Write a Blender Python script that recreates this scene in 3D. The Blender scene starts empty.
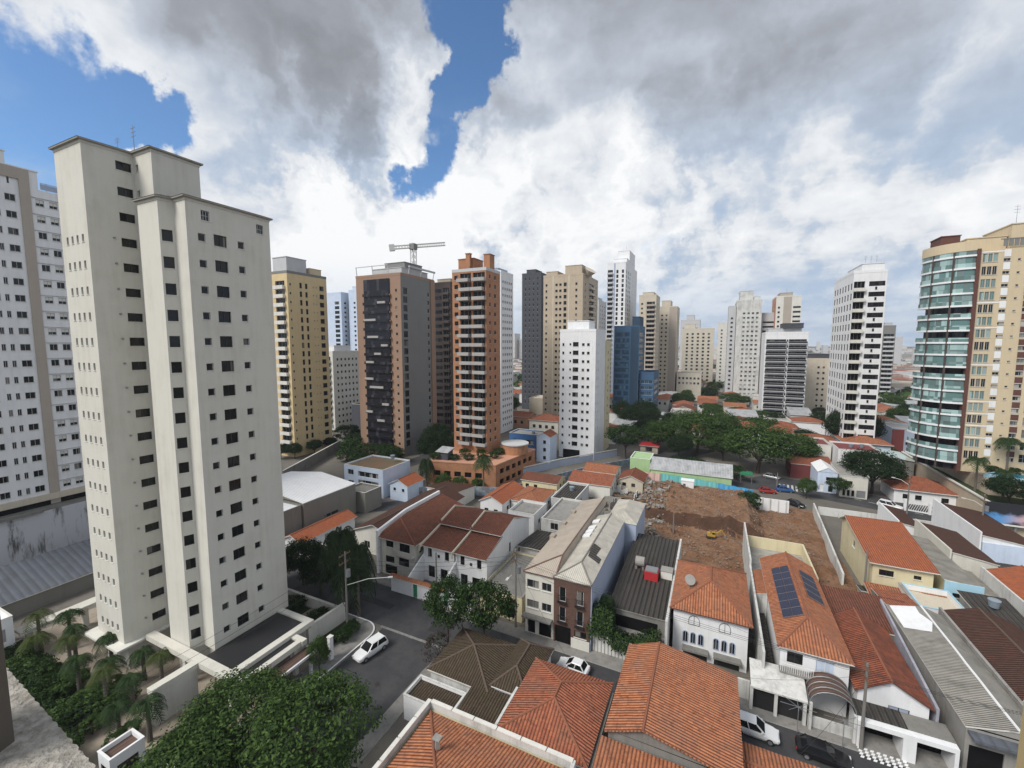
import bpy, bmesh, math, random
from mathutils import noise as mnoise
from mathutils import Vector, Matrix

rnd = random.Random(11)
S = bpy.context.scene
COL = S.collection

# ------------------------------------------------------------------ camera, sky, sun, exposure
# world axes follow the street grid: X along the near street, Y away from it, metres
YAW = math.radians(25.2)
cam_d = bpy.data.cameras.new("camera")
cam = bpy.data.objects.new("camera", cam_d)
COL.objects.link(cam)
cam.location = (0, 0, 40)
cam.rotation_euler = (math.radians(90 - 5.3), 0, YAW)
cam_d.sensor_width = 36
cam_d.lens = 36 * 430 / 1024
cam_d.clip_start = 0.05
cam_d.clip_end = 20000
S.camera = cam

SUN_EL, SUN_AZ = math.radians(47), math.radians(212)      # azimuth of the sun, clockwise from +Y
SKY_STRENGTH = 0.1
world = bpy.data.worlds.new("World")
S.world = world
world.use_nodes = True
world.cycles.sampling_method = 'NONE'


class NT:
    """small helper for building node trees"""
    def __init__(s, tree):
        s.t = tree
        s.t.nodes.clear()

    def n(s, typ, ins=None, **props):
        nd = s.t.nodes.new(typ)
        for k, v in props.items():
            setattr(nd, k, v)
        for k, v in (ins or {}).items():
            sock = nd.inputs[k]
            if isinstance(v, bpy.types.NodeSocket):
                s.t.links.new(v, sock)
            else:
                sock.default_value = v
        return nd

    def math(s, op, a, b=0.0, c=0.0, clamp=False):
        nd = s.n('ShaderNodeMath', {0: a, 1: b, 2: c}, operation=op, use_clamp=clamp)
        return nd.outputs[0]

    def vmath(s, op, a, b=(0, 0, 0)):
        nd = s.n('ShaderNodeVectorMath', {0: a, 1: b}, operation=op)
        return nd.outputs['Value' if op in ('DOT_PRODUCT', 'LENGTH', 'DISTANCE') else 'Vector']

    def ramp(s, fac, lo, hi, smooth=True):
        nd = s.n('ShaderNodeMapRange', {0: fac, 1: lo, 2: hi, 3: 0.0, 4: 1.0},
                 interpolation_type='SMOOTHSTEP' if smooth else 'LINEAR')
        return nd.outputs[0]

    def mix(s, fac, a, b, mode='MIX'):
        nd = s.n('ShaderNodeMix', data_type='RGBA', blend_type=mode)
        for i, v in ((0, fac), (6, a), (7, b)):
            if isinstance(v, bpy.types.NodeSocket):
                s.t.links.new(v, nd.inputs[i])
            else:
                nd.inputs[i].default_value = v if i == 0 else (*v[:3], 1)
        return nd.outputs[2]

    def noise(s, vec, scale, detail=4, rough=0.55, lac=2.0):
        nd = s.n('ShaderNodeTexNoise', {'Scale': scale, 'Detail': detail, 'Roughness': rough, 'Lacunarity': lac})
        s.t.links.new(vec, nd.inputs['Vector'])
        return nd.outputs['Fac']


def sky_dir(px, py):
    """unit direction of a spot in the sky, seen from the viewpoint (for placing cloud banks)"""
    u, v, p = (px - 512) / 430, (py - 384) / 430, math.radians(5.3)
    x, y, z = u, math.cos(p) - v * math.sin(p), -math.sin(p) - v * math.cos(p)
    c, s_ = math.cos(YAW), math.sin(YAW)
    return Vector((x * c - y * s_, x * s_ + y * c, z)).normalized()


def build_world():
    w = NT(world.node_tree)
    tc = w.n('ShaderNodeTexCoord').outputs['Generated']
    sky = w.n('ShaderNodeTexSky', sky_type='NISHITA', sun_disc=False, sun_elevation=SUN_EL,
              sun_rotation=SUN_AZ, altitude=700, air_density=1.0, dust_density=0.6, ozone_density=2.0)
    skyc = w.mix(1.0, sky.outputs[0], (0.98, 1.24, 1.42), 'MULTIPLY')
    sep = w.n('ShaderNodeSeparateXYZ', {0: tc})
    zz = w.math('MAXIMUM', sep.outputs[2], 0.0)
    den = w.math('ADD', zz, 0.16)
    P = w.n('ShaderNodeCombineXYZ', {0: w.math('DIVIDE', sep.outputs[0], den),
                                     1: w.math('DIVIDE', sep.outputs[1], den),
                                     2: w.math('MULTIPLY', zz, 1.5)}).outputs[0]
    big = w.noise(P, 0.9, 6, 0.58)
    fine = w.noise(P, 2.6, 8, 0.6)
    # warp directions so that the banks get ragged edges
    wn = w.n('ShaderNodeTexNoise', {'Scale': 3.2, 'Detail': 7, 'Roughness': 0.6, 'Vector': tc})
    warp = w.vmath('MULTIPLY', w.vmath('SUBTRACT', wn.outputs['Color'], (0.5, 0.5, 0.5)), (0.42, 0.42, 0.42))
    wd = w.vmath('ADD', tc, warp)

    def bank(px, py, r0, r1, squash=1.0):
        c = sky_dir(px, py)
        d = w.vmath('SUBTRACT', wd, tuple(c))
        if squash != 1.0:
            d = w.vmath('MULTIPLY', d, (1, 1, squash))
        return w.math('SUBTRACT', 1.0, w.ramp(w.vmath('LENGTH', d), r0, r1))

    def total(items, start):
        acc = start
        for wt, b in items:
            acc = w.math('MULTIPLY_ADD', b, wt, acc)
        return acc

    gaps = total([(1.0, bank(10, 85, .08, .26)), (0.9, bank(95, 75, .04, .18)), (0.8, bank(140, 95, .02, .11)), (0.8, bank(40, 150, .05, .15)),
                  (1.1, bank(474, 0, .02, .14)), (1.1, bank(470, 55, .02, .115)), (1.0, bank(455, 105, .02, .10)),
                  (0.9, bank(430, 148, .01, .075)), (0.45, bank(885, 310, .02, .18, 2.2)), (0.42, bank(292, 185, .0, .10)), (0.40, bank(650, 235, .0, .13, 2.2)), (0.4, bank(560, 245, .0, .1, 2.)), (0.5, bank(410, 165, .0, .06)),
                  (-1.1, bank(70, -60, .08, .30)), (-0.7, bank(225, 60, .04, .17)), (-0.6, bank(205, 170, .04, .16)), (-0.6, bank(395, 60, .02, .12)), (-0.6, bank(545, 40, .02, .13)), (-0.5, bank(520, 190, .02, .2))], 0.0)
    edge_n = w.noise(wd, 7.0, 7, 0.6)
    cover = w.math('SUBTRACT', 1.0, w.ramp(w.math('MULTIPLY_ADD', w.math('SUBTRACT', edge_n, 0.5), 1.0, gaps), 0.30, 0.80))
    light = total([(0.34, bank(470, 175, .04, .20)), (0.26, bank(400, 215, .05, .25)), (0.30, bank(330, 255, .03, .22)), (0.22, bank(405, 45, .01, .11)),
                   (0.14, bank(150, 140, .02, .18)), (0.16, bank(580, 190, .03, .22)), (0.16, bank(960, 235, .05, .30, 1.8)), (0.12, bank(740, 200, .04, .22, 1.6)),
                   (0.16, bank(860, 165, .03, .2, 1.6)), (0.14, bank(560, 30, .02, .14)), (0.12, bank(930, 20, .02, .14)), (0.24, bank(30, 15, .02, .16)), (0.20, bank(160, 20, .02, .16)), (0.16, bank(520, 60, .01, .09)), (0.10, bank(620, 150, .02, .12)),
                   (-0.20, bank(830, 45, .08, .34)), (-0.24, bank(680, 140, .01, .11)), (-0.24, bank(1000, 125, .02, .14)), (-0.10, bank(640, 40, .05, .2)),
                   (-0.19, bank(300, 75, .04, .2)), (-0.20, bank(345, 120, .02, .12)), (-0.18, bank(215, 35, .02, .14)), (-0.12, bank(255, 190, .02, .12)),
                   (-0.08, bank(870, 290, .05, .3, 2.)), (-0.10, bank(512, -320, .25, .9)), (-0.30, bank(512, -1500, .3, 1.1))], 0.655)  # last two banks: unseen dark cloud overhead, added to cut ambient fill
    streak = w.noise(w.vmath('MULTIPLY', wd, (2.2, 2.2, 11)), 1.8, 6, 0.6)
    low = w.math('SUBTRACT', 1.0, w.ramp(zz, 0.10, 0.45))
    bn = w.noise(wd, 5.2, 8, 0.48)
    billow = w.math('SUBTRACT', 1.0, w.math('ABSOLUTE', w.math('MULTIPLY_ADD', bn, 4.0, -2.0)))
    puff = total([(1.0, bank(400, 210, .1, .42)), (0.5, bank(620, 230, .05, .3)), (0.25, bank(850, 200, .1, .5))], 0.12)
    val = w.math('MULTIPLY_ADD', w.math('SUBTRACT', big, 0.5), 0.85, light)
    val = w.math('MULTIPLY_ADD', w.math('SUBTRACT', fine, 0.5), 0.50, val)
    val = w.math('MULTIPLY_ADD', w.math('MULTIPLY', w.math('SUBTRACT', billow, 0.5), puff), 0.85, val)
    val = w.math('MULTIPLY_ADD', w.math('MULTIPLY', low, w.math('SUBTRACT', streak, 0.44)), 0.42, val)
    rampn = w.n('ShaderNodeValToRGB', {0: val})
    cr = rampn.color_ramp
    cr.elements[0].position, cr.elements[0].color = 0.0, (2.35, 2.48, 2.75, 1)
    cr.elements[1].position, cr.elements[1].color = 1.0, (8.8, 8.9, 9.0, 1)
    for p_, c_ in ((0.32, (3.2, 3.4, 3.8, 1)), (0.55, (4.7, 5.15, 5.9, 1)), (0.78, (7.2, 7.45, 7.8, 1))):
        e = cr.elements.new(p_)
        e.color = c_
    col = w.mix(cover, skyc, rampn.outputs[0])
    between = w.math('MULTIPLY', w.math('SUBTRACT', 1.0, w.ramp(zz, 0.22, 0.50)), w.math('SUBTRACT', 1.0, w.ramp(val, 0.52, 0.80)))
    col = w.mix(w.math('MULTIPLY', between, 0.75), col, (3.7, 4.9, 6.6))
    mist = w.math('SUBTRACT', 1.0, w.ramp(zz, 0.0, 0.20))
    col = w.mix(w.math('MULTIPLY', mist, 0.6), col, (4.3, 5.5, 7.1))
    bg = w.n('ShaderNodeBackground', {'Color': col, 'Strength': SKY_STRENGTH})
    out = w.n('ShaderNodeOutputWorld', {'Surface': bg.outputs[0]})


build_world()
sun_d = bpy.data.lights.new("sun", 'SUN')
sun_d.energy = 3.1
sun_d.angle = math.radians(22)
sun_d.color = (1.0, 0.955, 0.89)
sun = bpy.data.objects.new("sun", sun_d)
COL.objects.link(sun)
sd = Vector((math.sin(SUN_AZ) * math.cos(SUN_EL), math.cos(SUN_AZ) * math.cos(SUN_EL), math.sin(SUN_EL)))
sun.rotation_euler = sd.to_track_quat('Z', 'Y').to_euler()
sun.location = (0, -50, 200)

vs = S.view_settings
vs.view_transform = 'Standard'
vs.look = 'None'
vs.gamma = 1.0
vs.use_curve_mapping = False
vs.exposure = 0.16
S.cycles.max_bounces = 6
S.cycles.diffuse_bounces = 2

# ------------------------------------------------------------------ materials
MATS = {}


def base_mat(name):
    m = bpy.data.materials.new(name)
    m.use_nodes = True
    t = NT(m.node_tree)
    MATS[name] = m
    return m, t


def finish(t, color, rough=0.8, bump=None, bump_d=0.02, metal=0.0, spec=0.5, **kw):
    ins = {'Base Color': color if isinstance(color, bpy.types.NodeSocket) else (*color, 1), 'Roughness': rough,
           'Metallic': metal, 'Specular IOR Level': spec}
    ins.update(kw)
    if bump is not None:
        b = t.n('ShaderNodeBump', {'Height': bump, 'Distance': bump_d, 'Strength': 1.0})
        ins['Normal'] = b.outputs[0]
    p = t.n('ShaderNodeBsdfPrincipled', ins)
    t.n('ShaderNodeOutputMaterial', {'Surface': p.outputs[0]})


def paint(name, c, dirt=0.25, rough=0.85, stain=(0.10, 0.09, 0.075), scale=1.0):
    """painted render: broad weathering, rain streaks, fine grain"""
    m, t = base_mat(name)
    pos = t.n('ShaderNodeNewGeometry').outputs['Position']
    a = t.noise(pos, 0.35 * scale, 5, 0.6)
    st = t.noise(t.vmath('MULTIPLY', pos, (1.7, 1.7, 0.12)), 1.0 * scale, 5, 0.65)
    g = t.noise(pos, 9.0, 3, 0.6)
    k = t.math('MULTIPLY', t.ramp(t.math('ADD', t.math('MULTIPLY', a, 0.5), t.math('MULTIPLY', st, 0.5)), 0.42, 0.72), dirt)
    col = t.mix(k, (*c, 1), (*stain, 1))
    col = t.mix(0.12, col, t.mix(g, (0.0, 0, 0), (1, 1, 1)), 'OVERLAY')
    finish(t, col, rough, g, 0.006)
    return m


def tiles(name, c1, c2, c3, age=0.3, moss=0.0, pu=0.31, pv=0.42):
    """barrel tiles: columns down the slope, courses across it, each tile its own tint"""
    m, t = base_mat(name)
    uv = t.n('ShaderNodeUVMap').outputs[0]
    sp = t.n('ShaderNodeSeparateXYZ', {0: uv})
    u = t.math('DIVIDE', sp.outputs[0], pu)
    v = t.math('DIVIDE', sp.outputs[1], pv)
    cell = t.n('ShaderNodeCombineXYZ', {0: t.math('FLOOR', u), 1: t.math('FLOOR', v), 2: 0.0}).outputs[0]
    wn = t.n('ShaderNodeTexWhiteNoise', {'Vector': cell}, noise_dimensions='3D').outputs['Value']
    pos = t.n('ShaderNodeNewGeometry').outputs['Position']
    big = t.noise(pos, 0.5, 6, 0.65)
    mid = t.noise(pos, 2.2, 5, 0.6)
    col = t.mix(wn, (*c1, 1), (*c2, 1))
    col = t.mix(t.math('MULTIPLY', t.ramp(big, 0.42, 0.68), 0.75), col, (*c3, 1))
    col = t.mix(t.math('MULTIPLY', t.ramp(mid, 0.52, 0.72), age), col, (0.055, 0.04, 0.032))
    if moss:
        col = t.mix(t.math('MULTIPLY', t.ramp(t.noise(pos, 0.9, 5, 0.7), 0.5, 0.65), moss), col, (0.06, 0.055, 0.035))
    su = t.math('ABSOLUTE', t.math('SINE', t.math('MULTIPLY', u, math.pi)))
    fv = t.math('FRACT', v)
    hgt = t.math('SUBTRACT', su, t.math('MULTIPLY', fv, 0.45))
    # dark joint between columns: the colour deepens towards the bottom of the channel
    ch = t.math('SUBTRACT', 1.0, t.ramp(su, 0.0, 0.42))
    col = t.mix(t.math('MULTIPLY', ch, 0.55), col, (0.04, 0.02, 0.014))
    finish(t, col, 0.85, hgt, 0.13, spec=0.2)
    return m


def ribbed(name, c1, c2, pitch=0.2, dirt=0.4, rough=0.75, sheet=2.2, depth=0.06):
    """corrugated fibre-cement or metal sheets"""
    m, t = base_mat(name)
    uv = t.n('ShaderNodeUVMap').outputs[0]
    sp = t.n('ShaderNodeSeparateXYZ', {0: uv})
    s_ = t.math('SINE', t.math('MULTIPLY', sp.outputs[0], 2 * math.pi / pitch))
    cell = t.n('ShaderNodeCombineXYZ', {0: t.math('FLOOR', t.math('DIVIDE', sp.outputs[0], 1.05)),
                                        1: t.math('FLOOR', t.math('DIVIDE', sp.outputs[1], sheet))}).outputs[0]
    wn = t.n('ShaderNodeTexWhiteNoise', {'Vector': cell}, noise_dimensions='3D').outputs['Value']
    pos = t.n('ShaderNodeNewGeometry').outputs['Position']
    big = t.noise(pos, 0.6, 6, 0.7)
    col = t.mix(wn, (*c1, 1), (*c2, 1))
    col = t.mix(t.math('MULTIPLY', t.ramp(big, 0.4, 0.7), dirt), col, (0.05, 0.046, 0.04))
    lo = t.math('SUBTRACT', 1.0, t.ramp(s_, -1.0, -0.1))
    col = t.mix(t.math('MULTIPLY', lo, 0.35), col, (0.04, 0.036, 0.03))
    finish(t, col, rough, s_, depth)
    return m


def ground_mat(name, c1, c2, c3, s1=0.15, s2=2.5, rough=0.95, bump=0.03, spec=0.3):
    m, t = base_mat(name)
    pos = t.n('ShaderNodeNewGeometry').outputs['Position']
    a = t.noise(pos, s1, 6, 0.65)
    b = t.noise(pos, s2, 6, 0.7)
    g = t.noise(pos, 18.0, 3, 0.7)
    col = t.mix(t.ramp(a, 0.35, 0.65), (*c1, 1), (*c2, 1))
    col = t.mix(t.math('MULTIPLY', t.ramp(b, 0.5, 0.75), 0.6), col, (*c3, 1))
    col = t.mix(0.25, col, t.mix(g, (0.1, 0.1, 0.1), (0.9, 0.9, 0.9)), 'OVERLAY')
    finish(t, col, rough, b, bump, spec=spec)
    return m


def brick(name, c1, c2, mortar, sc=1.0):
    m, t = base_mat(name)
    uv = t.n('ShaderNodeUVMap').outputs[0]
    bt = t.n('ShaderNodeTexBrick', {'Vector': uv, 'Color1': (*c1, 1), 'Color2': (*c2, 1), 'Mortar': (*mortar, 1), 'Scale': 1.0,
                                    'Mortar Size': 0.012, 'Brick Width': 0.42 * sc, 'Row Height': 0.14 * sc, 'Bias': 0.0})
    pos = t.n('ShaderNodeNewGeometry').outputs['Position']
    a = t.noise(pos, 0.5, 5, 0.6)
    col = t.mix(t.math('MULTIPLY', t.ramp(a, 0.45, 0.7), 0.3), bt.outputs[0], (0.06, 0.05, 0.04))
    finish(t, col, 0.9, bt.outputs['Fac'], -0.01)
    return m


def glass(name, dark, curtain, p_curtain=0.25, rough=0.06, tint=None):
    """window glass; each window (object) has its own curtain or blind behind the pane"""
    m, t = base_mat(name)
    r = t.n('ShaderNodeObjectInfo').outputs['Random']
    pos = t.n('ShaderNodeNewGeometry').outputs['Position']
    cell = t.n('ShaderNodeTexWhiteNoise', {'Vector': t.vmath('FLOOR', t.vmath('MULTIPLY', pos, (0.9, 0.9, 0.34)))},
               noise_dimensions='3D').outputs['Value']
    k = t.math('FRACT', t.math('ADD', r, cell))
    is_c = t.math('LESS_THAN', k, p_curtain)
    shade = t.math('MULTIPLY_ADD', t.math('FRACT', t.math('MULTIPLY', k, 17.3)), 0.75, 0.25)
    cc = t.mix(1.0, (*curtain, 1), t.n('ShaderNodeCombineColor', {0: shade, 1: shade, 2: shade}).outputs[0], 'MULTIPLY')
    col = t.mix(is_c, (*dark, 1), cc)
    finish(t, col, rough, spec=0.3)
    return m


def plain(name, c, rough=0.5, metal=0.0, spec=0.5, var=0.1, scale=3.0):
    m, t = base_mat(name)
    pos = t.n('ShaderNodeNewGeometry').outputs['Position']
    a = t.noise(pos, scale, 4, 0.6)
    dk = tuple(x * (1 - var * 2) for x in c)
    finish(t, t.mix(a, (*dk, 1), (*c, 1)), rough, metal=metal, spec=spec)
    return m


def leaf(name, c1, c2, trans=0.25):
    m, t = base_mat(name)
    pos = t.n('ShaderNodeNewGeometry').outputs['Position']
    a = t.noise(pos, 1.1, 3, 0.6)
    col = t.mix(t.ramp(a, 0.35, 0.65), (*c1, 1), (*c2, 1))
    d = t.n('ShaderNodeBsdfPrincipled', {'Base Color': col, 'Roughness': 0.7, 'Specular IOR Level': 0.12})
    tr = t.n('ShaderNodeBsdfTranslucent', {'Color': col})
    mx = t.n('ShaderNodeMixShader', {0: trans, 1: d.outputs[0], 2: tr.outputs[0]})
    t.n('ShaderNodeOutputMaterial', {'Surface': mx.outputs[0]})
    return m


def pattern(name, f, rough=0.8):
    m, t = base_mat(name)
    finish(t, f(t), rough)
    return m


# paints
cream = paint('cream_paint', (0.60, 0.585, 0.525), 0.34, stain=(0.34, 0.31, 0.25))
cream_d = paint('cream_trim', (0.30, 0.28, 0.24), 0.3)
cream_t = paint('cream_cornice', (0.44, 0.42, 0.36), 0.2)
beige3 = paint('ivory_paint', (0.58, 0.54, 0.45), 0.2)
offwhite = paint('offwhite_paint', (0.66, 0.65, 0.60), 0.22)
white = paint('white_paint', (0.76, 0.77, 0.78), 0.16)
white_dirty = paint('weathered_white_paint', (0.60, 0.60, 0.58), 0.55)
palegrey = paint('pale_grey_paint', (0.50, 0.51, 0.52), 0.2)
yellow = paint('yellow_paint', (0.64, 0.50, 0.28), 0.15)
yellow2 = paint('ochre_paint', (0.58, 0.48, 0.325), 0.12)
cream_y = paint('cream_yellow_paint', (0.62, 0.55, 0.36), 0.25)
beige = paint('beige_paint', (0.47, 0.39, 0.29), 0.2)
beige2 = paint('pale_beige_paint', (0.56, 0.50, 0.40), 0.2)
taupe = paint('taupe_paint', (0.40, 0.35, 0.30), 0.15)
brownpaint = paint('brown_panel_paint', (0.11, 0.045, 0.035), 0.1)
bluegrey = paint('blue_grey_paint', (0.36, 0.42, 0.54), 0.2)
lightblue = paint('light_blue_paint', (0.36, 0.58, 0.70), 0.2)
paleblue = paint('pale_blue_paint', (0.55, 0.64, 0.78), 0.2)
pink = paint('salmon_paint', (0.50, 0.26, 0.17), 0.25)
maroon = paint('maroon_paint', (0.18, 0.04, 0.04), 0.2)
palegreen = paint('pale_green_paint', (0.36, 0.52, 0.27), 0.25)
concrete = paint('concrete', (0.30, 0.29, 0.27), 0.6)
concrete_d = paint('stained_concrete', (0.20, 0.195, 0.18), 0.75)
greywall = paint('grey_render', (0.21, 0.205, 0.185), 0.3)
tan_panel = paint('tan_panel', (0.30, 0.19, 0.13), 0.15)
balc_grey = paint('grey_balcony_paint', (0.37, 0.355, 0.34), 0.25)
grey_panel = paint('grey_panel', (0.20, 0.20, 0.195), 0.2)
darkslab = paint('dark_slate_panel', (0.055, 0.06, 0.075), 0.2)
darkbrown = paint('dark_brown_panel', (0.065, 0.05, 0.045), 0.2)
bluepanel = paint('blue_panel', (0.05, 0.12, 0.22), 0.1)
bluedark = paint('dark_blue_panel', (0.025, 0.06, 0.11), 0.1)
def rough_stucco():
    m, t = base_mat('rough_stucco')
    pos = t.n('ShaderNodeNewGeometry').outputs['Position']
    a, b = t.noise(pos, 38.0, 5, 0.6), t.noise(pos, 9.0, 4, 0.6)
    col = t.mix(t.ramp(a, 0.35, 0.65), (0.26, 0.24, 0.205, 1), (0.42, 0.395, 0.35, 1))
    col = t.mix(t.math('MULTIPLY', t.ramp(b, 0.5, 0.7), 0.4), col, (0.22, 0.20, 0.17))
    finish(t, col, 0.95, t.math('ADD', a, t.math('MULTIPLY', b, 1.5)), 0.02)
    return m


stucco = rough_stucco()
jambm = plain('brown_frame', (0.10, 0.085, 0.07), 0.6)
jamby = plain('tan_frame', (0.33, 0.26, 0.14), 0.6)
graffiti = pattern('graffiti_paint', lambda t: t.mix(t.ramp(t.noise(t.n('ShaderNodeNewGeometry').outputs['Position'], 0.8, 5, 0.7), .4, .6),
                                                     t.mix(t.ramp(t.noise(t.n('ShaderNodeNewGeometry').outputs['Position'], 0.45, 3, 0.6), .42, .58), (.30, .33, .36), (.10, .22, .34)), (.16, .15, .15)))
obrick = brick('orange_brick', (0.44, 0.20, 0.10), (0.38, 0.17, 0.085), (0.34, 0.20, 0.12))
dbrick = brick('brown_brick', (0.15, 0.075, 0.055), (0.11, 0.055, 0.042), (0.10, 0.07, 0.06), 0.8)
# roofs
t_bright = tiles('bright_terracotta_tiles', (0.46, 0.145, 0.065), (0.38, 0.115, 0.055), (0.36, 0.13, 0.075), 0.25)
t_orange = tiles('orange_clay_tiles', (0.50, 0.20, 0.10), (0.36, 0.135, 0.072), (0.34, 0.16, 0.10), 0.55)
t_red = tiles('red_clay_tiles', (0.43, 0.15, 0.08), (0.30, 0.10, 0.06), (0.28, 0.125, 0.08), 0.6)
t_old = tiles('old_clay_tiles', (0.32, 0.10, 0.055), (0.22, 0.07, 0.042), (0.16, 0.06, 0.04), 0.5, 0.25)
t_brown = tiles('brown_clay_tiles', (0.235, 0.092, 0.058), (0.18, 0.07, 0.046), (0.16, 0.07, 0.05), 0.4)
t_dark = tiles('dark_brown_tiles', (0.105, 0.05, 0.038), (0.08, 0.04, 0.03), (0.075, 0.042, 0.034), 0.35)
t_slate = tiles('mossy_brown_tiles', (0.098, 0.072, 0.05), (0.07, 0.053, 0.037), (0.085, 0.068, 0.04), 0.45, 0.5, 0.30, 0.4)
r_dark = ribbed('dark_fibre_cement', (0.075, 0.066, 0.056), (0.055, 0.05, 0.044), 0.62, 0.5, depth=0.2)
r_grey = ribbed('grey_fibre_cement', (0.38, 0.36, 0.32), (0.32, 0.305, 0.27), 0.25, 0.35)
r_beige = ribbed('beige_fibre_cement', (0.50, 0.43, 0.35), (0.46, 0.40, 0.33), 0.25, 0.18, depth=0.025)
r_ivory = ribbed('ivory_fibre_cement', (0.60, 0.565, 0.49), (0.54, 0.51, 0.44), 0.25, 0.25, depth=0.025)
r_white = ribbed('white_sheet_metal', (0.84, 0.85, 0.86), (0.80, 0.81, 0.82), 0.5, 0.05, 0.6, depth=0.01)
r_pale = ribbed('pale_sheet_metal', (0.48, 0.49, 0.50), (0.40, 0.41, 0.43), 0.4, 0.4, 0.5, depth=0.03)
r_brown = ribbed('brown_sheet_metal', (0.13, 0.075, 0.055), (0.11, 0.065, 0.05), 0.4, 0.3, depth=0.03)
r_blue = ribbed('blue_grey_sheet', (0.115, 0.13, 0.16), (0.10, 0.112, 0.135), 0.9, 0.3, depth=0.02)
mortar_m = plain('ridge_mortar', (0.30, 0.115, 0.065), 0.9, var=.2)
mortar_d = plain('dark_ridge_mortar', (0.13, 0.095, 0.07), 0.9, var=.2)
bank_shade_m = ground_mat('shaded_bank_soil', (0.085, 0.048, 0.032), (0.11, 0.06, 0.04), (0.06, 0.035, 0.025), 0.3, 2.0, 1.0, 0.2)  # shade of the cut bank painted in: darker soil colour for steep faces
# ground
asphalt = ground_mat('asphalt', (0.045, 0.046, 0.05), (0.066, 0.066, 0.069), (0.032, 0.032, 0.034), 0.25, 0.9, 0.9, 0.01)
sidewalk = ground_mat('sidewalk_concrete', (0.26, 0.25, 0.235), (0.20, 0.195, 0.185), (0.12, 0.115, 0.11), 0.4, 1.6, 0.9, 0.01)
kerb_m = plain('kerb_stone', (0.46, 0.45, 0.43), 0.9, var=0.2)
line_m = plain('road_paint', (0.66, 0.66, 0.64), 0.8, var=0.25)
soil = ground_mat('city_ground', (0.13, 0.12, 0.105), (0.17, 0.155, 0.135), (0.08, 0.078, 0.07), 0.06, 0.5, 0.95, 0.05)
dirt_m = ground_mat('red_dirt', (0.185, 0.095, 0.052), (0.25, 0.15, 0.092), (0.10, 0.056, 0.036), 0.3, 2.2, 1.0, 0.35)
rubble_m = ground_mat('rubble', (0.22, 0.17, 0.13), (0.32, 0.27, 0.22), (0.10, 0.07, 0.05), 0.5, 3.0, 1.0, 0.3)
grass_m = ground_mat('lawn', (0.03, 0.05, 0.018), (0.045, 0.065, 0.024), (0.02, 0.03, 0.012), 0.4, 3.0, 1.0, 0.1)
dry_m = ground_mat('weathered_yard', (0.42, 0.41, 0.37), (0.30, 0.29, 0.26), (0.10, 0.10, 0.09), 0.5, 1.1, 1.0, 0.02)
pave_m = ground_mat('garden_paving', (0.36, 0.31, 0.25), (0.30, 0.26, 0.21), (0.2, 0.17, 0.14), 0.5, 2.0, 0.95, 0.01)
# openings
g_dark = glass('dark_window_glass', (0.012, 0.013, 0.014), (0.20, 0.195, 0.18), 0.06)
g_house = glass('house_window_glass', (0.02, 0.022, 0.025), (0.35, 0.34, 0.32), 0.25)
g_mix = glass('tower_window_glass', (0.018, 0.02, 0.024), (0.42, 0.41, 0.39), 0.38)
g_green = glass('green_balcony_glass', (0.12, 0.21, 0.205), (0.38, 0.54, 0.53), 0.6, 0.12)
g_blue = glass('blue_curtain_glass', (0.03, 0.07, 0.12), (0.10, 0.19, 0.28), 0.4, 0.1)
g_black = glass('black_curtain_glass', (0.013, 0.013, 0.018), (0.05, 0.05, 0.06), 0.35, 0.1)
void = plain('dark_opening', (0.010, 0.010, 0.011), 0.9, spec=0.1)
alu = plain('aluminium_frame', (0.42, 0.43, 0.44), 0.4, 0.3)
blackmetal = plain('black_metal', (0.02, 0.02, 0.022), 0.5)
greymetal = plain('grey_metal', (0.30, 0.31, 0.32), 0.45, 0.4)
steelw = plain('white_steel', (0.60, 0.60, 0.58), 0.5)
wood = plain('timber', (0.20, 0.12, 0.07), 0.8, var=0.25)
polem = plain('concrete_pole', (0.20, 0.19, 0.175), 0.9)
wire_m = plain('cable', (0.02, 0.02, 0.02), 0.7)
bark = plain('bark', (0.085, 0.065, 0.05), 0.95, var=0.3)
palm_bark = plain('palm_trunk', (0.17, 0.15, 0.125), 0.95, var=0.3, scale=8)
L1 = leaf('leaf_mid', (0.045, 0.088, 0.022), (0.062, 0.11, 0.03))
L2 = leaf('leaf_light', (0.075, 0.13, 0.034), (0.095, 0.15, 0.042))
L3 = leaf('leaf_dark', (0.024, 0.048, 0.015), (0.036, 0.066, 0.02))
L4 = leaf('leaf_deep', (0.014, 0.029, 0.012), (0.021, 0.04, 0.016))
L5 = leaf('leaf_plum', (0.06, 0.035, 0.045), (0.085, 0.05, 0.06))
LP = leaf('palm_leaf', (0.025, 0.05, 0.018), (0.04, 0.075, 0.025))
LPD = leaf('palm_leaf_dark', (0.018, 0.036, 0.015), (0.03, 0.052, 0.021))
LPY = leaf('palm_leaf_olive', (0.06, 0.085, 0.025), (0.08, 0.10, 0.035))
c_white = plain('white_car_paint', (0.74, 0.75, 0.76), 0.25, var=0.02)
c_black = plain('black_car_paint', (0.012, 0.012, 0.014), 0.2, var=0.02)
c_silver = plain('silver_car_paint', (0.38, 0.39, 0.40), 0.3, 0.4, var=0.02)
c_blue = plain('blue_car_paint', (0.03, 0.10, 0.28), 0.3, var=0.02)
c_red = plain('red_car_paint', (0.32, 0.03, 0.025), 0.3, var=0.02)
c_yel = plain('machine_yellow', (0.48, 0.31, 0.05), 0.5, var=0.1)
cglass = plain('car_glass', (0.012, 0.014, 0.016), 0.08, var=0.02)
rubber = plain('rubber', (0.018, 0.018, 0.018), 0.9)
lampw = plain('lamp_lens', (0.65, 0.66, 0.68), 0.2)
lampr = plain('tail_lens', (0.30, 0.02, 0.02), 0.25)
redm = plain('red_tank_paint', (0.45, 0.03, 0.035), 0.5)
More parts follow.
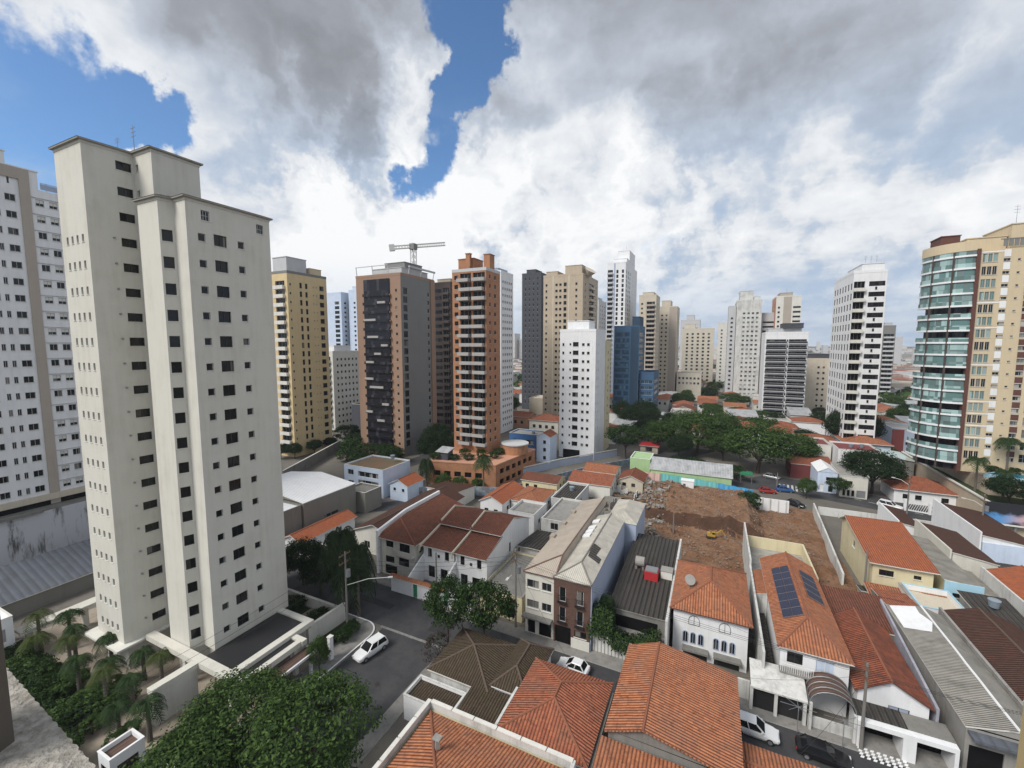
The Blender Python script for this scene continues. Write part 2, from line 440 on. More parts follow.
tarp_b = plain('blue_tarp', (0.03, 0.25, 0.48), 0.5)
tarp_g = plain('teal_tarp', (0.10, 0.36, 0.36), 0.5)
tarp_p = plain('faded_pink_tarp', (0.50, 0.34, 0.30), 0.6)
greenawn = plain('green_awning', (0.03, 0.22, 0.11), 0.6)
redawn = plain('red_awning', (0.40, 0.05, 0.05), 0.6)
pool_m = plain('pool_tile', (0.03, 0.20, 0.30), 0.2)


def solar_f(t):
    uv = t.n('ShaderNodeUVMap').outputs[0]
    bt = t.n('ShaderNodeTexBrick', {'Vector': uv, 'Color1': (.012, .017, .045, 1), 'Color2': (.018, .024, .06, 1), 'Mortar': (.05, .055, .075, 1),
                                    'Scale': 1.0, 'Mortar Size': .012, 'Brick Width': .25, 'Row Height': .25}, offset=0.0)
    return bt.outputs[0]


solar = pattern('solar_cells', solar_f, 0.45)


def board_f(t):
    pos = t.n('ShaderNodeNewGeometry').outputs['Position']
    sp = t.n('ShaderNodeSeparateXYZ', {0: pos})
    wv = t.math('ADD', t.math('MULTIPLY', t.noise(pos, .5, 4), 3.0), sp.outputs[2])
    band = t.math('SUBTRACT', 1.0, t.ramp(t.math('ABSOLUTE', t.math('SUBTRACT', wv, 6.8)), .3, 1.3))
    k = t.ramp(sp.outputs[0], 52.5, 57.5)
    colr = t.mix(k, (.10, .30, .60), (.62, .38, .36))
    return t.mix(band, (.02, .022, .03), colr)


board_m = pattern('billboard_print', board_f, 0.5)


# ------------------------------------------------------------------ mesh building
ORIG = {}      # world origin of each object built here


class MB:
    def __init__(s):
        s.v, s.f, s.m, s.uv = [], [], [], []

    def poly(s, pts, m=0, uv=None):
        i = len(s.v)
        pts = [Vector(p) for p in pts]
        s.v += pts
        s.f.append(tuple(range(i, i + len(pts))))
        s.m.append(m)
        if uv is None:
            n = Vector((0, 0, 0))
            for k in range(len(pts)):
                a, b = pts[k], pts[(k + 1) % len(pts)]
                n += a.cross(b)
            if n.length > 1e-9:
                n.normalize()
            if abs(n.z) > 0.995:
                uv = [(p.x, p.y) for p in pts]
            else:
                h = Vector((-n.y, n.x, 0)).normalized()
                w = n.cross(h)
                uv = [(p.dot(h), p.dot(w)) for p in pts]
        s.uv.append(uv)

    def box(s, x0, x1, y0, y1, z0, z1, m=0, skip=''):
        a, b, c, d = (x0, y0), (x1, y0), (x1, y1), (x0, y1)
        for k, (p, q) in zip('SENW', ((a, b), (b, c), (c, d), (d, a))):
            if k not in skip:
                s.poly([(*p, z0), (*q, z0), (*q, z1), (*p, z1)], m)
        if 'T' not in skip:
            s.poly([(*p, z1) for p in (a, b, c, d)], m)
        if 'B' not in skip:
            s.poly([(*p, z0) for p in (d, c, b, a)], m)

    def prism(s, pl, z0, z1, m=0, mt=None, bottom=True):
        n = len(pl)
        for k in range(n):
            p, q = pl[k], pl[(k + 1) % n]
            s.poly([(*p, z0), (*q, z0), (*q, z1), (*p, z1)], m)
        s.poly([(*p, z1) for p in pl], m if mt is None else mt)
        if bottom:
            s.poly([(*p, z0) for p in reversed(pl)], m)

    def obox(s, p, q, w, h, m=0, up=(0, 0, 1)):
        """bar of width w and height h from p to q"""
        p, q = Vector(p), Vector(q)
        d = (q - p).normalized()
        side = d.cross(Vector(up))
        if side.length < 1e-4:
            side = d.cross(Vector((1, 0, 0)))
        side.normalize()
        u = side.cross(d)
        c = [side * (w / 2) * a + u * (h / 2) * b for a, b in ((-1, -1), (1, -1), (1, 1), (-1, 1))]
        P, Q = [p + k for k in c], [q + k for k in c]
        for k in range(4):
            s.poly([P[k], P[(k + 1) % 4], Q[(k + 1) % 4], Q[k]], m)
        s.poly([P[3], P[2], P[1], P[0]], m)
        s.poly(Q, m)

    def tube(s, pts, rad, n=8, m=0, caps=True):
        pts = [Vector(p) for p in pts]
        if not isinstance(rad, (list, tuple)):
            rad = [rad] * len(pts)
        rings, prev = [], None
        for k, p in enumerate(pts):
            d = (pts[min(k + 1, len(pts) - 1)] - pts[max(k - 1, 0)]).normalized()
            if prev is None:
                a = d.cross(Vector((0, 0, 1)))
                if a.length < 1e-3:
                    a = Vector((1, 0, 0))
            else:
                a = prev - d * prev.dot(d)
            a.normalize()
            prev = a
            b = d.cross(a)
            rings.append([p + (a * math.cos(2 * math.pi * j / n) + b * math.sin(2 * math.pi * j / n)) * rad[k] for j in range(n)])
        for k in range(len(rings) - 1):
            for j in range(n):
                s.poly([rings[k][j], rings[k][(j + 1) % n], rings[k + 1][(j + 1) % n], rings[k + 1][j]], m)
        if caps:
            s.poly(list(reversed(rings[0])), m)
            s.poly(rings[-1], m)

    def add(s, o, mat=None, mo=0):
        i = len(s.v)
        s.v += [(mat @ p if mat else p) for p in o.v]
        s.f += [tuple(k + i for k in f) for f in o.f]
        s.m += [k + mo for k in o.m]
        s.uv += o.uv

    def mesh(s, name, mats, org=(0, 0, 0), smooth=False):
        me = bpy.data.meshes.new(name)
        o = Vector(org)
        me.from_pydata([p - o for p in s.v], [], s.f)
        for m in (mats if isinstance(mats, (list, tuple)) else [mats]):
            me.materials.append(m)
        me.polygons.foreach_set('material_index', s.m)
        uvl = me.uv_layers.new(name='UVMap')
        uvl.data.foreach_set('uv', [c for u in s.uv for p in u for c in p])
        if smooth:
            me.polygons.foreach_set('use_smooth', [True] * len(s.f))
        me.validate()
        me.update()
        return me

    def build(s, name, mats, parent=None, smooth=False, loc=None):
        org = Vector(loc) if loc is not None else (ORIG[parent] if parent is not None else Vector((0, 0, 0)))
        ob = bpy.data.objects.new(name, s.mesh(name, mats, org, smooth))
        COL.objects.link(ob)
        if parent is not None:
            ob.parent = parent
            ob.location = org - ORIG[parent]
        else:
            ob.location = org
        ORIG[ob] = org
        return ob


def tag(o, label, cat, group=None, kind=None):
    if label:
        o['label'] = label
    if cat:
        o['category'] = cat
    if group:
        o['group'] = group
    if kind:
        o['kind'] = kind
    return o


def thing(name, label, cat, loc, group=None, rz=0):
    o = bpy.data.objects.new(name, None)
    COL.objects.link(o)
    o.location = loc
    o.rotation_euler.z = rz
    o.empty_display_size = 0.5
    ORIG[o] = Vector(loc)
    return tag(o, label, cat, group, 'thing')


def structure(name, mb, mats):
    return tag(mb.build(name, mats), None, None, kind='structure')


def copy_tree(o, parent=None):
    c = o.copy()
    COL.objects.link(c)
    if parent is not None:
        c.parent = parent
    for ch in o.children:
        copy_tree(ch, c)
    return c


# windows -------------------------------------------------------------------------------
WIN = {}


def win_mb(w, h, style):
    """local: x along the wall, -y outwards, z up; the pane sits at y = 0"""
    b = MB()
    fr = 0.06
    if style in ('slide', 'slide3', 'grid', 'blind', 'tall'):
        for x0, x1, z0, z1 in ((-w / 2, w / 2, 0, fr), (-w / 2, w / 2, h - fr, h), (-w / 2, -w / 2 + fr, fr, h - fr), (w / 2 - fr, w / 2, fr, h - fr)):
            b.box(x0, x1, -0.05, 0.03, z0, z1, 0)
        n = {'slide': 2, 'slide3': 3, 'grid': 3, 'blind': 2, 'tall': 1}[style]
        for k in range(1, n):
            x = -w / 2 + w * k / n
            b.box(x - .03, x + .03, -0.045, 0.03, fr, h - fr, 0)
        if style == 'grid':
            b.box(-w / 2 + fr, w / 2 - fr, -0.04, 0.03, h * .5 - .025, h * .5 + .025, 0)
    b.poly([(-w / 2, 0, 0), (w / 2, 0, 0), (w / 2, 0, h), (-w / 2, 0, h)], 1)
    if style in ('slide', 'grid', 'tall', 'blind') and h < 2:
        b.box(-w / 2 - .07, w / 2 + .07, -.26, -.052, -.07, -.003, 2)
    if style == 'blind':
        b.poly([(-w / 2 + fr, -0.01, h * .45), (w / 2 - fr, -0.01, h * .45), (w / 2 - fr, -0.01, h - fr), (-w / 2 + fr, -0.01, h - fr)], 2)
    if style == 'sill':
        b.box(-w / 2 - .08, w / 2 + .08, -0.22, 0.0, -0.08, 0.0, 0)
    return b


def win_mesh(w, h, style, mats, name):
    key = (round(w, 2), round(h, 2), style, tuple(m.name for m in mats), name)
    if key not in WIN:
        WIN[key] = win_mb(w, h, style).mesh(name, list(mats) + [offwhite])
    return WIN[key]


def face_frame(a, b):
    d = Vector((b[0] - a[0], b[1] - a[1], 0))
    L = d.length
    d /= L
    return d, Vector((d.y, -d.x, 0)), L, math.atan2(d.y, d.x)


def facade(mb, a, b, z0, z1, holes, depth=0.18, m=0, mr=None):
    """wall from a to b (outside on the right hand) with real recesses; holes = (u0, u1, za, zb)"""
    d, n, L, ang = face_frame(a, b)
    A = Vector((a[0], a[1], 0))
    P = lambda u, z, q=0.0: A + d * u - n * q + Vector((0, 0, z))
    mr = m if mr is None else mr
    hs = [(max(0.0, h[0]), min(L, h[1]), max(z0, h[2]), min(z1, h[3])) + tuple(h[4:]) for h in holes]
    zs = sorted({z0, z1, *[round(h[2], 4) for h in hs], *[round(h[3], 4) for h in hs]})
    for k in range(len(zs) - 1):
        za, zb = zs[k], zs[k + 1]
        mid = (za + zb) / 2
        row = sorted([h for h in hs if h[2] < mid < h[3]], key=lambda h: h[0])
        u = 0.0
        for h in row:
            if h[0] > u + 1e-4:
                mb.poly([P(u, za), P(h[0], za), P(h[0], zb), P(u, zb)], m)
            u = max(u, h[1])
        if u < L - 1e-4:
            mb.poly([P(u, za), P(L, za), P(L, zb), P(u, zb)], m)
    for h in hs:
        u0, u1, za, zb = h[:4]
        q = h[4] if len(h) > 4 else depth
        mb.poly([P(u0, za), P(u1, za), P(u1, za, q), P(u0, za, q)], mr)
        mb.poly([P(u0, zb, q), P(u1, zb, q), P(u1, zb), P(u0, zb)], mr)
        mb.poly([P(u0, za, q), P(u0, zb, q), P(u0, zb), P(u0, za)], mr)
        mb.poly([P(u1, za), P(u1, zb), P(u1, zb, q), P(u1, za, q)], mr)


CAMP = Vector((0, 0, 40))


class Openings:
    """collects repeated parts of one thing; the 100 nearest become parts, the rest one part"""
    def __init__(s, root):
        s.root, s.items = root, {}

    def put(s, name, key, mbf, mats, pos, ang):
        s.items.setdefault(name, []).append((key, mbf, mats, Vector(pos), ang))

    def window(s, a, b, u, z, w, h, style, mats, depth, name='window'):
        d, n, L, ang = face_frame(a, b)
        pos = Vector((a[0], a[1], 0)) + d * u - n * depth + Vector((0, 0, z))
        s.put(name, (round(w, 2), round(h, 2), style), lambda: win_mb(w, h, style), tuple(mats) + (offwhite,), pos, ang)

    def flush(s, limit=100):
        ro = ORIG[s.root]
        cache = {}
        for name, its in s.items.items():
            its.sort(key=lambda i: (i[3] - CAMP).length)
            for key, mbf, mats, pos, ang in its[:limit]:
                ck = (name, key, tuple(m.name for m in mats))
                if ck not in cache:
                    if ck not in WIN:
                        WIN[ck] = mbf().mesh(name, mats)
                    me = WIN[ck]
                    ob = bpy.data.objects.new(name, me)
                    cache[ck] = ob
                else:
                    ob = cache[ck].copy()
                COL.objects.link(ob)
                ob.parent = s.root
                ob.location = pos - ro
                ob.rotation_euler.z = ang
            rest = its[limit:]
            if rest:
                groups = {}
                big = MB()
                allm = []
                for key, mbf, mats, pos, ang in rest:
                    off = None
                    for k0 in range(0, len(allm) - len(mats) + 1):
                        if tuple(allm[k0:k0 + len(mats)]) == tuple(mats):
                            off = k0
                            break
                    if off is None:
                        off = len(allm)
                        allm += list(mats)
                    ck = (name, key)
                    if ck not in groups:
                        groups[ck] = mbf()
                    big.add(groups[ck], Matrix.Translation(pos) @ Matrix.Rotation(ang, 4, 'Z'), off)
                o = big.build(name, allm, s.root)
                o['kind'] = 'stuff'


# ------------------------------------------------------------------ roofs and houses
def roof_mb(x0, x1, y0, y1, z, kind, rise, over=0.45, th=0.14, hip_in=None, peak=0.5):
    """returns (roof mesh, ridge bars). kinds: hip, gable_x, gable_y, shed_n/s/e/w (high side), pyramid"""
    X0, X1, Y0, Y1 = x0 - over, x1 + over, y0 - over, y1 + over
    b, ridges = MB(), []
    c = [Vector((X0, Y0, z)), Vector((X1, Y0, z)), Vector((X1, Y1, z)), Vector((X0, Y1, z))]
    W, D = X1 - X0, Y1 - Y0
    if kind == 'hip':
        if W >= D:
            k = hip_in if hip_in else D / 2
            r0, r1 = Vector((X0 + k, Y0 + D * peak, z + rise)), Vector((X1 - k, Y0 + D * peak, z + rise))
            fs = [[c[0], c[1], r1, r0], [c[1], c[2], r1], [c[2], c[3], r0, r1], [c[3], c[0], r0]]
            ridges = [(r0, r1), (c[0], r0), (c[3], r0), (c[1], r1), (c[2], r1)]
        else:
            k = hip_in if hip_in else W / 2
            r0, r1 = Vector((X0 + W * peak, Y0 + k, z + rise)), Vector((X0 + W * peak, Y1 - k, z + rise))
            fs = [[c[0], c[1], r0], [c[1], c[2], r1, r0], [c[2], c[3], r1], [c[3], c[0], r0, r1]]
            ridges = [(r0, r1), (c[0], r0), (c[1], r0), (c[2], r1), (c[3], r1)]
    elif kind == 'gable_x':
        r0, r1 = Vector((X0, Y0 + D * peak, z + rise)), Vector((X1, Y0 + D * peak, z + rise))
        fs = [[c[0], c[1], r1, r0], [c[2], c[3], r0, r1]]
        ridges = [(r0, r1)]
    elif kind == 'gable_y':
        r0, r1 = Vector((X0 + W * peak, Y0, z + rise)), Vector((X0 + W * peak, Y1, z + rise))
        fs = [[c[1], c[2], r1, r0], [c[3], c[0], r0, r1]]
        ridges = [(r0, r1)]
    elif kind == 'half_hip':      # hip at the street end, gable at the back, ridge along y
        k = hip_in if hip_in else W / 2
        r0, r1 = Vector((X0 + W * peak, Y0 + k, z + rise)), Vector((X0 + W * peak, Y1, z + rise))
        fs = [[c[0], c[1], r0], [c[1], c[2], r1, r0], [c[3], c[0], r0, r1]]
        ridges = [(r0, r1), (c[0], r0), (c[1], r0)]
    else:
        up = {'n': (2, 3), 's': (0, 1), 'e': (1, 2), 'w': (3, 0)}[kind[-1]]
        q = [p.copy() for p in c]
        for k in up:
            q[k].z += rise
        fs = [q]
    for f in fs:
        b.poly(f, 0)
        b.poly([p - Vector((0, 0, th)) for p in reversed(f)], 1)
    edges = {}
    for f in fs:
        for k in range(len(f)):
            p, q = f[k], f[(k + 1) % len(f)]
            key = tuple(sorted((tuple(round(t, 3) for t in p), tuple(round(t, 3) for t in q))))
            edges.setdefault(key, []).append((p, q))
    for e in edges.values():
        if len(e) == 1:
            p, q = e[0]
            dn = Vector((0, 0, th))
            b.poly([p - dn, q - dn, q, p], 1)
    return b, ridges, fs


def sag(x, y, amp=.07):
    return (mnoise.noise(Vector((x * .33, y * .33, 1.7))) * amp + mnoise.noise(Vector((x * 1.3, y * 1.3, 4.1))) * amp * .35)


def wobble(ob, org):
    """old timber roofs are never quite straight: let the surface and its edges sag a little"""
    bm = bmesh.new()
    bm.from_mesh(ob.data)
    bmesh.ops.subdivide_edges(bm, edges=bm.edges[:], cuts=7, use_grid_fill=True)
    for v in bm.verts:
        v.co.z += sag(v.co.x + org.x, v.co.y + org.y)
    bm.to_mesh(ob.data)
    bm.free()


def add_roof(root, box, z, kind, rise, mat, fascia=None, over=0.45, hip_in=None, peak=0.5, caps=True, name='roof'):
    b, ridges, fs = roof_mb(*box, z, kind, rise, over, hip_in=hip_in, peak=peak)
    r = b.build(name, [mat, fascia or offwhite], root)
    if math.hypot(box[0], box[2]) < 125:
        wobble(r, ORIG[root])
    if caps and ridges:
        c = MB()
        for p, q in ridges:
            P_ = [p.lerp(q, k / 9) for k in range(10)]
            c.tube([v + Vector((0, 0, sag(v.x, v.y) + rnd.uniform(-.012, .012))) for v in P_], 0.12, 6)
        c.build('ridge_tiles', (mortar_d if mat.name in ('mossy_brown_tiles', 'dark_brown_tiles', 'brown_clay_tiles') else mortar_m) if caps is True else caps, r)
    return r


def gable_pts(box, z, kind, rise, side, peak=0.5, over=0.45):
    x0, x1, y0, y1 = box
    return None


def walls_mb(box, z0, z1, holes, roof=None, rise=0.0, peak=0.5, over=0.45, m=0):
    """four walls with recessed openings; gable or shed tops close up to the roof"""
    x0, x1, y0, y1 = box
    b = MB()
    F = {'S': ((x0, y0), (x1, y0)), 'E': ((x1, y0), (x1, y1)), 'N': ((x1, y1), (x0, y1)), 'W': ((x0, y1), (x0, y0))}
    for k, (p, q) in F.items():
        facade(b, p, q, z0, z1, holes.get(k, []), 0.16, m)
    th = 0.15
    if roof == 'gable_y' or roof == 'half_hip':
        W = x1 - x0 + 2 * over
        px = x0 - over + W * peak
        zz = z1 + rise - th
        s0 = z1 + rise * over / max(.1, px - x0 + over) - th
        s1 = z1 + rise * over / max(.1, x1 + over - px) - th
        if roof == 'gable_y':
            b.poly([(x0, y0, z1), (x1, y0, z1), (x1, y0, s1), (px, y0, zz), (x0, y0, s0)], m)
        b.poly([(x1, y1, z1), (x0, y1, z1), (x0, y1, s0), (px, y1, zz), (x1, y1, s1)], m)
    elif roof == 'gable_x':
        D = y1 - y0 + 2 * over
        py = y0 - over + D * peak
        zz = z1 + rise - th
        s0 = z1 + rise * over / max(.1, py - y0 + over) - th
        s1 = z1 + rise * over / max(.1, y1 + over - py) - th
        b.poly([(x1, y0, z1), (x1, y1, z1), (x1, y1, s1), (x1, py, zz), (x1, y0, s0)], m)
        b.poly([(x0, y1, z1), (x0, y0, z1), (x0, y0, s0), (x0, py, zz), (x0, y1, s1)], m)
    elif roof and roof.startswith('shed'):
        hi = roof[-1]
        D = (y1 - y0 if hi in 'ns' else x1 - x0) + 2 * over
        lo_, hi_ = z1 + rise * over / D - th, z1 + rise * (D - over) / D - th
        zz = {'n': (lo_, lo_, hi_, hi_), 's': (hi_, hi_, lo_, lo_), 'e': (lo_, hi_, hi_, lo_), 'w': (hi_, lo_, lo_, hi_)}[hi]
        c = [(x0, y0), (x1, y0), (x1, y1), (x0, y1)]
        for k in range(4):
            j = (k + 1) % 4
            b.poly([(*c[k], z1), (*c[j], z1), (*c[j], zz[j]), (*c[k], zz[k])], m)
    return b, F


def house(name, label, box, ze, roof, rise, wall, rmat, wins=None, z0=0.0, over=0.45, cat='house', group=None, hip_in=None,
          peak=0.5, caps=True, wmats=None, fascia=None, parapet=0.0):
    """wins: list of (side, u, z, w, h, style[, name[, mats]])"""
    x0, x1, y0, y1 = box
    root = thing(name, label, cat, ((x0 + x1) / 2, (y0 + y1) / 2, z0), group)
    holes = {}
    wins = wins or []
    for w_ in wins:
        side, u, z, w, h = w_[:5]
        holes.setdefault(side, []).append((u - w / 2, u + w / 2, z, z + h))
    zt = ze if roof != 'flat' else ze + parapet
    b, F = walls_mb(box, z0, zt, holes, roof, rise, peak, over)
    b.build('wall', wall, root)
    if roof == 'flat':
        r = MB()
        if parapet > 0.05:
            t = 0.18
            r.box(x0 + t, x1 - t, y0 + t, y1 - t, ze - .1, ze, 0, 'B')
            cp = MB()
            for q in ((x0 - .04, x1 + .04, y0 - .04, y0 + t), (x0 - .04, x1 + .04, y1 - t, y1 + .04), (x0 - .04, x0 + t, y0 + t, y1 - t), (x1 - t, x1 + .04, y0 + t, y1 - t)):
                cp.box(*q, zt + .003, zt + .08)
            for q in ((x0 + t, x1 - t, y0 + t, y0 + t + .002), ):
                pass
            cp.build('parapet_coping', fascia or offwhite, root)
            ins = MB()
            ins.poly([(x1 - t, y0 + t, ze), (x0 + t, y0 + t, ze), (x0 + t, y0 + t, zt), (x1 - t, y0 + t, zt)])
            ins.poly([(x0 + t, y1 - t, ze), (x1 - t, y1 - t, ze), (x1 - t, y1 - t, zt), (x0 + t, y1 - t, zt)])
            ins.poly([(x0 + t, y0 + t, ze), (x0 + t, y1 - t, ze), (x0 + t, y1 - t, zt), (x0 + t, y0 + t, zt)])
            ins.poly([(x1 - t, y1 - t, ze), (x1 - t, y0 + t, ze), (x1 - t, y0 + t, zt), (x1 - t, y1 - t, zt)])
            ins.build('parapet', wall, root)
        else:
            r.box(x0 - over, x1 + over, y0 - over, y1 + over, ze + .003, ze + .2, 0)
        r.build('roof', rmat, root)
    else:
        add_roof(root, box, ze, roof, rise, rmat, fascia, over, hip_in, peak, caps)
    op = Openings(root)
    for w_ in wins:
        side, u, z, w, h, style = w_[:6]
        nm = w_[6] if len(w_) > 6 else 'window'
        ms = w_[7] if len(w_) > 7 else (wmats or (alu, g_house))
        op.window(*F[side], u, z, w, h, style, ms, 0.14, nm)
    op.flush()
    return root


# ------------------------------------------------------------------ towers
def tower(name, label, box, z1, wall, fh, base, south, side, side_key, z0=0.0, nfl=None, wmats=None, top=1.2, cat='apartment tower',
          side_wall=None, group=None, roofm=None, crown=True, parapet=True):
    """columns: ('w', u_frac, width, height, sill, style[, mats]) recessed windows
                ('b', f0, f1, projection, parapet height, mats(slab, glass)) balconies
                ('s', f0, f1, material) a vertical strip in another finish, standing 6 cm proud
                ('r', f0, f1, height, sill, mats) ribbon window"""
    x0, x1, y0, y1 = box
    root = thing(name, label, cat, ((x0 + x1) / 2, (y0 + y1) / 2, z0), group)
    F = {'S': ((x0, y0), (x1, y0)), 'E': ((x1, y0), (x1, y1)), 'N': ((x1, y1), (x0, y1)), 'W': ((x0, y1), (x0, y0))}
    n = nfl or int((z1 - top - z0 - base) / fh)
    wmats = wmats or (alu, g_mix)
    op = Openings(root)
    body = MB()
    strips = []
    for k in 'SENW':
        a, b = F[k]
        d, nn, L, ang = face_frame(a, b)
        cols = south if k == 'S' else (side if k == side_key else [])
        holes = []
        for c in cols:
            if c[0] == 'w':
                _, f, w, h, sill, style = c[:6]
                ms = c[6] if len(c) > 6 else wmats
                for i in range(n):
                    z = z0 + base + i * fh + sill
                    holes.append((f * L - w / 2, f * L + w / 2, z, z + h))
                    op.window(a, b, f * L, z, w, h, style, ms, 0.16)
            elif c[0] == 'r':
                _, f0, f1, h, sill, ms = c
                w = (f1 - f0) * L
                for i in range(n):
                    z = z0 + base + i * fh + sill
                    holes.append((f0 * L, f1 * L, z, z + h))
                    op.window(a, b, (f0 + f1) / 2 * L, z, w, h, 'slide3', ms, 0.16)
            elif c[0] == 'b':
                _, f0, f1, pr, ph, ms = c[:6]
                shift = c[6] if len(c) > 6 else 0
                w = (f1 - f0) * L
                for i in range(n):
                    z = z0 + base + i * fh
                    lt = .95 if len(ms) > 2 else .25
                    holes.append((f0 * L, f1 * L, z + .12, z + fh - lt, 0.5))
                    op.window(a, b, (f0 + f1) / 2 * L, z + .12, w, fh - lt - .12, 'slide3', (alu, ms[1]), 0.48, 'balcony_door')
                    pos = Vector((*a, 0)) + d * ((f0 + f1) / 2 * L + (shift if i % 2 else -shift)) + Vector((0, 0, z))

                    def bal(w=w, pr=pr, ph=ph, three=len(ms) > 2):
                        m = MB()
                        m.box(-w / 2 - .1, w / 2 + .1, -pr, -.003, -.14, .06, 0)
                        mm = 2 if three else 0
                        m.box(-w / 2 - .1, w / 2 + .1, -pr - .004, -pr + .11, .06, ph, mm)
                        m.box(-w / 2 - .104, -w / 2 + .02, -pr + .11, -.003, .06, ph, mm)
                        m.box(w / 2 - .02, w / 2 + .104, -pr + .11, -.003, .06, ph, mm)
                        if three:
                            m.box(-w / 2 - .12, w / 2 + .12, -pr - .02, -pr + .12, ph + .002, ph + .06, 0)
                        return m
                    op.put('balcony', (round(w, 2), pr, ph, len(ms)), bal, tuple(ms), pos, ang)
            elif c[0] == 's':
                _, f0, f1, mt = c
                strips.append((a, b, f0 * L, f1 * L, mt))
        facade(body, a, b, z0, z1, holes, 0.18, 1 if (k != 'S' and side_wall) else 0)
    body.poly([(x0, y0, z1), (x1, y0, z1), (x1, y1, z1), (x0, y1, z1)], 0)
    body.build('wall', [wall, side_wall or wall], root)
    for a, b, u0, u1, mt in strips:
        d, nn, L, ang = face_frame(a, b)
        m = MB()
        p, q = Vector((*a, 0)) + d * u0, Vector((*a, 0)) + d * u1
        o = nn * 0.06
        i_ = nn * -0.02
        m.prism([tuple((p + o).xy), tuple((q + o).xy), tuple((q + i_).xy), tuple((p + i_).xy)], z0, z1 + .3)
        m.build('facade_strip', mt, root)
    if parapet:
        pm = MB()
        t = .25
        for q in ((x0 - .05, x1 + .05, y0 - .05, y0 + t), (x0 - .05, x1 + .05, y1 - t, y1 + .05), (x0 - .05, x0 + t, y0 + t, y1 - t), (x1 - t, x1 + .05, y0 + t, y1 - t)):
            pm.box(*q, z1 + .003, z1 + .9)
        pm.build('roof_parapet', roofm or wall, root)
    op.flush()
    return root


def roof_box(root, x0, x1, y0, y1, z0, z1, mat, name='lift_housing'):
    b = MB()
    b.box(x0, x1, y0, y1, z0 + .004, z1, 0, 'B')
    b.box(x0 - .15, x1 + .15, y0 - .15, y1 + .15, z1 + .002, z1 + .22, 0)
    return b.build(name, mat, root)


def antenna(root, x, y, z, h, r=.05):
    b = MB()
    b.tube([(x, y, z), (x, y, z + h)], [r, r * .5], 5)
    for k in range(3):
        zz = z + h * (.6 + .15 * k)
        b.obox((x - .5, y, zz), (x + .5, y, zz), r, r)
    return b.build('antenna', greymetal, root)

# ------------------------------------------------------------------ ground, streets, dirt
def sheet(name, polys, mat, z):
    b = MB()
    for p in polys:
        b.poly([(*q, z) for q in p])
    return structure(name, b, mat)


b = MB()
Rr = 9000
b.poly([(-Rr, -Rr, 0), (Rr, -Rr, 0), (Rr, Rr, 0), (-Rr, Rr, 0)])
structure('ground', b, soil)
NEAR0, NEAR1 = 43.6, 49.6          # near street between the kerbs
sheet('near_street', [[(-160, NEAR0 + .9), (-41, NEAR0 + .9), (-30.5, NEAR0), (70, NEAR0 - 1.5), (70, NEAR1 - 1.0), (-30.5, NEAR1 + .9), (-46, 52.6), (-160, 52.6)]], asphalt, .012)
sheet('cross_street', [[(-41.2, -30), (-31, -30), (-30.5, NEAR0), (-41.0, NEAR0 + .9)]], asphalt, .008)


def kerbed(name, poly, z=.14, band=.22):
    """a raised pavement with a kerb stone edge"""
    m = MB()
    m.prism(poly, 0.0, z, 1, 0)
    return structure(name, m, [sidewalk, kerb_m])


kerbed('sidewalk', [(-30.5, NEAR1 + .9), (70, NEAR1 - 1.0), (70, 53.5), (14, 53.5), (14, 52.2), (-30.5, 52.6), (-46, 54.6), (-46, 52.8)])
kerbed('sidewalk', [(-28.8, NEAR0 - 1.6), (70, NEAR0 - 3.2), (70, NEAR0 - 1.5), (-30.4, NEAR0 - .05), (-30.9, 40), (-30.9, 10), (-29.2, 10), (-29.2, 40)])
arc = [(-41.2 - 2.6 + 2.6 * math.cos(a), NEAR0 + .8 - 2.6 + 2.6 * math.sin(a)) for a in [k * math.pi / 2 / 8 for k in range(9)]]
kerbed('sidewalk', [(-41.2, 8)] + arc + [(-75, NEAR0 + .8), (-75, NEAR0 - .6), (-45.7, NEAR0 - .6), (-44.2, 38), (-44.2, 8)])
m = MB()
for (xa, ya_), (xb, yb_) in zip([(-41.2, 30)] + arc, arc + [(-48, NEAR0 + .8)]):
    m.obox((xa - .1, ya_ - .05, .11), (xb - .1, yb_ - .05, .11), .2, .1)
structure('kerb', m, white)
kerbed('sidewalk', [(-160, 52.8), (-46.1, 52.8), (-46.1, 54.4), (-160, 54.4)])
# worn pale gutter across the junction
m = MB()
for k in range(14):
    x = -41.5 + k * .82
    m.box(x, x + .78, 44.15 + rnd.uniform(-.03, .03), 44.55, .013, .022, 0, 'B')
structure('street_gutter', m, sidewalk)
m = MB()
for x0_, y0_, w_, l_ in ((-36.5, 30, 1.4, 5), (-20, 45.2, 6, 1.2), (-35, 46.5, 3, 2.2), (-9, 47.2, 2.2, 1.1), (8, 44.6, 5, 1.0), (-38.5, 20, 1.2, 6), (-50, 48, 7, 1.2), (2, 46.4, 1.6, 1.4)):
    m.poly([(x0_, y0_, .0175), (x0_ + w_, y0_ - .1, .0175), (x0_ + w_ + .1, y0_ + l_, .0175), (x0_ - .1, y0_ + l_, .0175)])
structure('road_patches', m, ground_mat('fresh_asphalt', (.03, .03, .032), (.038, .038, .04), (.025, .025, .025), .4, 2, .9, .01))
m = MB()
for x, y in ((-34.5, 36), (-25.5, 47), (-3, 46.6), (13, 45.8), (-36, 24)):
    m.tube([(x, y, .018), (x, y, .024)], .34, 14)
structure('road_manholes', m, plain('cast_iron', (.05, .045, .04), .6, .3))
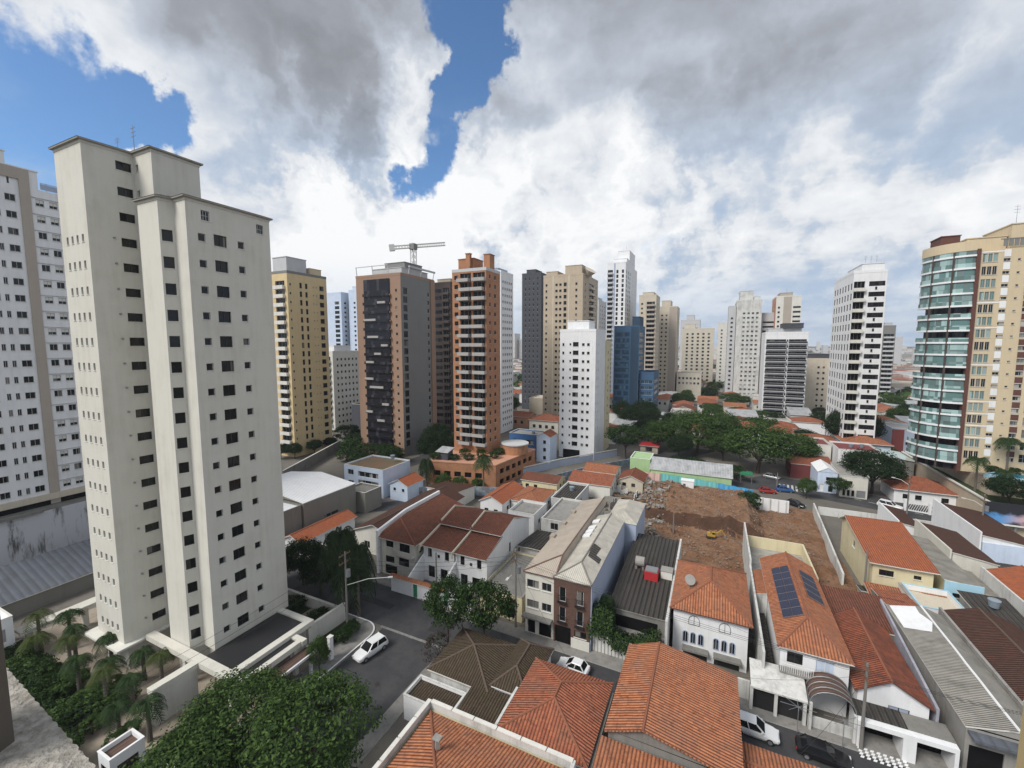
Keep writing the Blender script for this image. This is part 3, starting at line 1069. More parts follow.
# far streets
sheet('avenue', [[(-90, 66), (-76, 80), (-61, 98.5), (-53, 102), (-40, 128), (-20, 158), (-8, 178), (2, 176), (-12, 152), (-32, 122), (-46, 99), (-56, 93), (-70, 78), (-84, 66)]], asphalt, .010)
sheet('far_street', [[(-14, 128), (8, 133), (20, 134), (40, 128), (58, 113), (90, 96), (90, 108), (62, 121), (44, 139), (30, 146), (16, 150), (8, 141), (-12, 137)]], asphalt, .016)
sheet('tower_street', [[(-96, 90), (-90, 90), (-84, 180), (-92, 180)]], asphalt, .014)
m = MB()
for k in range(7):
    m.poly([(17.5 + k * 1.0, 136.2, .024), (18.0 + k * 1.0, 136.2, .024), (18.6 + k * 1.0, 141.6, .024), (18.1 + k * 1.0, 141.6, .024)])
for k in range(9):
    x, y = 29 + k * 2.6, 138.5 - k * 1.35
    m.poly([(x, y, .024), (x + 1.3, y - .65, .024), (x + 1.36, y - .45, .024), (x + .06, y + .2, .024)])
structure('road_markings', m, line_m)

# demolition site: bare dirt in two levels with a cut bank between them
from mathutils import noise as mnoise
m = MB()
nx, ny = 120, 140


_mr = random.Random(31)
MOUNDS = [(_mr.uniform(-13, 19), _mr.uniform(80, 118), _mr.uniform(.9, 2.6), _mr.uniform(.35, 1.3)) for _ in range(26)]


def dirt_h(x, y):
    n = mnoise.fractal(Vector((x * .16, y * .16, 0)), 1.0, 2.0, 4) * .55 + mnoise.fractal(Vector((x * .9, y * .9, 3)), 1.0, 2.0, 3) * .22
    edge = 97.6 + mnoise.noise(Vector((x * .25, 7, 0))) * 1.3 - .05 * x
    k = min(1, max(0, (y - edge) / .7))
    k = k * k * (3 - 2 * k) * (1 if x < 8 else max(0, 1 - (x - 8) / 3))
    h = .45 + n + 2.7 * k
    trench = math.exp(-((y - edge + 1.4) / 1.2) ** 2) * (1 if x < 8 else 0)
    for mx, my, mr, mh in MOUNDS:
        d2 = ((x - mx) ** 2 + (y - my) ** 2) / (mr * mr)
        if d2 < 6:
            h += mh * math.exp(-d2) * (1 + .35 * mnoise.noise(Vector((x * 1.4, y * 1.4, 9))))
    return max(.03, h - .35 * trench)


X0, X1, Y0, Y1 = -15, 22.5, 77.4, 120
for j in range(ny):
    for i in range(nx):
        xs = [X0 + (X1 - X0) * (i + a) / nx for a in (0, 1)]
        ys = [Y0 + (Y1 - Y0) * (j + a) / ny for a in (0, 1)]
        if xs[0] > 7.5 and False:
            continue
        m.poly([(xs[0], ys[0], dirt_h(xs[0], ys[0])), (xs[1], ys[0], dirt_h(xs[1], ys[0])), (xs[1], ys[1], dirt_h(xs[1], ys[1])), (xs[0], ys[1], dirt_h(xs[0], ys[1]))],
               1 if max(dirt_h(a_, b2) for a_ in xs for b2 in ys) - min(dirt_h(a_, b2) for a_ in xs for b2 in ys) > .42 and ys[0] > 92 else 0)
structure('dirt', m, [dirt_m, bank_shade_m])
sheet('garden_paving', [[(-84, 12), (-44.4, 12), (-44.4, 43.6), (-84, 43.6)]], pave_m, .006)
sheet('lawn', [[(-80, 13), (-60, 13), (-60, 21), (-80, 21)], [(-51.5, 38.5), (-46, 38.5), (-46, 43), (-51.5, 43)], [(-66, 39), (-54, 39), (-54, 43), (-66, 43)], [(-49, 20), (-45, 20), (-45, 28), (-49, 28)]], grass_m, .012)

# ------------------------------------------------------------------ the cream tower on the left
def offset_poly(pl, d):
    out = []
    n = len(pl)
    for k in range(n):
        p0, p1, p2 = Vector(pl[k - 1]), Vector(pl[k]), Vector(pl[(k + 1) % n])
        a, c = (p1 - p0).normalized(), (p2 - p1).normalized()
        n1, n2 = Vector((a.y, -a.x)), Vector((c.y, -c.x))
        h = n1 + n2
        h = h / max(.3, (1 + n1.dot(n2)))
        out.append(tuple(p1 + h * d))
    return out


tw_ = thing('apartment_tower', 'tall cream apartment tower with stepped corners and a dark eave, close on the left', 'apartment tower', (-60, 32, 0))
U = [(-69.6, 24.3), (-63.3, 24.3), (-62.9, 28.8), (-59.0, 28.8), (-59.0, 33.9), (-69.6, 33.9)]
Lw = [(-59.0, 27.1), (-55.0, 27.1), (-54.5, 28.4), (-52.2, 28.3), (-52.2, 38.0), (-67, 38.0), (-67, 33.9), (-59.0, 33.9)]
ZB, ZU, ZL = 4.0, 62.3, 55.9
op = Openings(tw_)
body = MB()
R17 = [5.6 + 2.89 * i for i in range(17)]
dk = (blackmetal, g_dark)


def put_wins(a, b_, centre_u, w, h, zs, style, holes, name='window'):
    for z in zs:
        holes.append((centre_u - w / 2, centre_u + w / 2, z - h / 2, z + h / 2))
        op.window(a, b_, centre_u, z - h / 2, w, h, style, dk if w > .9 else (alu, g_dark), .2, name)


for pl, zt, in ((U, ZU), (Lw, ZL)):
    for k in range(len(pl)):
        a, c = pl[k], pl[(k + 1) % len(pl)]
        hs = []
        if pl is U and k == 0:
            for s_ in (-68.2, -67.0, -65.8, -64.55):
                put_wins(a, c, s_ - a[0], .48, .85, R17, 'tall', hs)
        if pl is U and k == 1:
            put_wins(a, c, 3.6, 1.45, 1.0, R17 + [R17[-1] + 2.89 * j for j in (1, 2, 3)], 'slide', hs)
        if pl is U and k == 2:
            put_wins(a, c, .75, .55, .8, R17 + [R17[-1] + 2.89 * j for j in (1, 2, 3)], 'tall', hs)
        if pl is Lw and k == 1:
            put_wins(a, c, .66, .95, 1.25, R17, 'tall', hs)
        if pl is Lw and k == 3:
            for u, w, h in ((1.5, .78, .85), (3.5, 1.45, 1.3), (5.9, .78, .85)):
                put_wins(a, c, u, w, h, R17, 'slide' if w > 1 else 'tall', hs)
            put_wins(a, c, 2.0, .9, 1.1, [54.3], 'grid', hs)
            put_wins(a, c, 8.4, .9, 1.1, [54.3], 'grid', hs)
        facade(body, a, c, ZB - .2, zt, hs, .22)
body.poly([(*p, ZU) for p in U])
body.poly([(*p, ZL) for p in Lw])
body.build('wall', cream, tw_)
for pl, zt in ((U, ZU), (Lw, ZL)):
    m = MB()
    m.prism(offset_poly(pl, .06), zt - .4, zt - .12)
    m.build('cornice', cream, tw_)
    m = MB()
    m.prism(offset_poly(pl, .32), zt - .117, zt + .05)
    m.build('eave_board', cream_d, tw_)
    m = MB()
    lo, hi = offset_poly(pl, .36), offset_poly(pl, -.5)
    n = len(pl)
    for k in range(n):
        j = (k + 1) % n
        m.poly([(*lo[k], zt + .053), (*lo[j], zt + .053), (*hi[j], zt + .35), (*hi[k], zt + .35)])
    m.poly([(*p, zt + .053) for p in reversed(lo)])
    m.poly([(*p, zt + .35) for p in hi])
    m.build('eave_roof', r_dark, tw_)
antenna(tw_, -63.9, 29.5, ZU + .5, 3.2)
antenna(tw_, -64.6, 28.2, ZU + .5, 1.4, .03)
for z in R17:
    m = MB()
    m.tube([(-63.2, 26.5, z + .35), (-62.9, 26.5, z + .35)], .11, 8)
    m.build('vent_outlet', greymetal, tw_)
# recessed base and slab above it
m = MB()
m.prism(offset_poly(U, -.5), 0, ZB - .45)
m.prism(offset_poly(Lw, -.5), 0, ZB - .45)
m.build('base_wall', offwhite, tw_)
m = MB()
m.prism([(-70.6, 23.2), (-62.4, 23.2), (-62.4, 29.5), (-70.6, 35)], ZB - .45, ZB - .203)
m.build('base_slab', offwhite, tw_)
op.flush()

# entrance frames and canopies round the tower's foot
cn = thing('entrance_canopy', 'white concrete frame with dark glazed bays around the foot of the cream tower', 'canopy', (-49, 30, 0))


def beam(b_, x0, x1, y0, y1, z0, z1):
    b_.box(x0, x1, y0, y1, z0, z1)


m = MB()
beam(m, -62.3, -45.6, 26.0, 27.0, 3.55, 4.2)
beam(m, -46.9, -46.0, 27.0, 37.0, 3.55, 4.2)
beam(m, -52.1, -46.9, 36.2, 37.0, 3.55, 4.2)
beam(m, -45.95, -44.0, 33.6, 34.3, 3.3, 3.95)
beam(m, -44.9, -44.2, 26.9, 33.6, 3.3, 3.95)
beam(m, -45.6, -44.2, 26.2, 26.897, 3.3, 3.95)
m.build('roof_frame', cream, cn)
m = MB()
m.box(-52.0, -46.95, 27.05, 36.15, 3.6, 4.0)
m.build('dark_roof_panel', blackmetal, cn)
m = MB()
m.box(-45.95, -44.95, 27.0, 33.55, 3.4, 3.75)
m.build('dark_roof_panel', blackmetal, cn)
for x, y in ((-46.4, 26.5), (-46.4, 36.5), (-44.55, 33.0), (-54.8, 26.5)):
    m = MB()
    m.box(x - .25, x + .25, y - .25, y + .25, 0, 3.3)
    m.build('column', cream, cn)
m = MB()
m.box(-52.4, -51.4, 21.6, 25.99, 3.55, 4.15)
m.build('roof_frame', cream, cn)
m = MB()
m.box(-52.3, -51.5, 21.7, 25.9, 0, 3.5)
m.build('screen_wall', offwhite, cn)
pc = thing('entrance_porch', 'low brown porch with a white rim, beside the tower entrance', 'porch', (-43.4, 31, 0))
m = MB()
m.box(-44.1, -42.6, 27.4, 34.2, 2.75, 2.9)
m.build('roof_panel', r_brown, pc)
m = MB()
m.box(-42.58, -42.4, 27.2, 34.4, 2.7, 3.0)
m.box(-44.1, -42.6, 34.203, 34.4, 2.7, 3.0)
m.box(-44.1, -42.6, 27.2, 27.397, 2.7, 3.0)
m.build('rim', white, pc)
for y in (28, 33.7):
    m = MB()
    m.box(-42.95, -42.65, y - .15, y + .15, 0, 2.7)
    m.build('column', white, pc)

# ------------------------------------------------------------------ the white slab at far left
hs = thing('apartment_block', 'long white slab block with a brown vertical strip, at the left edge', 'apartment block', (-124, 32, 9))
op = Openings(hs)
body = MB()
a, c = (-116.0, 4.0), (-116.0, 56.0)
hl = []
fh, n = 3.0, 19
for i in range(n):
    z = 10.9 + i * fh
    for t_, w in ((8, 1.3), (12, .6), (14.5, 1.3), (18, .6), (21, 1.3), (24.5, 1.2), (27.5, .6), (29.6, 1.3), (31.4, .55), (32.5, .55), (34.1, 1.35), (37.9, 1.15), (39.75, 1.15), (41.6, .8), (44, 1.2), (46.5, 1.2), (49, .8), (52, 1.2)):
        u = t_ - 4.0
        hl.append((u - w / 2, u + w / 2, z + .9, z + 2.1))
        op.window(a, c, u, z + .9, w, 1.2, 'blind' if rnd.random() < .6 and t_ > 37 else 'slide', (alu, g_dark), .16)
facade(body, a, c, 8.5, 68.8, hl, .2)
body.box(-132, -116.0, 4, 56, 8.5, 68.8, 0, 'E')
body.build('wall', white, hs)
m = MB()
m.box(-115.98, -115.75, 35.3, 36.7, 9, 71.9)
m.box(-115.98, -115.75, 4, 35.297, 69.9, 71.9)
m.build('facade_strip', taupe, hs)
m = MB()
for i in range(n):
    m.box(-115.985, -115.86, 36.81, 56, 10.9 + i * fh + 2.3, 10.9 + i * fh + 2.42)
m.build('floor_band', palegrey, hs)
roof_box(hs, -131, -116.02, 5, 33.9, 68.8, 74.2, white)
roof_box(hs, -131, -116.04, 34.2, 37.9, 68.8, 71.9, white)
m = MB()
for y in range(39, 56, 2):
    m.box(-116.2, -116.1, y, y + .1, 68.8, 70.2)
m.box(-116.2, -116.1, 38.2, 56, 70.1, 70.2)
m.box(-116.18, -116.12, 38.2, 56, 69.0, 70.0)
m.build('roof_railing', bluegrey, hs)
m = MB()
m.box(-115.98, -115.3, 4, 56, 10.0, 11.1)
m.build('podium_band', beige2, hs)
m = MB()
m.box(-115.99, -115.9, 4, 56, 8.6, 9.99)
m.build('podium_opening', void, hs)
op.flush()

rw = thing('retaining_wall', 'high stained concrete retaining wall below the long white slab block', 'wall', (-108, 30, 0))
m = MB()
m.prism([(-112, 4), (-112.3, 34), (-112.6, 56), (-134, 56), (-134, 4)], 0, 8.9, 0, 1)
m.build('wall_face', [pattern('streaked_concrete', lambda t: t.mix(t.ramp(t.noise(t.vmath('MULTIPLY', t.n('ShaderNodeNewGeometry').outputs['Position'], (1, .55, .10)), 1.0, 6, .7), .50, .66), (.52, .53, .56), (.09, .09, .09)), .95), concrete_d], rw)
m = MB()
m.box(-112.3, -111.6, 4, 33, 8.903, 9.4)
m.build('coping', concrete_d, rw)
sh = house('shed', 'low shed with a sloping blue grey sheet roof, behind the pergola left of the tower', (-100, -91.5, 14, 60), 2.6, 'shed_w', 2.6, greywall, r_blue, over=.3, cat='shed')
pg = thing('pergola', 'cream concrete walkway roof on posts, left of the cream tower', 'pergola', (-79, 30, 0))
m = MB()
m.box(-80.5, -78.6, 20, 42, 2.9, 3.3)
m.build('roof_beam', cream, pg)
for y in (21, 26.5, 32, 38):
    m = MB()
    m.box(-79.9, -79.3, y - .3, y + .3, 0, 2.9)
    m.build('column', cream, pg)
nb = house('house', 'narrow white house with dark glazed corner windows, at the left edge beside the garden', (-86, -78.5, 13, 19.5), 5.6, 'flat', 0, white, white, [('E', 3.2, 3.0, 5.2, 1.7, 'slide3'), ('E', 3.2, .6, 5.2, 1.7, 'slide3')], parapet=.4, over=0)

# ------------------------------------------------------------------ skyline towers
def slab_cols(n, w, h, sill, style, m0=.08, m1=.92, ms=None):
    return [('w', m0 + (m1 - m0) * (k + .5) / n, w, h, sill, style) + ((ms,) if ms else ()) for k in range(n)]


dkw = (blackmetal, g_dark)
t = tower('apartment_tower', 'yellow apartment tower with white balconies and a grey rooftop box, behind the cream tower', (-143, -133.1, 102.5, 119), 64.2, yellow, 3.0, 2.0,
          [('w', .12, .9, 1.0, 1.0, 'tall'), ('b', .38, .86, 1.0, 1.1, (offwhite, g_dark))],
          [('w', .07, .6, .8, 1.1, 'tall'), ('w', .32, .95, 1.9, .6, 'tall', dkw), ('w', .46, .95, 1.9, .6, 'tall', dkw), ('w', .64, .35, .5, 1.3, 'tall'), ('w', .72, .35, .5, 1.3, 'tall'),
           ('w', .86, 1.9, 1.7, .6, 'slide', dkw)], 'E', nfl=20, wmats=(alu, g_dark), roofm=grey_panel)
roof_box(t, -142, -135, 104, 112, 64.2, 70, palegrey)
roof_box(t, -141, -134.5, 113, 118, 64.2, 67.3, yellow2)

t = tower('apartment_tower', 'dark glass tower with tan and grey side walls and a terraced crown, below the crane', (-118.9, -98.6, 119.6, 139.2), 63.6, tan_panel, 3.0, 3.0,
          [('r', .20, .76, 2.3, .35, (blackmetal, g_black)), ('w', .90, .8, 1.0, 1.0, 'tall', dkw)],
          [('w', .12, 2.2, 2.2, .4, 'slide', dkw), ('w', .80, 1.0, 1.5, .7, 'tall', dkw)], 'E', nfl=19, side_wall=grey_panel, cat='apartment tower')
m = MB()
m.box(-115, -103.4, 119.2, 119.597, 3, 62.8)
for i in range(19):
    m.box(-115.1, -103.3, 118.6, 119.19, 3.0 + i * 3.0 - .2, 3.0 + i * 3.0 + .75)
m.build('curtain_wall', g_black, t)
for i, x0_, w_ in ((3, -109.5, 3.4), (4, -114.6, 3), (7, -112.5, 6.2), (8, -114.8, 4), (11, -110, 3), (12, -106.8, 3), (13, -113, 5), (15, -114.5, 5.5), (17, -108, 3.5), (5, -107, 3), (10, -114, 3.6)):
    m = MB()
    m.box(x0_, x0_ + w_, 118.2, 118.59, 3.0 + i * 3.0 + .2, 3.0 + i * 3.0 + .95)
    m.build('pale_balustrade', balc_grey, t)
for i in range(19):
    m = MB()
    m.box(-103.25, -102.9, 118.9, 119.59, 3.0 + i * 3.0 - .1, 3.0 + i * 3.0 + .4)
    m.build('floor_ledge', tan_panel, t)
m = MB()
m.box(-98.58, -98.25, 136.6, 139.2, 3, 64)
m.build('facade_strip', tan_panel, t)
roof_box(t, -113, -100, 122, 137, 63.6, 66.6, palegrey)
roof_box(t, -110, -101, 125, 135, 66.8, 69.0, grey_panel)
m = MB()
for x in (-118.5, -111, -104):
    m.obox((x, 119.9, 63.6), (x, 119.4, 67.6), .2, .2)
m.obox((-118.6, 119.4, 67.4), (-103.8, 119.4, 67.4), .25, .25)
for y in (124, 131, 138.6):
    m.obox((-98.9, y, 63.6), (-98.0, y, 67.2), .2, .2)
m.obox((-98.0, 123.6, 67.1), (-98.0, 139, 67.1), .5, .6)
m.build('rooftop_frame', palegrey, t)

# tower crane
cr_ = thing('tower_crane', 'white tower crane with a horizontal jib, above the dark glass tower', 'crane', (-118, 152, 0))


def lattice(b_, p, q, w, n, r=.07):
    p, q = Vector(p), Vector(q)
    d = (q - p).normalized()
    s1 = d.cross(Vector((0, 0, 1))) if abs(d.z) < .9 else Vector((1, 0, 0))
    s1.normalize()
    s2 = s1.cross(d)
    cs = [s1 * (w / 2 * a_) + s2 * (w / 2 * b2) for a_, b2 in ((-1, -1), (1, -1), (1, 1), (-1, 1))]
    for k in cs:
        b_.obox(p + k, q + k, r * 2, r * 2)
    for i in range(n):
        e, f = p + (q - p) * (i / n), p + (q - p) * ((i + 1) / n)
        for j in range(4):
            b_.obox(e + cs[j], f + cs[(j + 1) % 4], r, r)


jd = Vector((.79, .61, .12))
m = MB()
lattice(m, (-118, 152, 0), (-118, 152, 80.5), 1.7, 34, .13)
m.build('mast', steelw, cr_)
m = MB()
top = Vector((-118, 152, 81.5))
lattice(m, top + jd * 1.5, top + jd * 13.5, 1.2, 12, .12)
m.build('jib', steelw, cr_)
m = MB()
lattice(m, top - jd * 1.5, top - jd * 10, 1.2, 7, .12)
m.obox(top - jd * 9.9, top - jd * 7.7, 1.6, 2.6)
m.build('counter_jib', steelw, cr_)
m = MB()
m.box(-119.2, -116.8, 150.8, 153.2, 80.1, 82.5)
m.build('slewing_cab', grey_panel, cr_)

t = tower('apartment_tower', 'dark brown tower with banded balconies, between the crane tower and the orange brick tower', (-117.8, -106.5, 162.4, 176), 66.5, darkbrown, 3.1, 3,
          [('r', .06, .60, 1.5, .9, (blackmetal, g_black)), ('b', .66, .95, .9, 1.0, (darkbrown, g_black))], [('w', .5, 1.4, 1.4, .9, 'slide', dkw)], 'E', nfl=20)
roof_box(t, -115, -108, 165, 173, 66.5, 69, beige)

# orange brick tower on its podium
ot = tower('apartment_tower', 'orange brick tower with curved white balconies and two rooftop chimneys', (-72.7, -61.0, 112.0, 120.9), 61.4, obrick, 2.72, 3.0,
           [('w', .12, 1.3, 1.3, .7, 'slide', dkw), ('b', .24, .56, 1.5, .85, (balc_grey, g_dark), .35), ('b', .62, .96, 1.5, .85, (balc_grey, g_dark), -.35)],
           [('w', .25, .9, 1.2, .8, 'tall', dkw), ('w', .62, 1.2, 1.2, .8, 'slide', dkw)], 'E', z0=6.5, nfl=19, roofm=palegrey)
roof_box(ot, -72.0, -66.5, 114.5, 120, 61.4, 65.6, obrick)
roof_box(ot, -63.4, -61.4, 115, 118, 61.4, 66.5, obrick, 'chimney')
roof_box(ot, -68.6, -67.2, 113.2, 114.3, 61.4, 66.8, obrick, 'chimney')
pd = thing('parking_podium', 'long orange brick parking podium with square dark openings, around the orange tower', 'podium', (-62, 110, 0))
body = MB()
pp = [(-73.5, 99.0), (-53.5, 103.2), (-50.5, 124.6), (-73.5, 124.6)]
op = Openings(pd)
for k in range(4):
    a, c = pp[k], pp[(k + 1) % 4]
    hs_ = []
    L = math.dist(a, c)
    if k < 2:
        u = 3.0
        while u < L - 2.2:
            for z in ((2.6,) if k == 0 else (.6, 3.6)):
                hs_.append((u - 1.0, u + 1.0, z, z + 1.5, .4))
                op.window(a, c, u, z, 2.0, 1.5, 'plain', (blackmetal, void), .38, 'parking_opening')
            u += 3.1
    facade(body, a, c, 0, 6.5, hs_)
body.poly([(*p, 6.5) for p in pp])
body.build('wall', obrick, pd)
op.flush()
m = MB()
m.prism(offset_poly(pp, .12), 6.503, 6.8)
m.build('coping', pink, pd)
m = MB()
m.tube([(-54.5, 118, 6.8), (-54.5, 118, 9.6)], 4.0, 20)
m.build('round_stair', obrick, pd)
m = MB()
m.tube([(-54.5, 118, 9.603), (-54.5, 118, 9.9)], 4.25, 20)
m.build('round_stair_roof', palegrey, pd)
ht = house('gatehouse', 'small dark booth with a pale sloping roof, on the orange podium', (-71.5, -68, 101.2, 104), 9.2, 'shed_n', .8, darkslab, r_pale, z0=6.8, over=.4, cat='booth')

t = tower('apartment_tower', 'slim white tiled tower just right of the orange brick tower', (-94, -85.2, 169.8, 182.3), 71.0, white, 2.9, 2,
          slab_cols(3, 1.0, 1.1, .9, 'tall', ms=dkw), slab_cols(5, 1.0, 1.1, .9, 'tall', ms=dkw), 'E', nfl=23)
roof_box(t, -93, -87, 171, 180, 71, 73, bluegrey)
t = tower('office_tower', 'dark slate grey slab tower with hardly any openings, left of the beige tower', (-107.2, -94.7, 242.1, 256), 81.5, darkslab, 3.1, 3,
          slab_cols(4, .6, 1.6, .7, 'tall', ms=dkw), slab_cols(3, .6, 1.6, .7, 'tall', ms=dkw), 'E', nfl=25, cat='office tower')
roof_box(t, -105, -99, 244, 254, 81.5, 84.5, darkslab)
t = tower('apartment_tower', 'broad beige tower with an ornate crown and rooftop dish, behind the white mid-height block', (-79.7, -59.2, 206.7, 236), 73.5, beige, 3.0, 2,
          [('w', .08, 1.0, 1.2, .8, 'tall'), ('w', .34, 1.2, 1.2, .8, 'slide', dkw), ('w', .44, 1.2, 1.2, .8, 'slide', dkw), ('w', .56, 1.5, 1.8, .5, 'slide', dkw), ('w', .84, 1.0, 1.2, .8, 'tall', dkw),
           ('s', .24, .27, beige2), ('s', .64, .67, beige2)],
          [('w', .15, 1.2, 1.2, .8, 'slide', dkw), ('b', .4, .7, 1.2, 1.0, (beige2, g_dark)), ('w', .85, 1.2, 1.2, .8, 'slide', dkw)], 'E', nfl=23)
roof_box(t, -79, -73, 209, 230, 73.5, 76.3, beige)
roof_box(t, -69, -60.5, 209, 228, 73.5, 78.6, beige)
m = MB()
m.tube([(-59.5, 214, 73), (-57.2, 213, 76.5)], [.5, 3.0], 14, caps=True)
m.build('rooftop_dish', beige2, t)
t = tower('apartment_tower', 'distant white tower with dark window bands, between the beige and the tall white towers', (-86, -79.5, 320.3, 345), 72.0, palegrey, 3.1, 2,
          slab_cols(2, 1.4, 1.3, .8, 'slide', ms=dkw), slab_cols(3, 1.4, 1.3, .8, 'slide', ms=dkw), 'E', nfl=22)
roof_box(t, -85, -80.5, 322, 335, 72, 74.5, palegrey)
t = tower('apartment_tower', 'tallest white tower with a slanted stepped top and vertical dark bands', (-67.6, -55.5, 294.8, 340), 93.5, white, 3.1, 3,
          [('b', .02, .30, 1.4, 1.0, (palegrey, g_black)), ('w', .55, 1.4, 2.2, .4, 'slide', dkw), ('w', .85, 1.4, 2.2, .4, 'slide', dkw), ('s', .36, .44, bluegrey)],
          [('w', .08, 2.0, 2.2, .4, 'slide', dkw), ('w', .22, 2.0, 2.2, .4, 'slide', dkw), ('w', .36, 2.0, 2.2, .4, 'slide', dkw), ('w', .62, .9, 1.0, 1.0, 'tall', dkw), ('w', .82, .9, 1.0, 1.0, 'tall', dkw)], 'E', nfl=28)
roof_box(t, -66, -57, 306, 338, 93.5, 98.5, white)
roof_box(t, -65, -57, 316, 338, 98.7, 105.5, white)
antenna(t, -60, 320, 105.5, 4)
t = tower('apartment_block', 'white mid-height block standing alone, in front of the blue office tower', (-49.1, -36.4, 143.7, 158), 44.2, white, 2.9, 3.6,
          [('w', .10, .7, .9, 1.0, 'tall', dkw), ('w', .30, .6, .7, 1.2, 'tall', dkw), ('w', .45, 2.0, 1.5, .8, 'slide', dkw), ('w', .66, .9, .9, 1.0, 'tall', dkw), ('w', .80, .9, .9, 1.0, 'tall', dkw)],
          [('w', .10, .6, .7, 1.1, 'tall', dkw), ('w', .30, .6, .7, 1.1, 'tall', dkw)], 'E', nfl=13, cat='apartment block')
roof_box(t, -47.8, -40, 148, 156, 44.2, 48.0, white)
m = MB()
m.box(-47.5, -41.5, 143.55, 143.69, 0, 3.0)
m.build('garage_opening', void, t)
t = tower('apartment_block', 'cream rear wing joined to the white mid-height block', (-47.0, -36.2, 158.1, 166), 40.5, cream_y, 2.9, 3.6, [], [('w', .5, 1.0, 1.0, 1.0, 'tall', dkw)], 'E', nfl=12, cat='apartment block')
t = tower('office_tower', 'blue glass office tower with a dark blue service shaft', (-50.1, -36.8, 237.4, 258), 49.0, bluepanel, 3.2, 2,
          [('r', .05, .62, 2.2, .5, (bluedark, g_blue)), ('s', .68, .98, bluedark)], [('r', .08, .92, 2.2, .5, (bluedark, g_blue))], 'E', nfl=14, cat='office tower')
roof_box(t, -40.8, -36.9, 238.5, 252, 49, 54.5, bluedark)
t2 = tower('office_block', 'lower blue panelled block beside the blue glass office tower', (-36.5, -29, 240, 262), 24, bluepanel, 3.2, 2, [('r', .08, .92, 1.8, .8, (white, g_blue))], [('r', .08, .92, 1.8, .8, (white, g_blue))], 'E', nfl=6, cat='office block')
t = tower('apartment_tower', 'cream tower with a dark balcony column, right of the tall white tower', (-46.8, -35.9, 297.8, 318), 71.5, beige2, 3.0, 2,
          [('w', .18, 1.2, 1.2, .9, 'slide', dkw), ('b', .45, .92, 1.3, 1.0, (taupe, g_dark))], slab_cols(3, 1.2, 1.4, .8, 'slide', ms=dkw), 'E', nfl=22)
roof_box(t, -45, -38, 300, 316, 71.5, 74, beige2)
t = tower('apartment_tower', 'cream tower with a brown middle bay, left of the cream mid-height blocks', (-37.6, -25.3, 329, 352), 66.0, beige2, 3.0, 2,
          [('w', .18, 1.2, 1.2, .9, 'slide', dkw), ('w', .42, 1.2, 1.2, .9, 'slide', dkw), ('s', .58, .98, taupe)], slab_cols(3, 1.4, 1.3, .8, 'slide', ms=dkw), 'E', nfl=20)
roof_box(t, -36, -30, 331, 345, 66, 71, beige2)
t = tower('apartment_block', 'cream mid-height block with paired dark windows, right of the brown-bay tower', (-26, -1, 400, 420), 52.5, beige3, 3.0, 2, slab_cols(5, 1.7, 1.4, .9, 'slide', ms=dkw), slab_cols(3, 1.6, 1.4, .9, 'slide', ms=dkw), 'E', nfl=16, cat='apartment block')
roof_box(t, -24, -16, 402, 412, 52.5, 57, beige3)
t = tower('apartment_block', 'far grey white block showing over the cream mid-height block', (-36, -16, 520, 540), 66, palegrey, 3.0, 2, slab_cols(6, 1.5, 1.2, .9, 'slide', ms=dkw), [], 'E', nfl=19, cat='apartment block')
roof_box(t, -30, -22, 522, 534, 66, 72, palegrey)
t = tower('apartment_block', 'slim pale block left of the broad white tower', (1.5, 12.0, 400, 420), 57, offwhite, 3.0, 2, slab_cols(2, 1.2, 1.2, .9, 'slide', ms=dkw), [], 'W', nfl=17, cat='apartment block')
tower('apartment_block', 'grey wing left of the broad white tower', (7.4, 11.9, 331, 350), 65, palegrey, 3.0, 2, [('w', .5, 1.4, 1.2, .9, 'slide', dkw)], [], 'W', nfl=19, cat='apartment block')
house('long_house', 'low long cream building with a row of windows, in front of the cream mid-height block', (-24.1, -8.0, 330, 345), 19, 'flat', 0, beige3, concrete, [('S', 1.8 + 2.5 * k, z, 1.4, 1.5, 'slide') for k in range(6) for z in (11.5, 15)], parapet=.6, over=0, cat='building')
t = tower('apartment_tower', 'broad white tower with a stepped top, right of the pale slim block', (12.2, 27.0, 329.8, 360), 68.5, white_dirty, 3.0, 2,
          slab_cols(4, 1.4, 1.2, .9, 'slide', .22, .92), [('s', .3, .6, grey_panel), ('w', .15, 1.0, 1.2, .9, 'tall', dkw), ('w', .8, 1.0, 1.2, .9, 'tall', dkw)], 'W', nfl=20)
roof_box(t, 14, 22, 333, 352, 68.5, 75.5, white_dirty)
roof_box(t, 22.3, 26, 333, 352, 68.5, 71.5, white_dirty)
t = tower('apartment_block', 'white side wing with dark window bands, right of the broad white tower', (27.4, 35.5, 335, 360), 60, palegrey, 3.0, 2, [('r', .1, .9, 1.2, .9, dkw)], [], 'W', nfl=18, cat='apartment block')
t = tower('apartment_tower', 'white tower with rows of dark balconies and a blank white side wall', (22.5, 40.5, 249, 268), 45.0, white, 2.95, 2.0,
          [('b', .03, .50, 1.2, 1.0, (white, g_dark, blackmetal)), ('b', .56, .97, 1.2, 1.0, (white, g_dark, blackmetal)), ('w', .53, .6, 1.0, .9, 'tall', dkw)], [], 'W', nfl=14)
roof_box(t, 24, 38, 252, 265, 45, 47.6, palegrey)
roof_box(t, 30, 38.5, 250.5, 262, 47.82, 50, darkslab)
t = tower('apartment_tower', 'brick and white tower top rising behind the black-balcony tower', (34.7, 48.5, 328, 350), 70, offwhite, 3.0, 2,
          [('w', .12, 1.2, 1.2, .9, 'slide', dkw), ('s', .3, .62, taupe), ('r', .68, .98, 1.2, .9, dkw)], [('s', .02, .98, pink)], 'W', nfl=21)
roof_box(t, 37, 44, 331, 345, 70, 73, taupe)
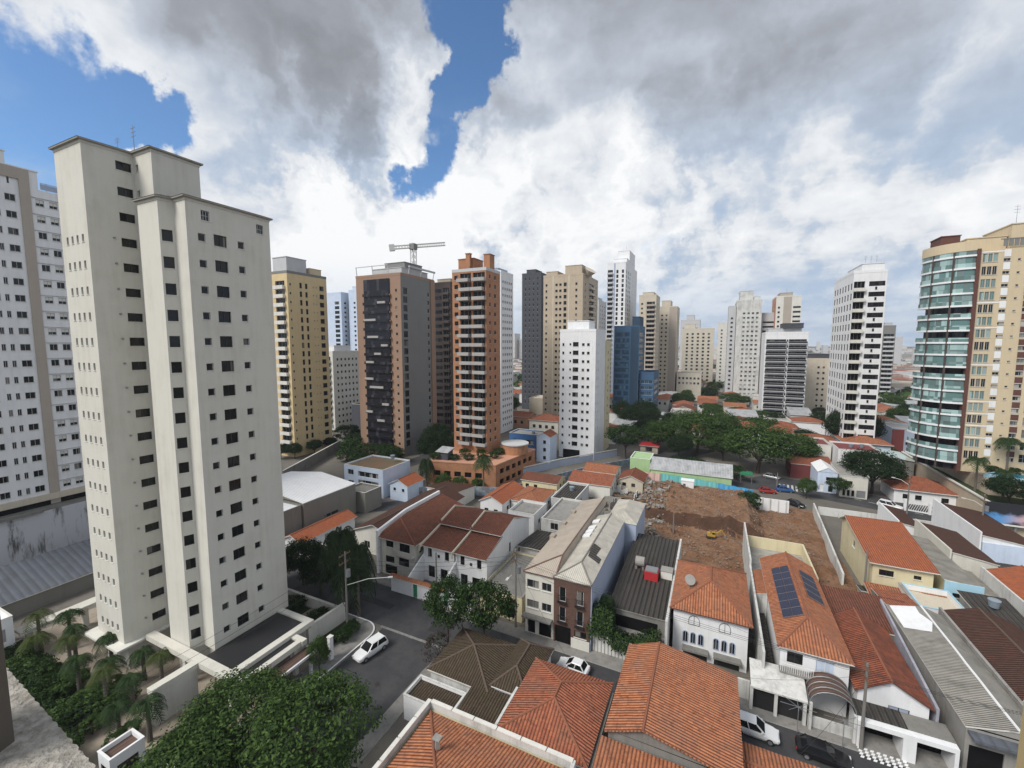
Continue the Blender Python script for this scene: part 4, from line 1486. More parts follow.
antenna(t, 41, 335, 73.2, 3)
t = tower('apartment_block', 'plain beige block with a single window column, right of the black-balcony tower', (43.5, 56.5, 282, 296), 31.5, beige2, 3.0, 2, [('w', .60, 1.0, 1.1, .9, 'tall', dkw), ('w', .78, 1.0, 1.1, .9, 'tall', dkw)], [], 'W', nfl=9, cat='apartment block')
roof_box(t, 44.5, 56, 283, 295, 31.5, 34.5, darkslab)
t = tower('apartment_tower', 'white tower with alternating dark balconies and rooftop antennas, left of the far hillside', (42.0, 51.0, 185.3, 212), 64.0, white, 3.5, 2.0,
          [('b', .02, .36, 1.0, 1.0, (offwhite, g_dark)), ('r', .48, .96, 1.6, 1.5, (blackmetal, g_black)), ('w', .70, .6, 1.0, .3, 'tall', dkw)],
          [('w', .08 + .14 * k, 1.9, 2.2, .7, 'slide', dkw) for k in range(7)], 'W', nfl=17)
roof_box(t, 44.5, 50.6, 187, 205, 64, 67.2, white)
for k in range(3):
    antenna(t, 46 + k * 1.8, 190 + k, 67.4, 3.2)
t = tower('apartment_tower', 'small grey tower with stacked balconies, far behind the white antenna tower', (100.8, 107.5, 366.4, 380), 51.5, grey_panel, 3.0, 2, [('b', .1, .9, 1.0, 1.0, (palegrey, g_dark))], [('b', .1, .9, 1.0, 1.0, (palegrey, g_dark))], 'W', nfl=15)
roof_box(t, 102, 106, 368, 378, 51.5, 54, palegrey)
# white towers behind the yellow one
t = tower('apartment_tower', 'bluish white tower with black balcony slots, left one of the pair behind the yellow tower', (-236, -219, 207, 222), 72.5, paleblue, 3.0, 2, [('w', .78, 4.0, 2.0, .5, 'slide3', dkw), ('w', .15, 1.6, 1.2, .9, 'slide', dkw)], slab_cols(3, 1.6, 1.2, .9, 'slide', ms=dkw), 'E', nfl=22)
t = tower('apartment_tower', 'bluish white tower with a top frame, right one of the pair behind the yellow tower', (-216.5, -200, 211, 228), 74, paleblue, 3.0, 2, [('w', .3, 1.6, 1.2, .9, 'slide', dkw), ('w', .75, 1.6, 1.2, .9, 'slide', dkw)], slab_cols(3, 1.6, 1.2, .9, 'slide', ms=dkw), 'E', nfl=22)
roof_box(t, -215, -208, 213, 224, 74, 77, paleblue)
t = tower('apartment_block', 'shorter cream white block with rows of windows, between the yellow and the crane towers', (-166, -158.5, 143.7, 163), 36, offwhite, 2.95, 2, [('b', .2, .8, 1.0, 1.0, (offwhite, g_dark))], slab_cols(7, 1.0, 1.1, .9, 'slide', ms=dkw), 'E', nfl=11, cat='apartment block')
roof_box(t, -165, -160, 146, 156, 36, 39.2, white)
house('hall', 'dark flat hall behind the low trees left of the crane tower', (-150, -120, 146, 166), 12, 'flat', 0, darkslab, r_blue, [], parapet=.6, over=0, cat='building')
house('hall', 'pale banded office building seen between the crane tower and the orange tower', (-120, -98, 190, 210), 22, 'flat', 0, palegrey, concrete, [('S', 11, z, 20, 1.5, 'slide3') for z in (6, 10, 14, 18)], parapet=.6, over=0, cat='building')

# the big yellow and glass tower at right
gt = thing('apartment_tower', 'big yellow tower with a curved green glass balcony corner, at the right edge', 'apartment tower', (62, 148, 0))
op = Openings(gt)
body = MB()
zt, z0, fh = 61.6, 9.5, 2.88
nf = 17
a, c = (54.6, 138.0), (92.0, 138.0)
hl = []
for i in range(nf):
    z = z0 + 2.6 + i * fh
    for u, w, h, st in ((.85, .75, 1.9, 'slide'), (1.75, .75, 1.9, 'slide'), (2.65, .75, 1.9, 'slide'), (4.55, 1.15, .65, 'slide'), (6.55, .5, .45, 'tall'), (8.45, 1.3, .9, 'slide'), (11.0, 2.2, 1.9, 'grid')):
        hl.append((u - w / 2, u + w / 2, z + .6, z + .6 + h))
        op.window(a, c, u, z + .6, w, h, st, (alu, g_mix if u > 3 else (g_green if i % 3 else g_dark)), .16)
facade(body, a, c, z0, zt, hl, .18)
body.box(54.6, 92, 138.0, 156, z0, zt, 0, 'S')
body.build('wall', yellow2, gt)
for u0, u1, mt in ((4.0, 5.1, white), (7.85, 9.05, offwhite)):
    for i in range(nf):
        m = MB()
        z = z0 + 2.6 + i * fh
        m.box(54.6 + u0, 54.6 + u1, 137.93, 137.997, z + 1.6, z + fh + .3)
        m.build('facade_panel', mt, gt)
for i in range(nf):
    m = MB()
    z = z0 + 2.6 + i * fh
    m.box(54.6 + 7.8, 54.6 + 9.1, 137.90, 137.926, z + 1.75, z + 3.1)
    m.build('brown_panel', brownpaint, gt)
for i in (2, 3, 4, 5, 8, 11, 13, 17):
    m = MB()
    z = z0 + 2.6 + i * fh
    m.box(54.6, 54.6 + 4.0, 137.94, 137.996, z - .15, z + .12)
    m.build('white_band', white, gt)
m = MB()
m.box(53.9, 54.597, 137.6, 139, z0, zt + .3)
m.build('brown_pier', brownpaint, gt)


def bay(r0, r1, zlo, zhi, b_, cx=54.0, cy=146.5, rx=6.7, ry=8.5, n=22, m_=0):
    pts_o = [(cx + (rx + r1) * math.cos(t_), cy + (ry + r1) * math.sin(t_)) for t_ in [math.pi * (1 + .5 * k / n) for k in range(n + 1)]]
    pts_i = [(cx + (rx + r0) * math.cos(t_), cy + (ry + r0) * math.sin(t_)) for t_ in [math.pi * (1 + .5 * k / n) for k in range(n + 1)]]
    for k in range(n):
        o0, o1, i0, i1 = pts_o[k], pts_o[k + 1], pts_i[k], pts_i[k + 1]
        b_.poly([(*o0, zlo), (*o1, zlo), (*o1, zhi), (*o0, zhi)], m_)
        b_.poly([(*o0, zhi), (*o1, zhi), (*i1, zhi), (*i0, zhi)], m_)
        b_.poly([(*i0, zlo), (*i1, zlo), (*o1, zlo), (*o0, zlo)], m_)
    for k in (0, n):
        q = [(*pts_i[k], zlo), (*pts_o[k], zlo), (*pts_o[k], zhi), (*pts_i[k], zhi)]
        b_.poly(q if k == 0 else q[::-1], m_)


m = MB()
bay(-8, -1.3, z0, zt, m)
m.build('inner_glazing', g_black, gt)
for i in range(nf + 1):
    z = z0 + 2.0 + i * fh
    m = MB()
    bay(-1.6, .36, z - .2, z + .22, m)
    m.build('balcony_slab', white, gt)
    m = MB()
    bay(.16, .2, z + .223, z + 1.2, m)
    m.build('balcony_glass', g_green, gt)
    if i in (0, 2, 3, 5, 6, 8, 9, 11, 13, 14, 15, 16):
        m = MB()
        bay(.02, .06, z + 1.203, z + fh - .203, m)
        m.build('balcony_enclosure', g_green, gt)
for ang in (1.16, 1.33):
    m = MB()
    px_, py_ = 54.0 + 6.95 * math.cos(math.pi * ang), 146.5 + 8.75 * math.sin(math.pi * ang)
    m.box(px_ - .16, px_ + .16, py_ - .16, py_ + .16, z0, zt)
    m.build('brown_pier', darkbrown, gt)
m = MB()
bay(-8, .3, zt + .003, zt + 2.2, m)
m.build('bay_crown', yellow2, gt)
op.flush()
roof_box(gt, 49.6, 53.1, 144, 150, zt, 66.3, brownpaint)
roof_box(gt, 53.2, 60, 141, 152, zt, 64.8, yellow2)
roof_box(gt, 60.3, 70, 140, 152, zt, 67.2, yellow2)
m = MB()
for k in range(8):
    m.box(58.5 + k * .9, 59.2 + k * .9, 138.3, 138.5, zt + .6, zt + 2.1)
m.box(58, 66.5, 138.25, 138.55, zt + 2.1, zt + 2.3)
m.build('roof_railing', grey_panel, gt)
antenna(gt, 61.5, 141.5, 67.4, 4.5)

# ------------------------------------------------------------------ near houses, far side of the near street
dkh = (blackmetal, g_dark)
wf = (white, g_house)

h = house('house', 'long low house with old brown tiles, left of the white row houses', (-62, -52.4, 60, 84), 4.2, 'gable_y', 1.9, offwhite, t_dark, [('S', 3, 1.0, 1.4, 1.4, 'slide'), ('S', 6.5, 1.0, 1.4, 1.4, 'slide')])
h = house('house', 'cream house with a brown roof and front balconies, left of the white twin houses', (-51.6, -44.2, 55.7, 73), 6.6, 'half_hip', 1.9, cream, t_brown,
          [('S', 2.0, 5.0, 1.6, 1.2, 'slide', 'window', dkh), ('S', 2.0, 2.2, 1.9, 1.2, 'slide', 'window', dkh), ('S', 5.0, 2.2, 2.2, 1.4, 'slide', 'window', dkh), ('S', 5.2, 4.6, 2.2, 1.6, 'slide', 'balcony_door', dkh),
           ('E', 2.0, 4.4, 1.6, 1.6, 'slide'), ('S', 2.2, 0.1, 2.6, 1.7, 'plain', 'garage_door', (white, void))], hip_in=4.6, peak=.18, caps=mortar_m)
m = MB()
m.box(-48.2, -44.3, 54.9, 55.694, 4.3, 4.5)
m.box(-48.2, -44.3, 54.9, 55.0, 4.503, 5.2)
m.build('balcony', cream, h)
w = thing('party_wall', 'white sloping party wall standing above the brown roof of the cream house', 'wall', (-51.9, 66, 0))
m = MB()
m.prism([(-52.2, 55.2), (-51.75, 55.2), (-51.75, 74), (-52.2, 74)], 0, 7.4)
m.obox((-51.975, 55.2, 7.35), (-51.975, 63, 8.5), .449, .7)
m.obox((-51.975, 63, 8.5), (-51.975, 74, 8.6), .449, .7)
m.build('wall_face', white, w)

for k, (xa, xb, lab) in enumerate(((-43.4, -37.3, 'white twin house with a stepped brown roof, the left one next to the cream house'), (-37.0, -31.2, 'white twin house with a stepped brown roof, the right one with a tall blank side'))):
    root = thing('row_house', lab, 'house', ((xa + xb) / 2, 64, 0), 'white twin houses')
    bx = (xa, xb, 57, 74)
    W = xb - xa
    wl = [('S', 1.3, 4.3, .8, 1.5, 'tall', 'window', dkh), ('S', W - 1.4, 4.3, .8, 1.5, 'tall', 'window', dkh), ('S', W * .5, 4.4, .5, .6, 'tall', 'window', dkh), ('S', 1.6, .8, 1.3, 2.0, 'slide', 'window', dkh), ('S', W - 2, .3, 1.4, 2.4, 'slide', 'door', dkh)]
    holes = {'S': [(u - w_ / 2, u + w_ / 2, z, z + h_) for _, u, z, w_, h_, *_r in wl]}
    if k == 1:
        wl += [('E', 8.5, 3.6, .7, 1.8, 'tall', 'window', dkh)]
        holes['E'] = [(8.15, 8.85, 3.6, 5.4)]
    b_, F = walls_mb(bx, 0, 6.2, holes)
    for xx in (xa, xb):   # gable ends follow the stepped roof
        q = [(xx, 57, 6.2), (xx, 62.5, 6.2), (xx, 62.5, 7.9), (xx, 57, 6.45)]
        q2 = [(xx, 62.5, 6.2), (xx, 74, 6.2), (xx, 74, 6.5), (xx, 66.8, 9.2), (xx, 62.5, 8.1)]
        b_.poly(q if xx == xb else q[::-1])
        b_.poly(q2 if xx == xb else q2[::-1])
    b_.poly([(xa, 62.5, 7.4), (xb, 62.5, 7.4), (xb, 62.5, 8.2), (xa, 62.5, 8.2)])
    b_.build('wall', white, root)
    for nm, y0_, y1_, za, zb in (('lower_roof', 56.4, 62.45, 6.35, 7.7), ('upper_roof', 61.7, 66.9, 8.1, 9.4), ('rear_roof', 66.9, 74.6, 9.4, 6.4)):
        m = MB()
        m.poly([(xa + .05, y0_, za), (xb + .12, y0_, za), (xb + .12, y1_, zb), (xa + .05, y1_, zb)], 0)
        m.poly([(xa + .05, y1_, zb - .12), (xb + .12, y1_, zb - .12), (xb + .12, y0_, za - .12), (xa + .05, y0_, za - .12)], 1)
        m.poly([(xa + .05, y0_, za - .12), (xb + .12, y0_, za - .12), (xb + .12, y0_, za), (xa + .05, y0_, za)], 1)
        m.poly([(xb + .12, y0_, za - .12), (xb + .12, y1_, zb - .12), (xb + .12, y1_, zb), (xb + .12, y0_, za)], 1)
        m.build(nm, [t_brown, offwhite], root)
    m = MB()
    xw = xa - .12
    m.prism([(xw, 55.8), (xw + .22, 55.8), (xw + .22, 56.0), (xw, 56.0)], 5.6, 6.7)
    for (y0_, z0_), (y1_, z1_) in (((56.0, 6.55), (62.4, 7.95)), ((62.4, 8.5), (66.9, 9.65)), ((66.9, 9.65), (74, 6.8))):
        m.obox((xw + .11, y0_, z0_ - .2), (xw + .11, y1_, z1_ - .2), .24, .5)
    m.build('fire_wall_cap', beige2, root)
    op = Openings(root)
    for side, u, z, w_, h_, st, nm, ms in wl:
        op.window(*F[side], u, z, w_, h_, st, ms, .14, nm)
    op.flush()
    # sloping garden wall towards the street
    m = MB()
    xs = xa - .1
    for sgn in (0, 1):
        xx = xs + (.0 if sgn == 0 else .25)
        q = [(xx, 57, 0), (xx, 52.4, 0), (xx, 52.4, 2.3), (xx, 57, 4.6)]
        m.poly(q if sgn == 0 else q[::-1])
    m.poly([(xs, 57, 4.6), (xs, 52.4, 2.3), (xs + .25, 52.4, 2.3), (xs + .25, 57, 4.6)])
    m.poly([(xs, 52.4, 0), (xs + .25, 52.4, 0), (xs + .25, 52.4, 2.3), (xs, 52.4, 2.3)])
    m.build('side_wall', white, root)
fw = thing('front_wall', 'white street wall topped with a row of orange tiles, before the white twin houses', 'wall', (-41, 52, 0))
m = MB()
m.box(-46.2, -41.8, 52.0, 52.3, 0, 2.5)
m.box(-41.0, -36.0, 52.0, 52.3, 0, 2.5)
m.box(-35.2, -31.2, 52.0, 52.3, 0, 2.5)
m.build('wall_face', white, fw)
b_, rg, fs = roof_mb(-46.2, -36.0, 51.9, 52.7, 2.52, 'gable_x', .3, .15)
b_.build('tile_cap', [t_orange, offwhite], fw)
m = MB()
m.box(-41.79, -41.01, 52.08, 52.16, 0.1, 2.3)
m.box(-35.99, -35.21, 52.08, 52.16, 0.1, 2.3)
m.build('gate', greenawn, fw)

h = house('house', 'flat roofed weathered house with a yellow side wall, right of the white twin houses', (-30.4, -23.6, 53.5, 66), 3.4, 'flat', 0, cream_y, concrete_d, [('S', 1.5, .3, 1.2, 2.2, 'plain', 'door', (wood, void)), ('S', 4.5, .3, 2.6, 2.3, 'plain', 'garage_door', (white, void))], parapet=.35, over=0, fascia=concrete)
h = house('house', 'small dark roofed rear house behind the flat weathered one', (-30.4, -23.6, 68, 77), 3.0, 'shed_s', 1.0, offwhite, r_dark, [])
h = house('house', 'white rear house with rooftop laundry and a concrete terrace, behind the white twin houses', (-30.6, -25, 79, 92), 4.4, 'flat', 0, white_dirty, concrete, [('S', 2.8, 2.8, 1.6, 1.4, 'slide'), ('E', 4, 2.8, 1.6, 1.2, 'slide')], parapet=.35, over=0)

# cream apartments and brown brick apartments
h = house('apartment_house', 'narrow cream apartment house with a long pale beige roof, left of the brown brick front', (-22.4, -18.25, 52.0, 81), 9.0, 'half_hip', 1.3, cream, r_beige,
          [('S', 1.1, 6.7, 1.75, 1.15, 'slide', 'window', (alu, g_house)), ('S', 3.1, 6.7, 1.35, 1.15, 'slide', 'window', (alu, g_house)), ('S', 1.1, 3.8, 1.75, 1.15, 'slide', 'window', (alu, g_house)), ('S', 3.1, 3.8, 1.35, 1.15, 'slide', 'window', (alu, g_house)),
           ('S', .9, .15, 1.1, 2.1, 'plain', 'door', (blackmetal, void)), ('S', 2.9, .15, 1.8, 2.4, 'plain', 'garage_door', (blackmetal, void))], peak=.92, hip_in=4.2, over=.25, cat='apartment house', fascia=dbrick, caps=plain('roof_ridge_brown', (.16, .09, .07)))
for k in range(3):
    m = MB()
    y = 62.5 + k * 5.5
    m.box(-22.75, -22.0, y, y + 1.1, 8.6, 9.55)
    m.build('dormer', r_beige, h)
m = MB()
m.box(-22.6, -18.4, 51.0, 51.99, 2.75, 2.95)
m.build('entrance_canopy', concrete_d, h)
brick_h = house('apartment_house', 'narrow apartment house with a brown brick front, small balconies and a patched pale roof', (-18.2, -13.2, 51.8, 74), 9.2, 'half_hip', 1.0, dbrick, r_ivory,
                [('S', 1.2, 6.0, .9, 2.0, 'tall', 'window', (white, g_dark)), ('S', 3.6, 6.0, .9, 2.0, 'tall', 'window', (white, g_dark)), ('S', 1.2, 3.2, .9, 2.0, 'tall', 'window', (white, g_dark)), ('S', 3.6, 3.2, .9, 2.0, 'tall', 'window', (white, g_dark)),
                 ('S', 1.3, .05, 2.2, 2.5, 'plain', 'garage_door', (blackmetal, void)), ('S', 3.7, 1.6, 1.6, .9, 'slide', 'window', dkh)], peak=.55, hip_in=3.6, over=.12, cat='apartment house', fascia=concrete_d, caps=plain('roof_ridge_grey', (.22, .2, .18)))
m = MB()
m.box(-13.17, -13.08, 51.8, 74, 0, 9.05)
m.build('side_wall', bluegrey, brick_h)
for x, z in ((-17.0, 6.0), (-14.6, 6.0), (-17.0, 3.2), (-14.6, 3.2)):
    m = MB()
    for j in range(9):
        m.box(x - .6 + j * .15 - .015, x - .6 + j * .15 + .015, 51.42, 51.45, z, z + .95)
    m.box(x - .62, x + .62, 51.4, 51.46, z + .95, z + 1.0)
    m.box(x - .62, x + .62, 51.4, 51.79, z - .1, z - .001)
    m.build('balcony_railing', blackmetal, brick_h)
for j in range(4):
    m = MB()
    x = -15.35 + j * .5
    m.box(x, x + .38, 51.7, 51.79, .5, .95)
    m.build('meter_box', blackmetal, brick_h)
m = MB()
m.box(-15.7, -13.22, 51.6, 51.69, 0, 1.45)
m.build('front_wall', offwhite, brick_h)


def on_gable(x, y, base, box, over, peak, rise, lift=.05):
    x0, x1 = box[0] - over, box[1] + over
    px = x0 + (x1 - x0) * peak
    f = (x - x0) / (px - x0) if x < px else (x1 - x) / (x1 - px)
    return base + rise * f + lift


def roof_patch(root, name, pts, mat, hf, th=.08):
    m = MB()
    top_ = [(x, y, hf(x, y) + th) for x, y in pts]
    m.poly(top_)
    for k in range(len(pts)):
        j = (k + 1) % len(pts)
        m.poly([(*pts[k], hf(*pts[k]) - .02), (*pts[j], hf(*pts[j]) - .02), top_[j], top_[k]])
    return m.build(name, mat, root)


bf = lambda x, y: on_gable(x, y, 9.2, (-18.2, -13.2), .12, .55, 1.0)
roof_patch(brick_h, 'missing_sheet_patch', [(-15.1, 57.5), (-13.5, 57.2), (-13.5, 58.6), (-14.3, 58.8), (-14.2, 61.3), (-15.2, 61.5), (-15.35, 60.2)], r_dark, bf, .03)
for y in (64.2, 65.8, 67.4, 70.2):
    roof_patch(brick_h, 'skylight', [(-17.9, y), (-16.7, y), (-16.7, y + 1.15), (-17.9, y + 1.15)], white, bf, .22)
h = house('apartment_house', 'blue grey rear block with a hipped beige roof, behind the brown brick apartment house', (-16.4, -11.3, 75, 86), 8.6, 'hip', 1.2, bluegrey, r_ivory, [], over=.12, caps=None, cat='apartment house')

# dark roofed house with the red water tank
h5 = house('house', 'house with a large dark corrugated roof and a red tank, behind an ivy covered wall', (-11.6, -4.3, 55.5, 78), 4.8, 'shed_n', .9, concrete_d, r_dark, [('S', 3.5, 2.2, 5.6, 1.7, 'plain', 'veranda_opening', (blackmetal, void))], over=.15, caps=None, fascia=concrete)
m = MB()
m.box(-4.25, -3.95, 53.5, 78.5, 0, 5.9)
m.build('side_wall', white_dirty, h5)
m = MB()
m.box(-11.4, -4.3, 53.6, 55.49, 2.0, 2.25)
m.box(-11.4, -4.3, 53.6, 53.75, 2.253, 2.75)
m.build('veranda_rail', concrete, h5)
tk = thing('water_tank', 'red water tank with a grey lid, on the dark corrugated roof', 'water tank', (-7.2, 64.5, 5.2))
m = MB()
m.prism([(-8.2, 63.6), (-6.3, 63.6), (-6.3, 65.4), (-8.2, 65.4)], 5.1, 6.4)
m.build('tank_body', redm, tk)
m = MB()
m.box(-8.1, -6.4, 63.7, 65.3, 6.403, 6.55)
m.build('lid', greymetal, tk)
wt_ = thing('water_tank', 'grey drum tank lying beside the red one', 'water tank', (-9.2, 66.2, 5.3))
m = MB()
m.tube([(-9.9, 66.6, 6.3), (-8.6, 66.6, 6.3)], .75, 14)
m.build('tank_body', concrete, wt_)
m = MB()
m.box(-9.9, -9.6, 66.0, 67.2, 5.2, 5.7)
m.box(-8.9, -8.6, 66.0, 67.2, 5.2, 5.7)
m.build('cradle', concrete_d, wt_)
yb = thing('yard_block', 'small pale block on the dark corrugated roof, right of the red tank', 'roof block', (-5.4, 65.4, 5.2))
m = MB()
m.box(-6.0, -4.4, 64.9, 66.4, 5.1, 6.3)
m.build('wall', offwhite, yb)
m = MB()
m.box(-6.05, -4.35, 64.85, 66.45, 6.303, 6.42)
m.build('slab', concrete, yb)
iw = thing('street_wall', 'white slatted street wall half hidden by ivy, before the dark roofed house', 'wall', (-8, 52.5, 0))
m = MB()
m.box(-13.0, -4.2, 52.3, 52.55, 0, 2.4)
for k in range(14):
    m.box(-12.9 + k * .45, -12.75 + k * .45, 52.2, 52.297, .2, 2.2)
m.build('wall_face', white_dirty, iw)
m = MB()
m.box(-7.0, -5.2, 52.2, 52.28, 0, 2.3)
m.build('door', void, iw)

# white house with the orange roof and arched windows
h6 = house('house', 'white two storey house with an orange hipped roof and arched windows', (-3.5, 5.0, 56.5, 69), 6.3, 'hip', 2.3, white, t_orange, [], over=.45, fascia=brownpaint)


def arch_part(root, name, x, y, z, w, hh, mats, arch=True, frame=.09, q=.06):
    m = MB()
    n = 8
    pts = [(-w / 2, 0), (w / 2, 0), (w / 2, hh - w / 2)]
    pts += [(w / 2 * math.cos(math.pi * k / n), hh - w / 2 + w / 2 * math.sin(math.pi * k / n)) for k in range(1, n)] + [(-w / 2, hh - w / 2)]
    m.poly([(x + a_, y - .02, z + b2) for a_, b2 in pts], 1)
    N = len(pts)
    for k in range(N):
        (a0, b0), (a1, b1) = pts[k], pts[(k + 1) % N]
        m.obox((x + a0, y - q / 2, z + b0), (x + a1, y - q / 2, z + b1), frame, q + .02, 0, (0, 1, 0))
    m.obox((x, y - .04, z), (x, y - .04, z + hh), .05, .05, 0, (0, 1, 0))
    return m.build(name, mats, root)


for x0_ in (-2.0, 1.55):
    for k in range(3):
        arch_part(h6, 'arched_window', x0_ + k * .9, 56.5, 2.0, .6, 1.45, [bluegrey, g_dark])
for x, nm in ((-1.05, 'blind_arch'), (2.45, 'blind_arch')):
    arch_part(h6, nm, x, 56.5, 4.5, 1.25, 1.2, [concrete_d, white], frame=.05)
for x in (-2.3, 1.3):
    m = MB()
    m.box(x, x + 3.0, 55.5, 56.49, 1.35, 1.6)
    m.build('flower_shelf', concrete_d, h6)
    m = MB()
    m.box(x + .1, x + 2.9, 56.42, 56.49, .05, 1.3)
    m.build('garage_door', blackmetal, h6)
m = MB()
m.tube([(-1.9, 60.3, 7.3), (-1.9, 60.3, 8.3)], .06, 6)
m.tube([(-1.9, 60.3, 8.25), (-1.8, 60.0, 8.5)], [.1, .68], 14)
dsh = m.build('dish_mesh', concrete)
dsh.name = 'satellite_dish'
tag(dsh, 'grey satellite dish on the orange roof of the white arched house', 'satellite dish')
w = thing('side_wall', 'tall thin weathered white wall along the passage right of the arched white house', 'wall', (6.3, 70, 0))
m = MB()
m.box(6.2, 6.45, 53, 89.5, 0, 5.6)
m.box(6.2, 6.45, 74, 89.5, 5.603, 6.6)
m.build('wall_face', white_dirty, w)

# solar panel house
SB = (8.0, 14.3, 54, 75.5)
h7 = house('house', 'long white house with solar panels on its orange roof', SB, 6.3, 'half_hip', 1.7, white, t_orange,
           [('S', 1.4, 4.5, 1.5, 1.3, 'slide', 'window', dkh), ('W', 6, 4.4, 1.2, 1.1, 'slide'), ('S', 4.2, 3.8, 1.7, 1.9, 'slide', 'shutter', (white, paleblue))], over=.35, hip_in=4.5)
sf = lambda x, y: on_gable(x, y, 6.3, SB, .35, .5, 1.7)
sa = thing('solar_array', 'long double row of solar panels on the left slope of the orange roof', 'solar panels', (9.6, 65, 7))
sa2 = thing('solar_array', 'shorter row of solar panels on the right slope of the orange roof', 'solar panels', (13, 68, 7))


def panel(root, x0_, x1_, y0_, y1_):
    m = MB()
    t0 = [Vector((x, y, sf(x, y) + .14)) for x, y in ((x0_, y0_), (x1_, y0_), (x1_, y1_), (x0_, y1_))]
    m.poly(t0, 0, [(0, 0), (1, 0), (1, 1.75), (0, 1.75)])
    for k in range(4):
        j = (k + 1) % 4
        d_ = Vector((0, 0, .05))
        m.poly([t0[k] - d_, t0[j] - d_, t0[j], t0[k]], 1)
    m.build('panel', [solar, alu], root)


for r_ in range(7):
    for c_ in range(2):
        panel(sa, 8.75 + c_ * 1.02, 9.72 + c_ * 1.02, 58.6 + r_ * 1.8, 60.32 + r_ * 1.8)
for r_ in range(4):
    panel(sa2, 12.15, 13.9, 63.9 + r_ * 1.85, 65.65 + r_ * 1.85)
h = house('annex', 'low orange tiled annex on the left flank of the solar panel house', (6.6, 7.95, 66.5, 73.5), 5.2, 'shed_e', .35, white_dirty, t_orange, [], over=.05, caps=None, cat='annex')
h = house('annex', 'dark ribbed passage roof in the gap left of the solar panel house', (6.5, 7.6, 54.5, 66), 2.6, 'shed_e', .2, concrete_d, r_dark, [], over=.05, caps=None, cat='annex')
ya = thing('yard_wall', 'cream wall round the weathered back yard of the solar panel house', 'wall', (11, 82, 0))
m = MB()
m.box(6.6, 15.6, 88.2, 88.5, 0, 4.6)
m.box(15.3, 15.6, 76, 88.197, 0, 4.6)
m.build('wall_face', cream_y, ya)
sheet('back_yard', [[(6.5, 75.6), (15.3, 75.6), (15.3, 88.2), (6.5, 88.2)]], dry_m, 2.6)
# its street front: sloping garage roof, arched ribbed awning, steel frames
gr = thing('carport', 'carport with a weathered white sloping top before the solar panel house', 'carport', (8, 52, 0))
m = MB()
q = [(5.0, 50.6, 2.9), (10.2, 50.6, 2.9), (10.2, 53.9, 3.9), (5.0, 53.9, 3.9)]
m.poly(q)
m.poly([(x, y, z - .18) for x, y, z in reversed(q)])
for k in range(4):
    j = (k + 1) % 4
    m.poly([(q[k][0], q[k][1], q[k][2] - .18), (q[j][0], q[j][1], q[j][2] - .18), q[j], q[k]])
m.build('roof_panel', white_dirty, gr)
for x in (5.1, 7.4, 10.0):
    m = MB()
    m.box(x - .15, x + .15, 50.7, 51.0, 0, 2.75)
    m.build('post', white_dirty, gr)
m = MB()
m.box(5.3, 9.8, 51.2, 51.3, 0, 2.2)
m.build('gate', blackmetal, gr)
bl = thing('balcony', 'white railed balcony on the front of the solar panel house', 'balcony', (9.5, 53.5, 3.9))
m = MB()
m.box(7.9, 11.0, 53.0, 53.99, 3.75, 3.95)
m.build('slab', concrete, bl)
m = MB()
for k in range(16):
    m.box(7.95 + k * .2, 7.99 + k * .2, 53.02, 53.06, 3.953, 4.85)
m.box(7.9, 11.05, 53.0, 53.08, 4.853, 4.95)
m.build('railing', white, bl)
aw = thing('awning', 'dark arched ribbed awning over the entrance of the solar panel house', 'awning', (12, 53, 0))
m = MB()
NA = 10
for k in range(NA):
    a0, a1 = math.pi * k / NA, math.pi * (k + 1) / NA
    p0, p1 = (12.3 - 1.9 * math.cos(a0), 3.1 + 1.5 * math.sin(a0)), (12.3 - 1.9 * math.cos(a1), 3.1 + 1.5 * math.sin(a1))
    m.poly([(p0[0], 50.6, p0[1]), (p0[0], 53.9, p0[1]), (p1[0], 53.9, p1[1]), (p1[0], 50.6, p1[1])])
    m.poly([(p1[0], 50.6, p1[1] - .05), (p1[0], 53.9, p1[1] - .05), (p0[0], 53.9, p0[1] - .05), (p0[0], 50.6, p0[1] - .05)])
m.build('cover', r_brown, aw)
for y in (50.6, 51.4, 52.2, 53.0, 53.8):
    m = MB()
    m.tube([(12.3 - 1.93 * math.cos(math.pi * k / 12), y, 3.1 + 1.54 * math.sin(math.pi * k / 12)) for k in range(13)], .05, 5)
    m.build('rib', greymetal, aw)
for x in (10.45, 14.15):
    m = MB()
    m.box(x - .12, x + .12, 50.4, 50.7, 0, 3.1)
    m.build('post', white_dirty, aw)
for x in (9.2, 13.0):
    fr_ = thing('sunshade_frame', 'bare folding steel sunshade frame over the pavement, ' + ('left' if x < 10 else 'right') + ' one before the solar panel house', 'frame', (x, 50.2, 0))
    m = MB()
    m.obox((x, 50.5, 3.0), (x, 49.2, 2.75), .04, .04)
    m.obox((x - 1.6, 49.6, 2.85), (x + 1.6, 49.6, 2.85), .04, .04)
    m.obox((x - 1.3, 50.5, 3.0), (x + .9, 49.0, 2.7), .03, .03)
    m.obox((x + 1.3, 50.5, 3.0), (x - .9, 49.0, 2.7), .03, .03)
    m.build('strut', greymetal, fr_)
    m = MB()
    m.box(x - .03, x + .03, 49.4, 49.46, 0.14, 2.75)
    m.build('post', greymetal, fr_)
w = thing('front_wall', 'white street wall at the foot of the solar panel house', 'wall', (8, 51.6, 0))
m = MB()
m.box(3.2, 5.0, 52.0, 52.25, 0, 2.3)
m.build('wall_face', white_dirty, w)
m = MB()
m.box(10.3, 14.2, 50.9, 51.1, 0, 1.3)
m.build('low_wall', white_dirty, w)

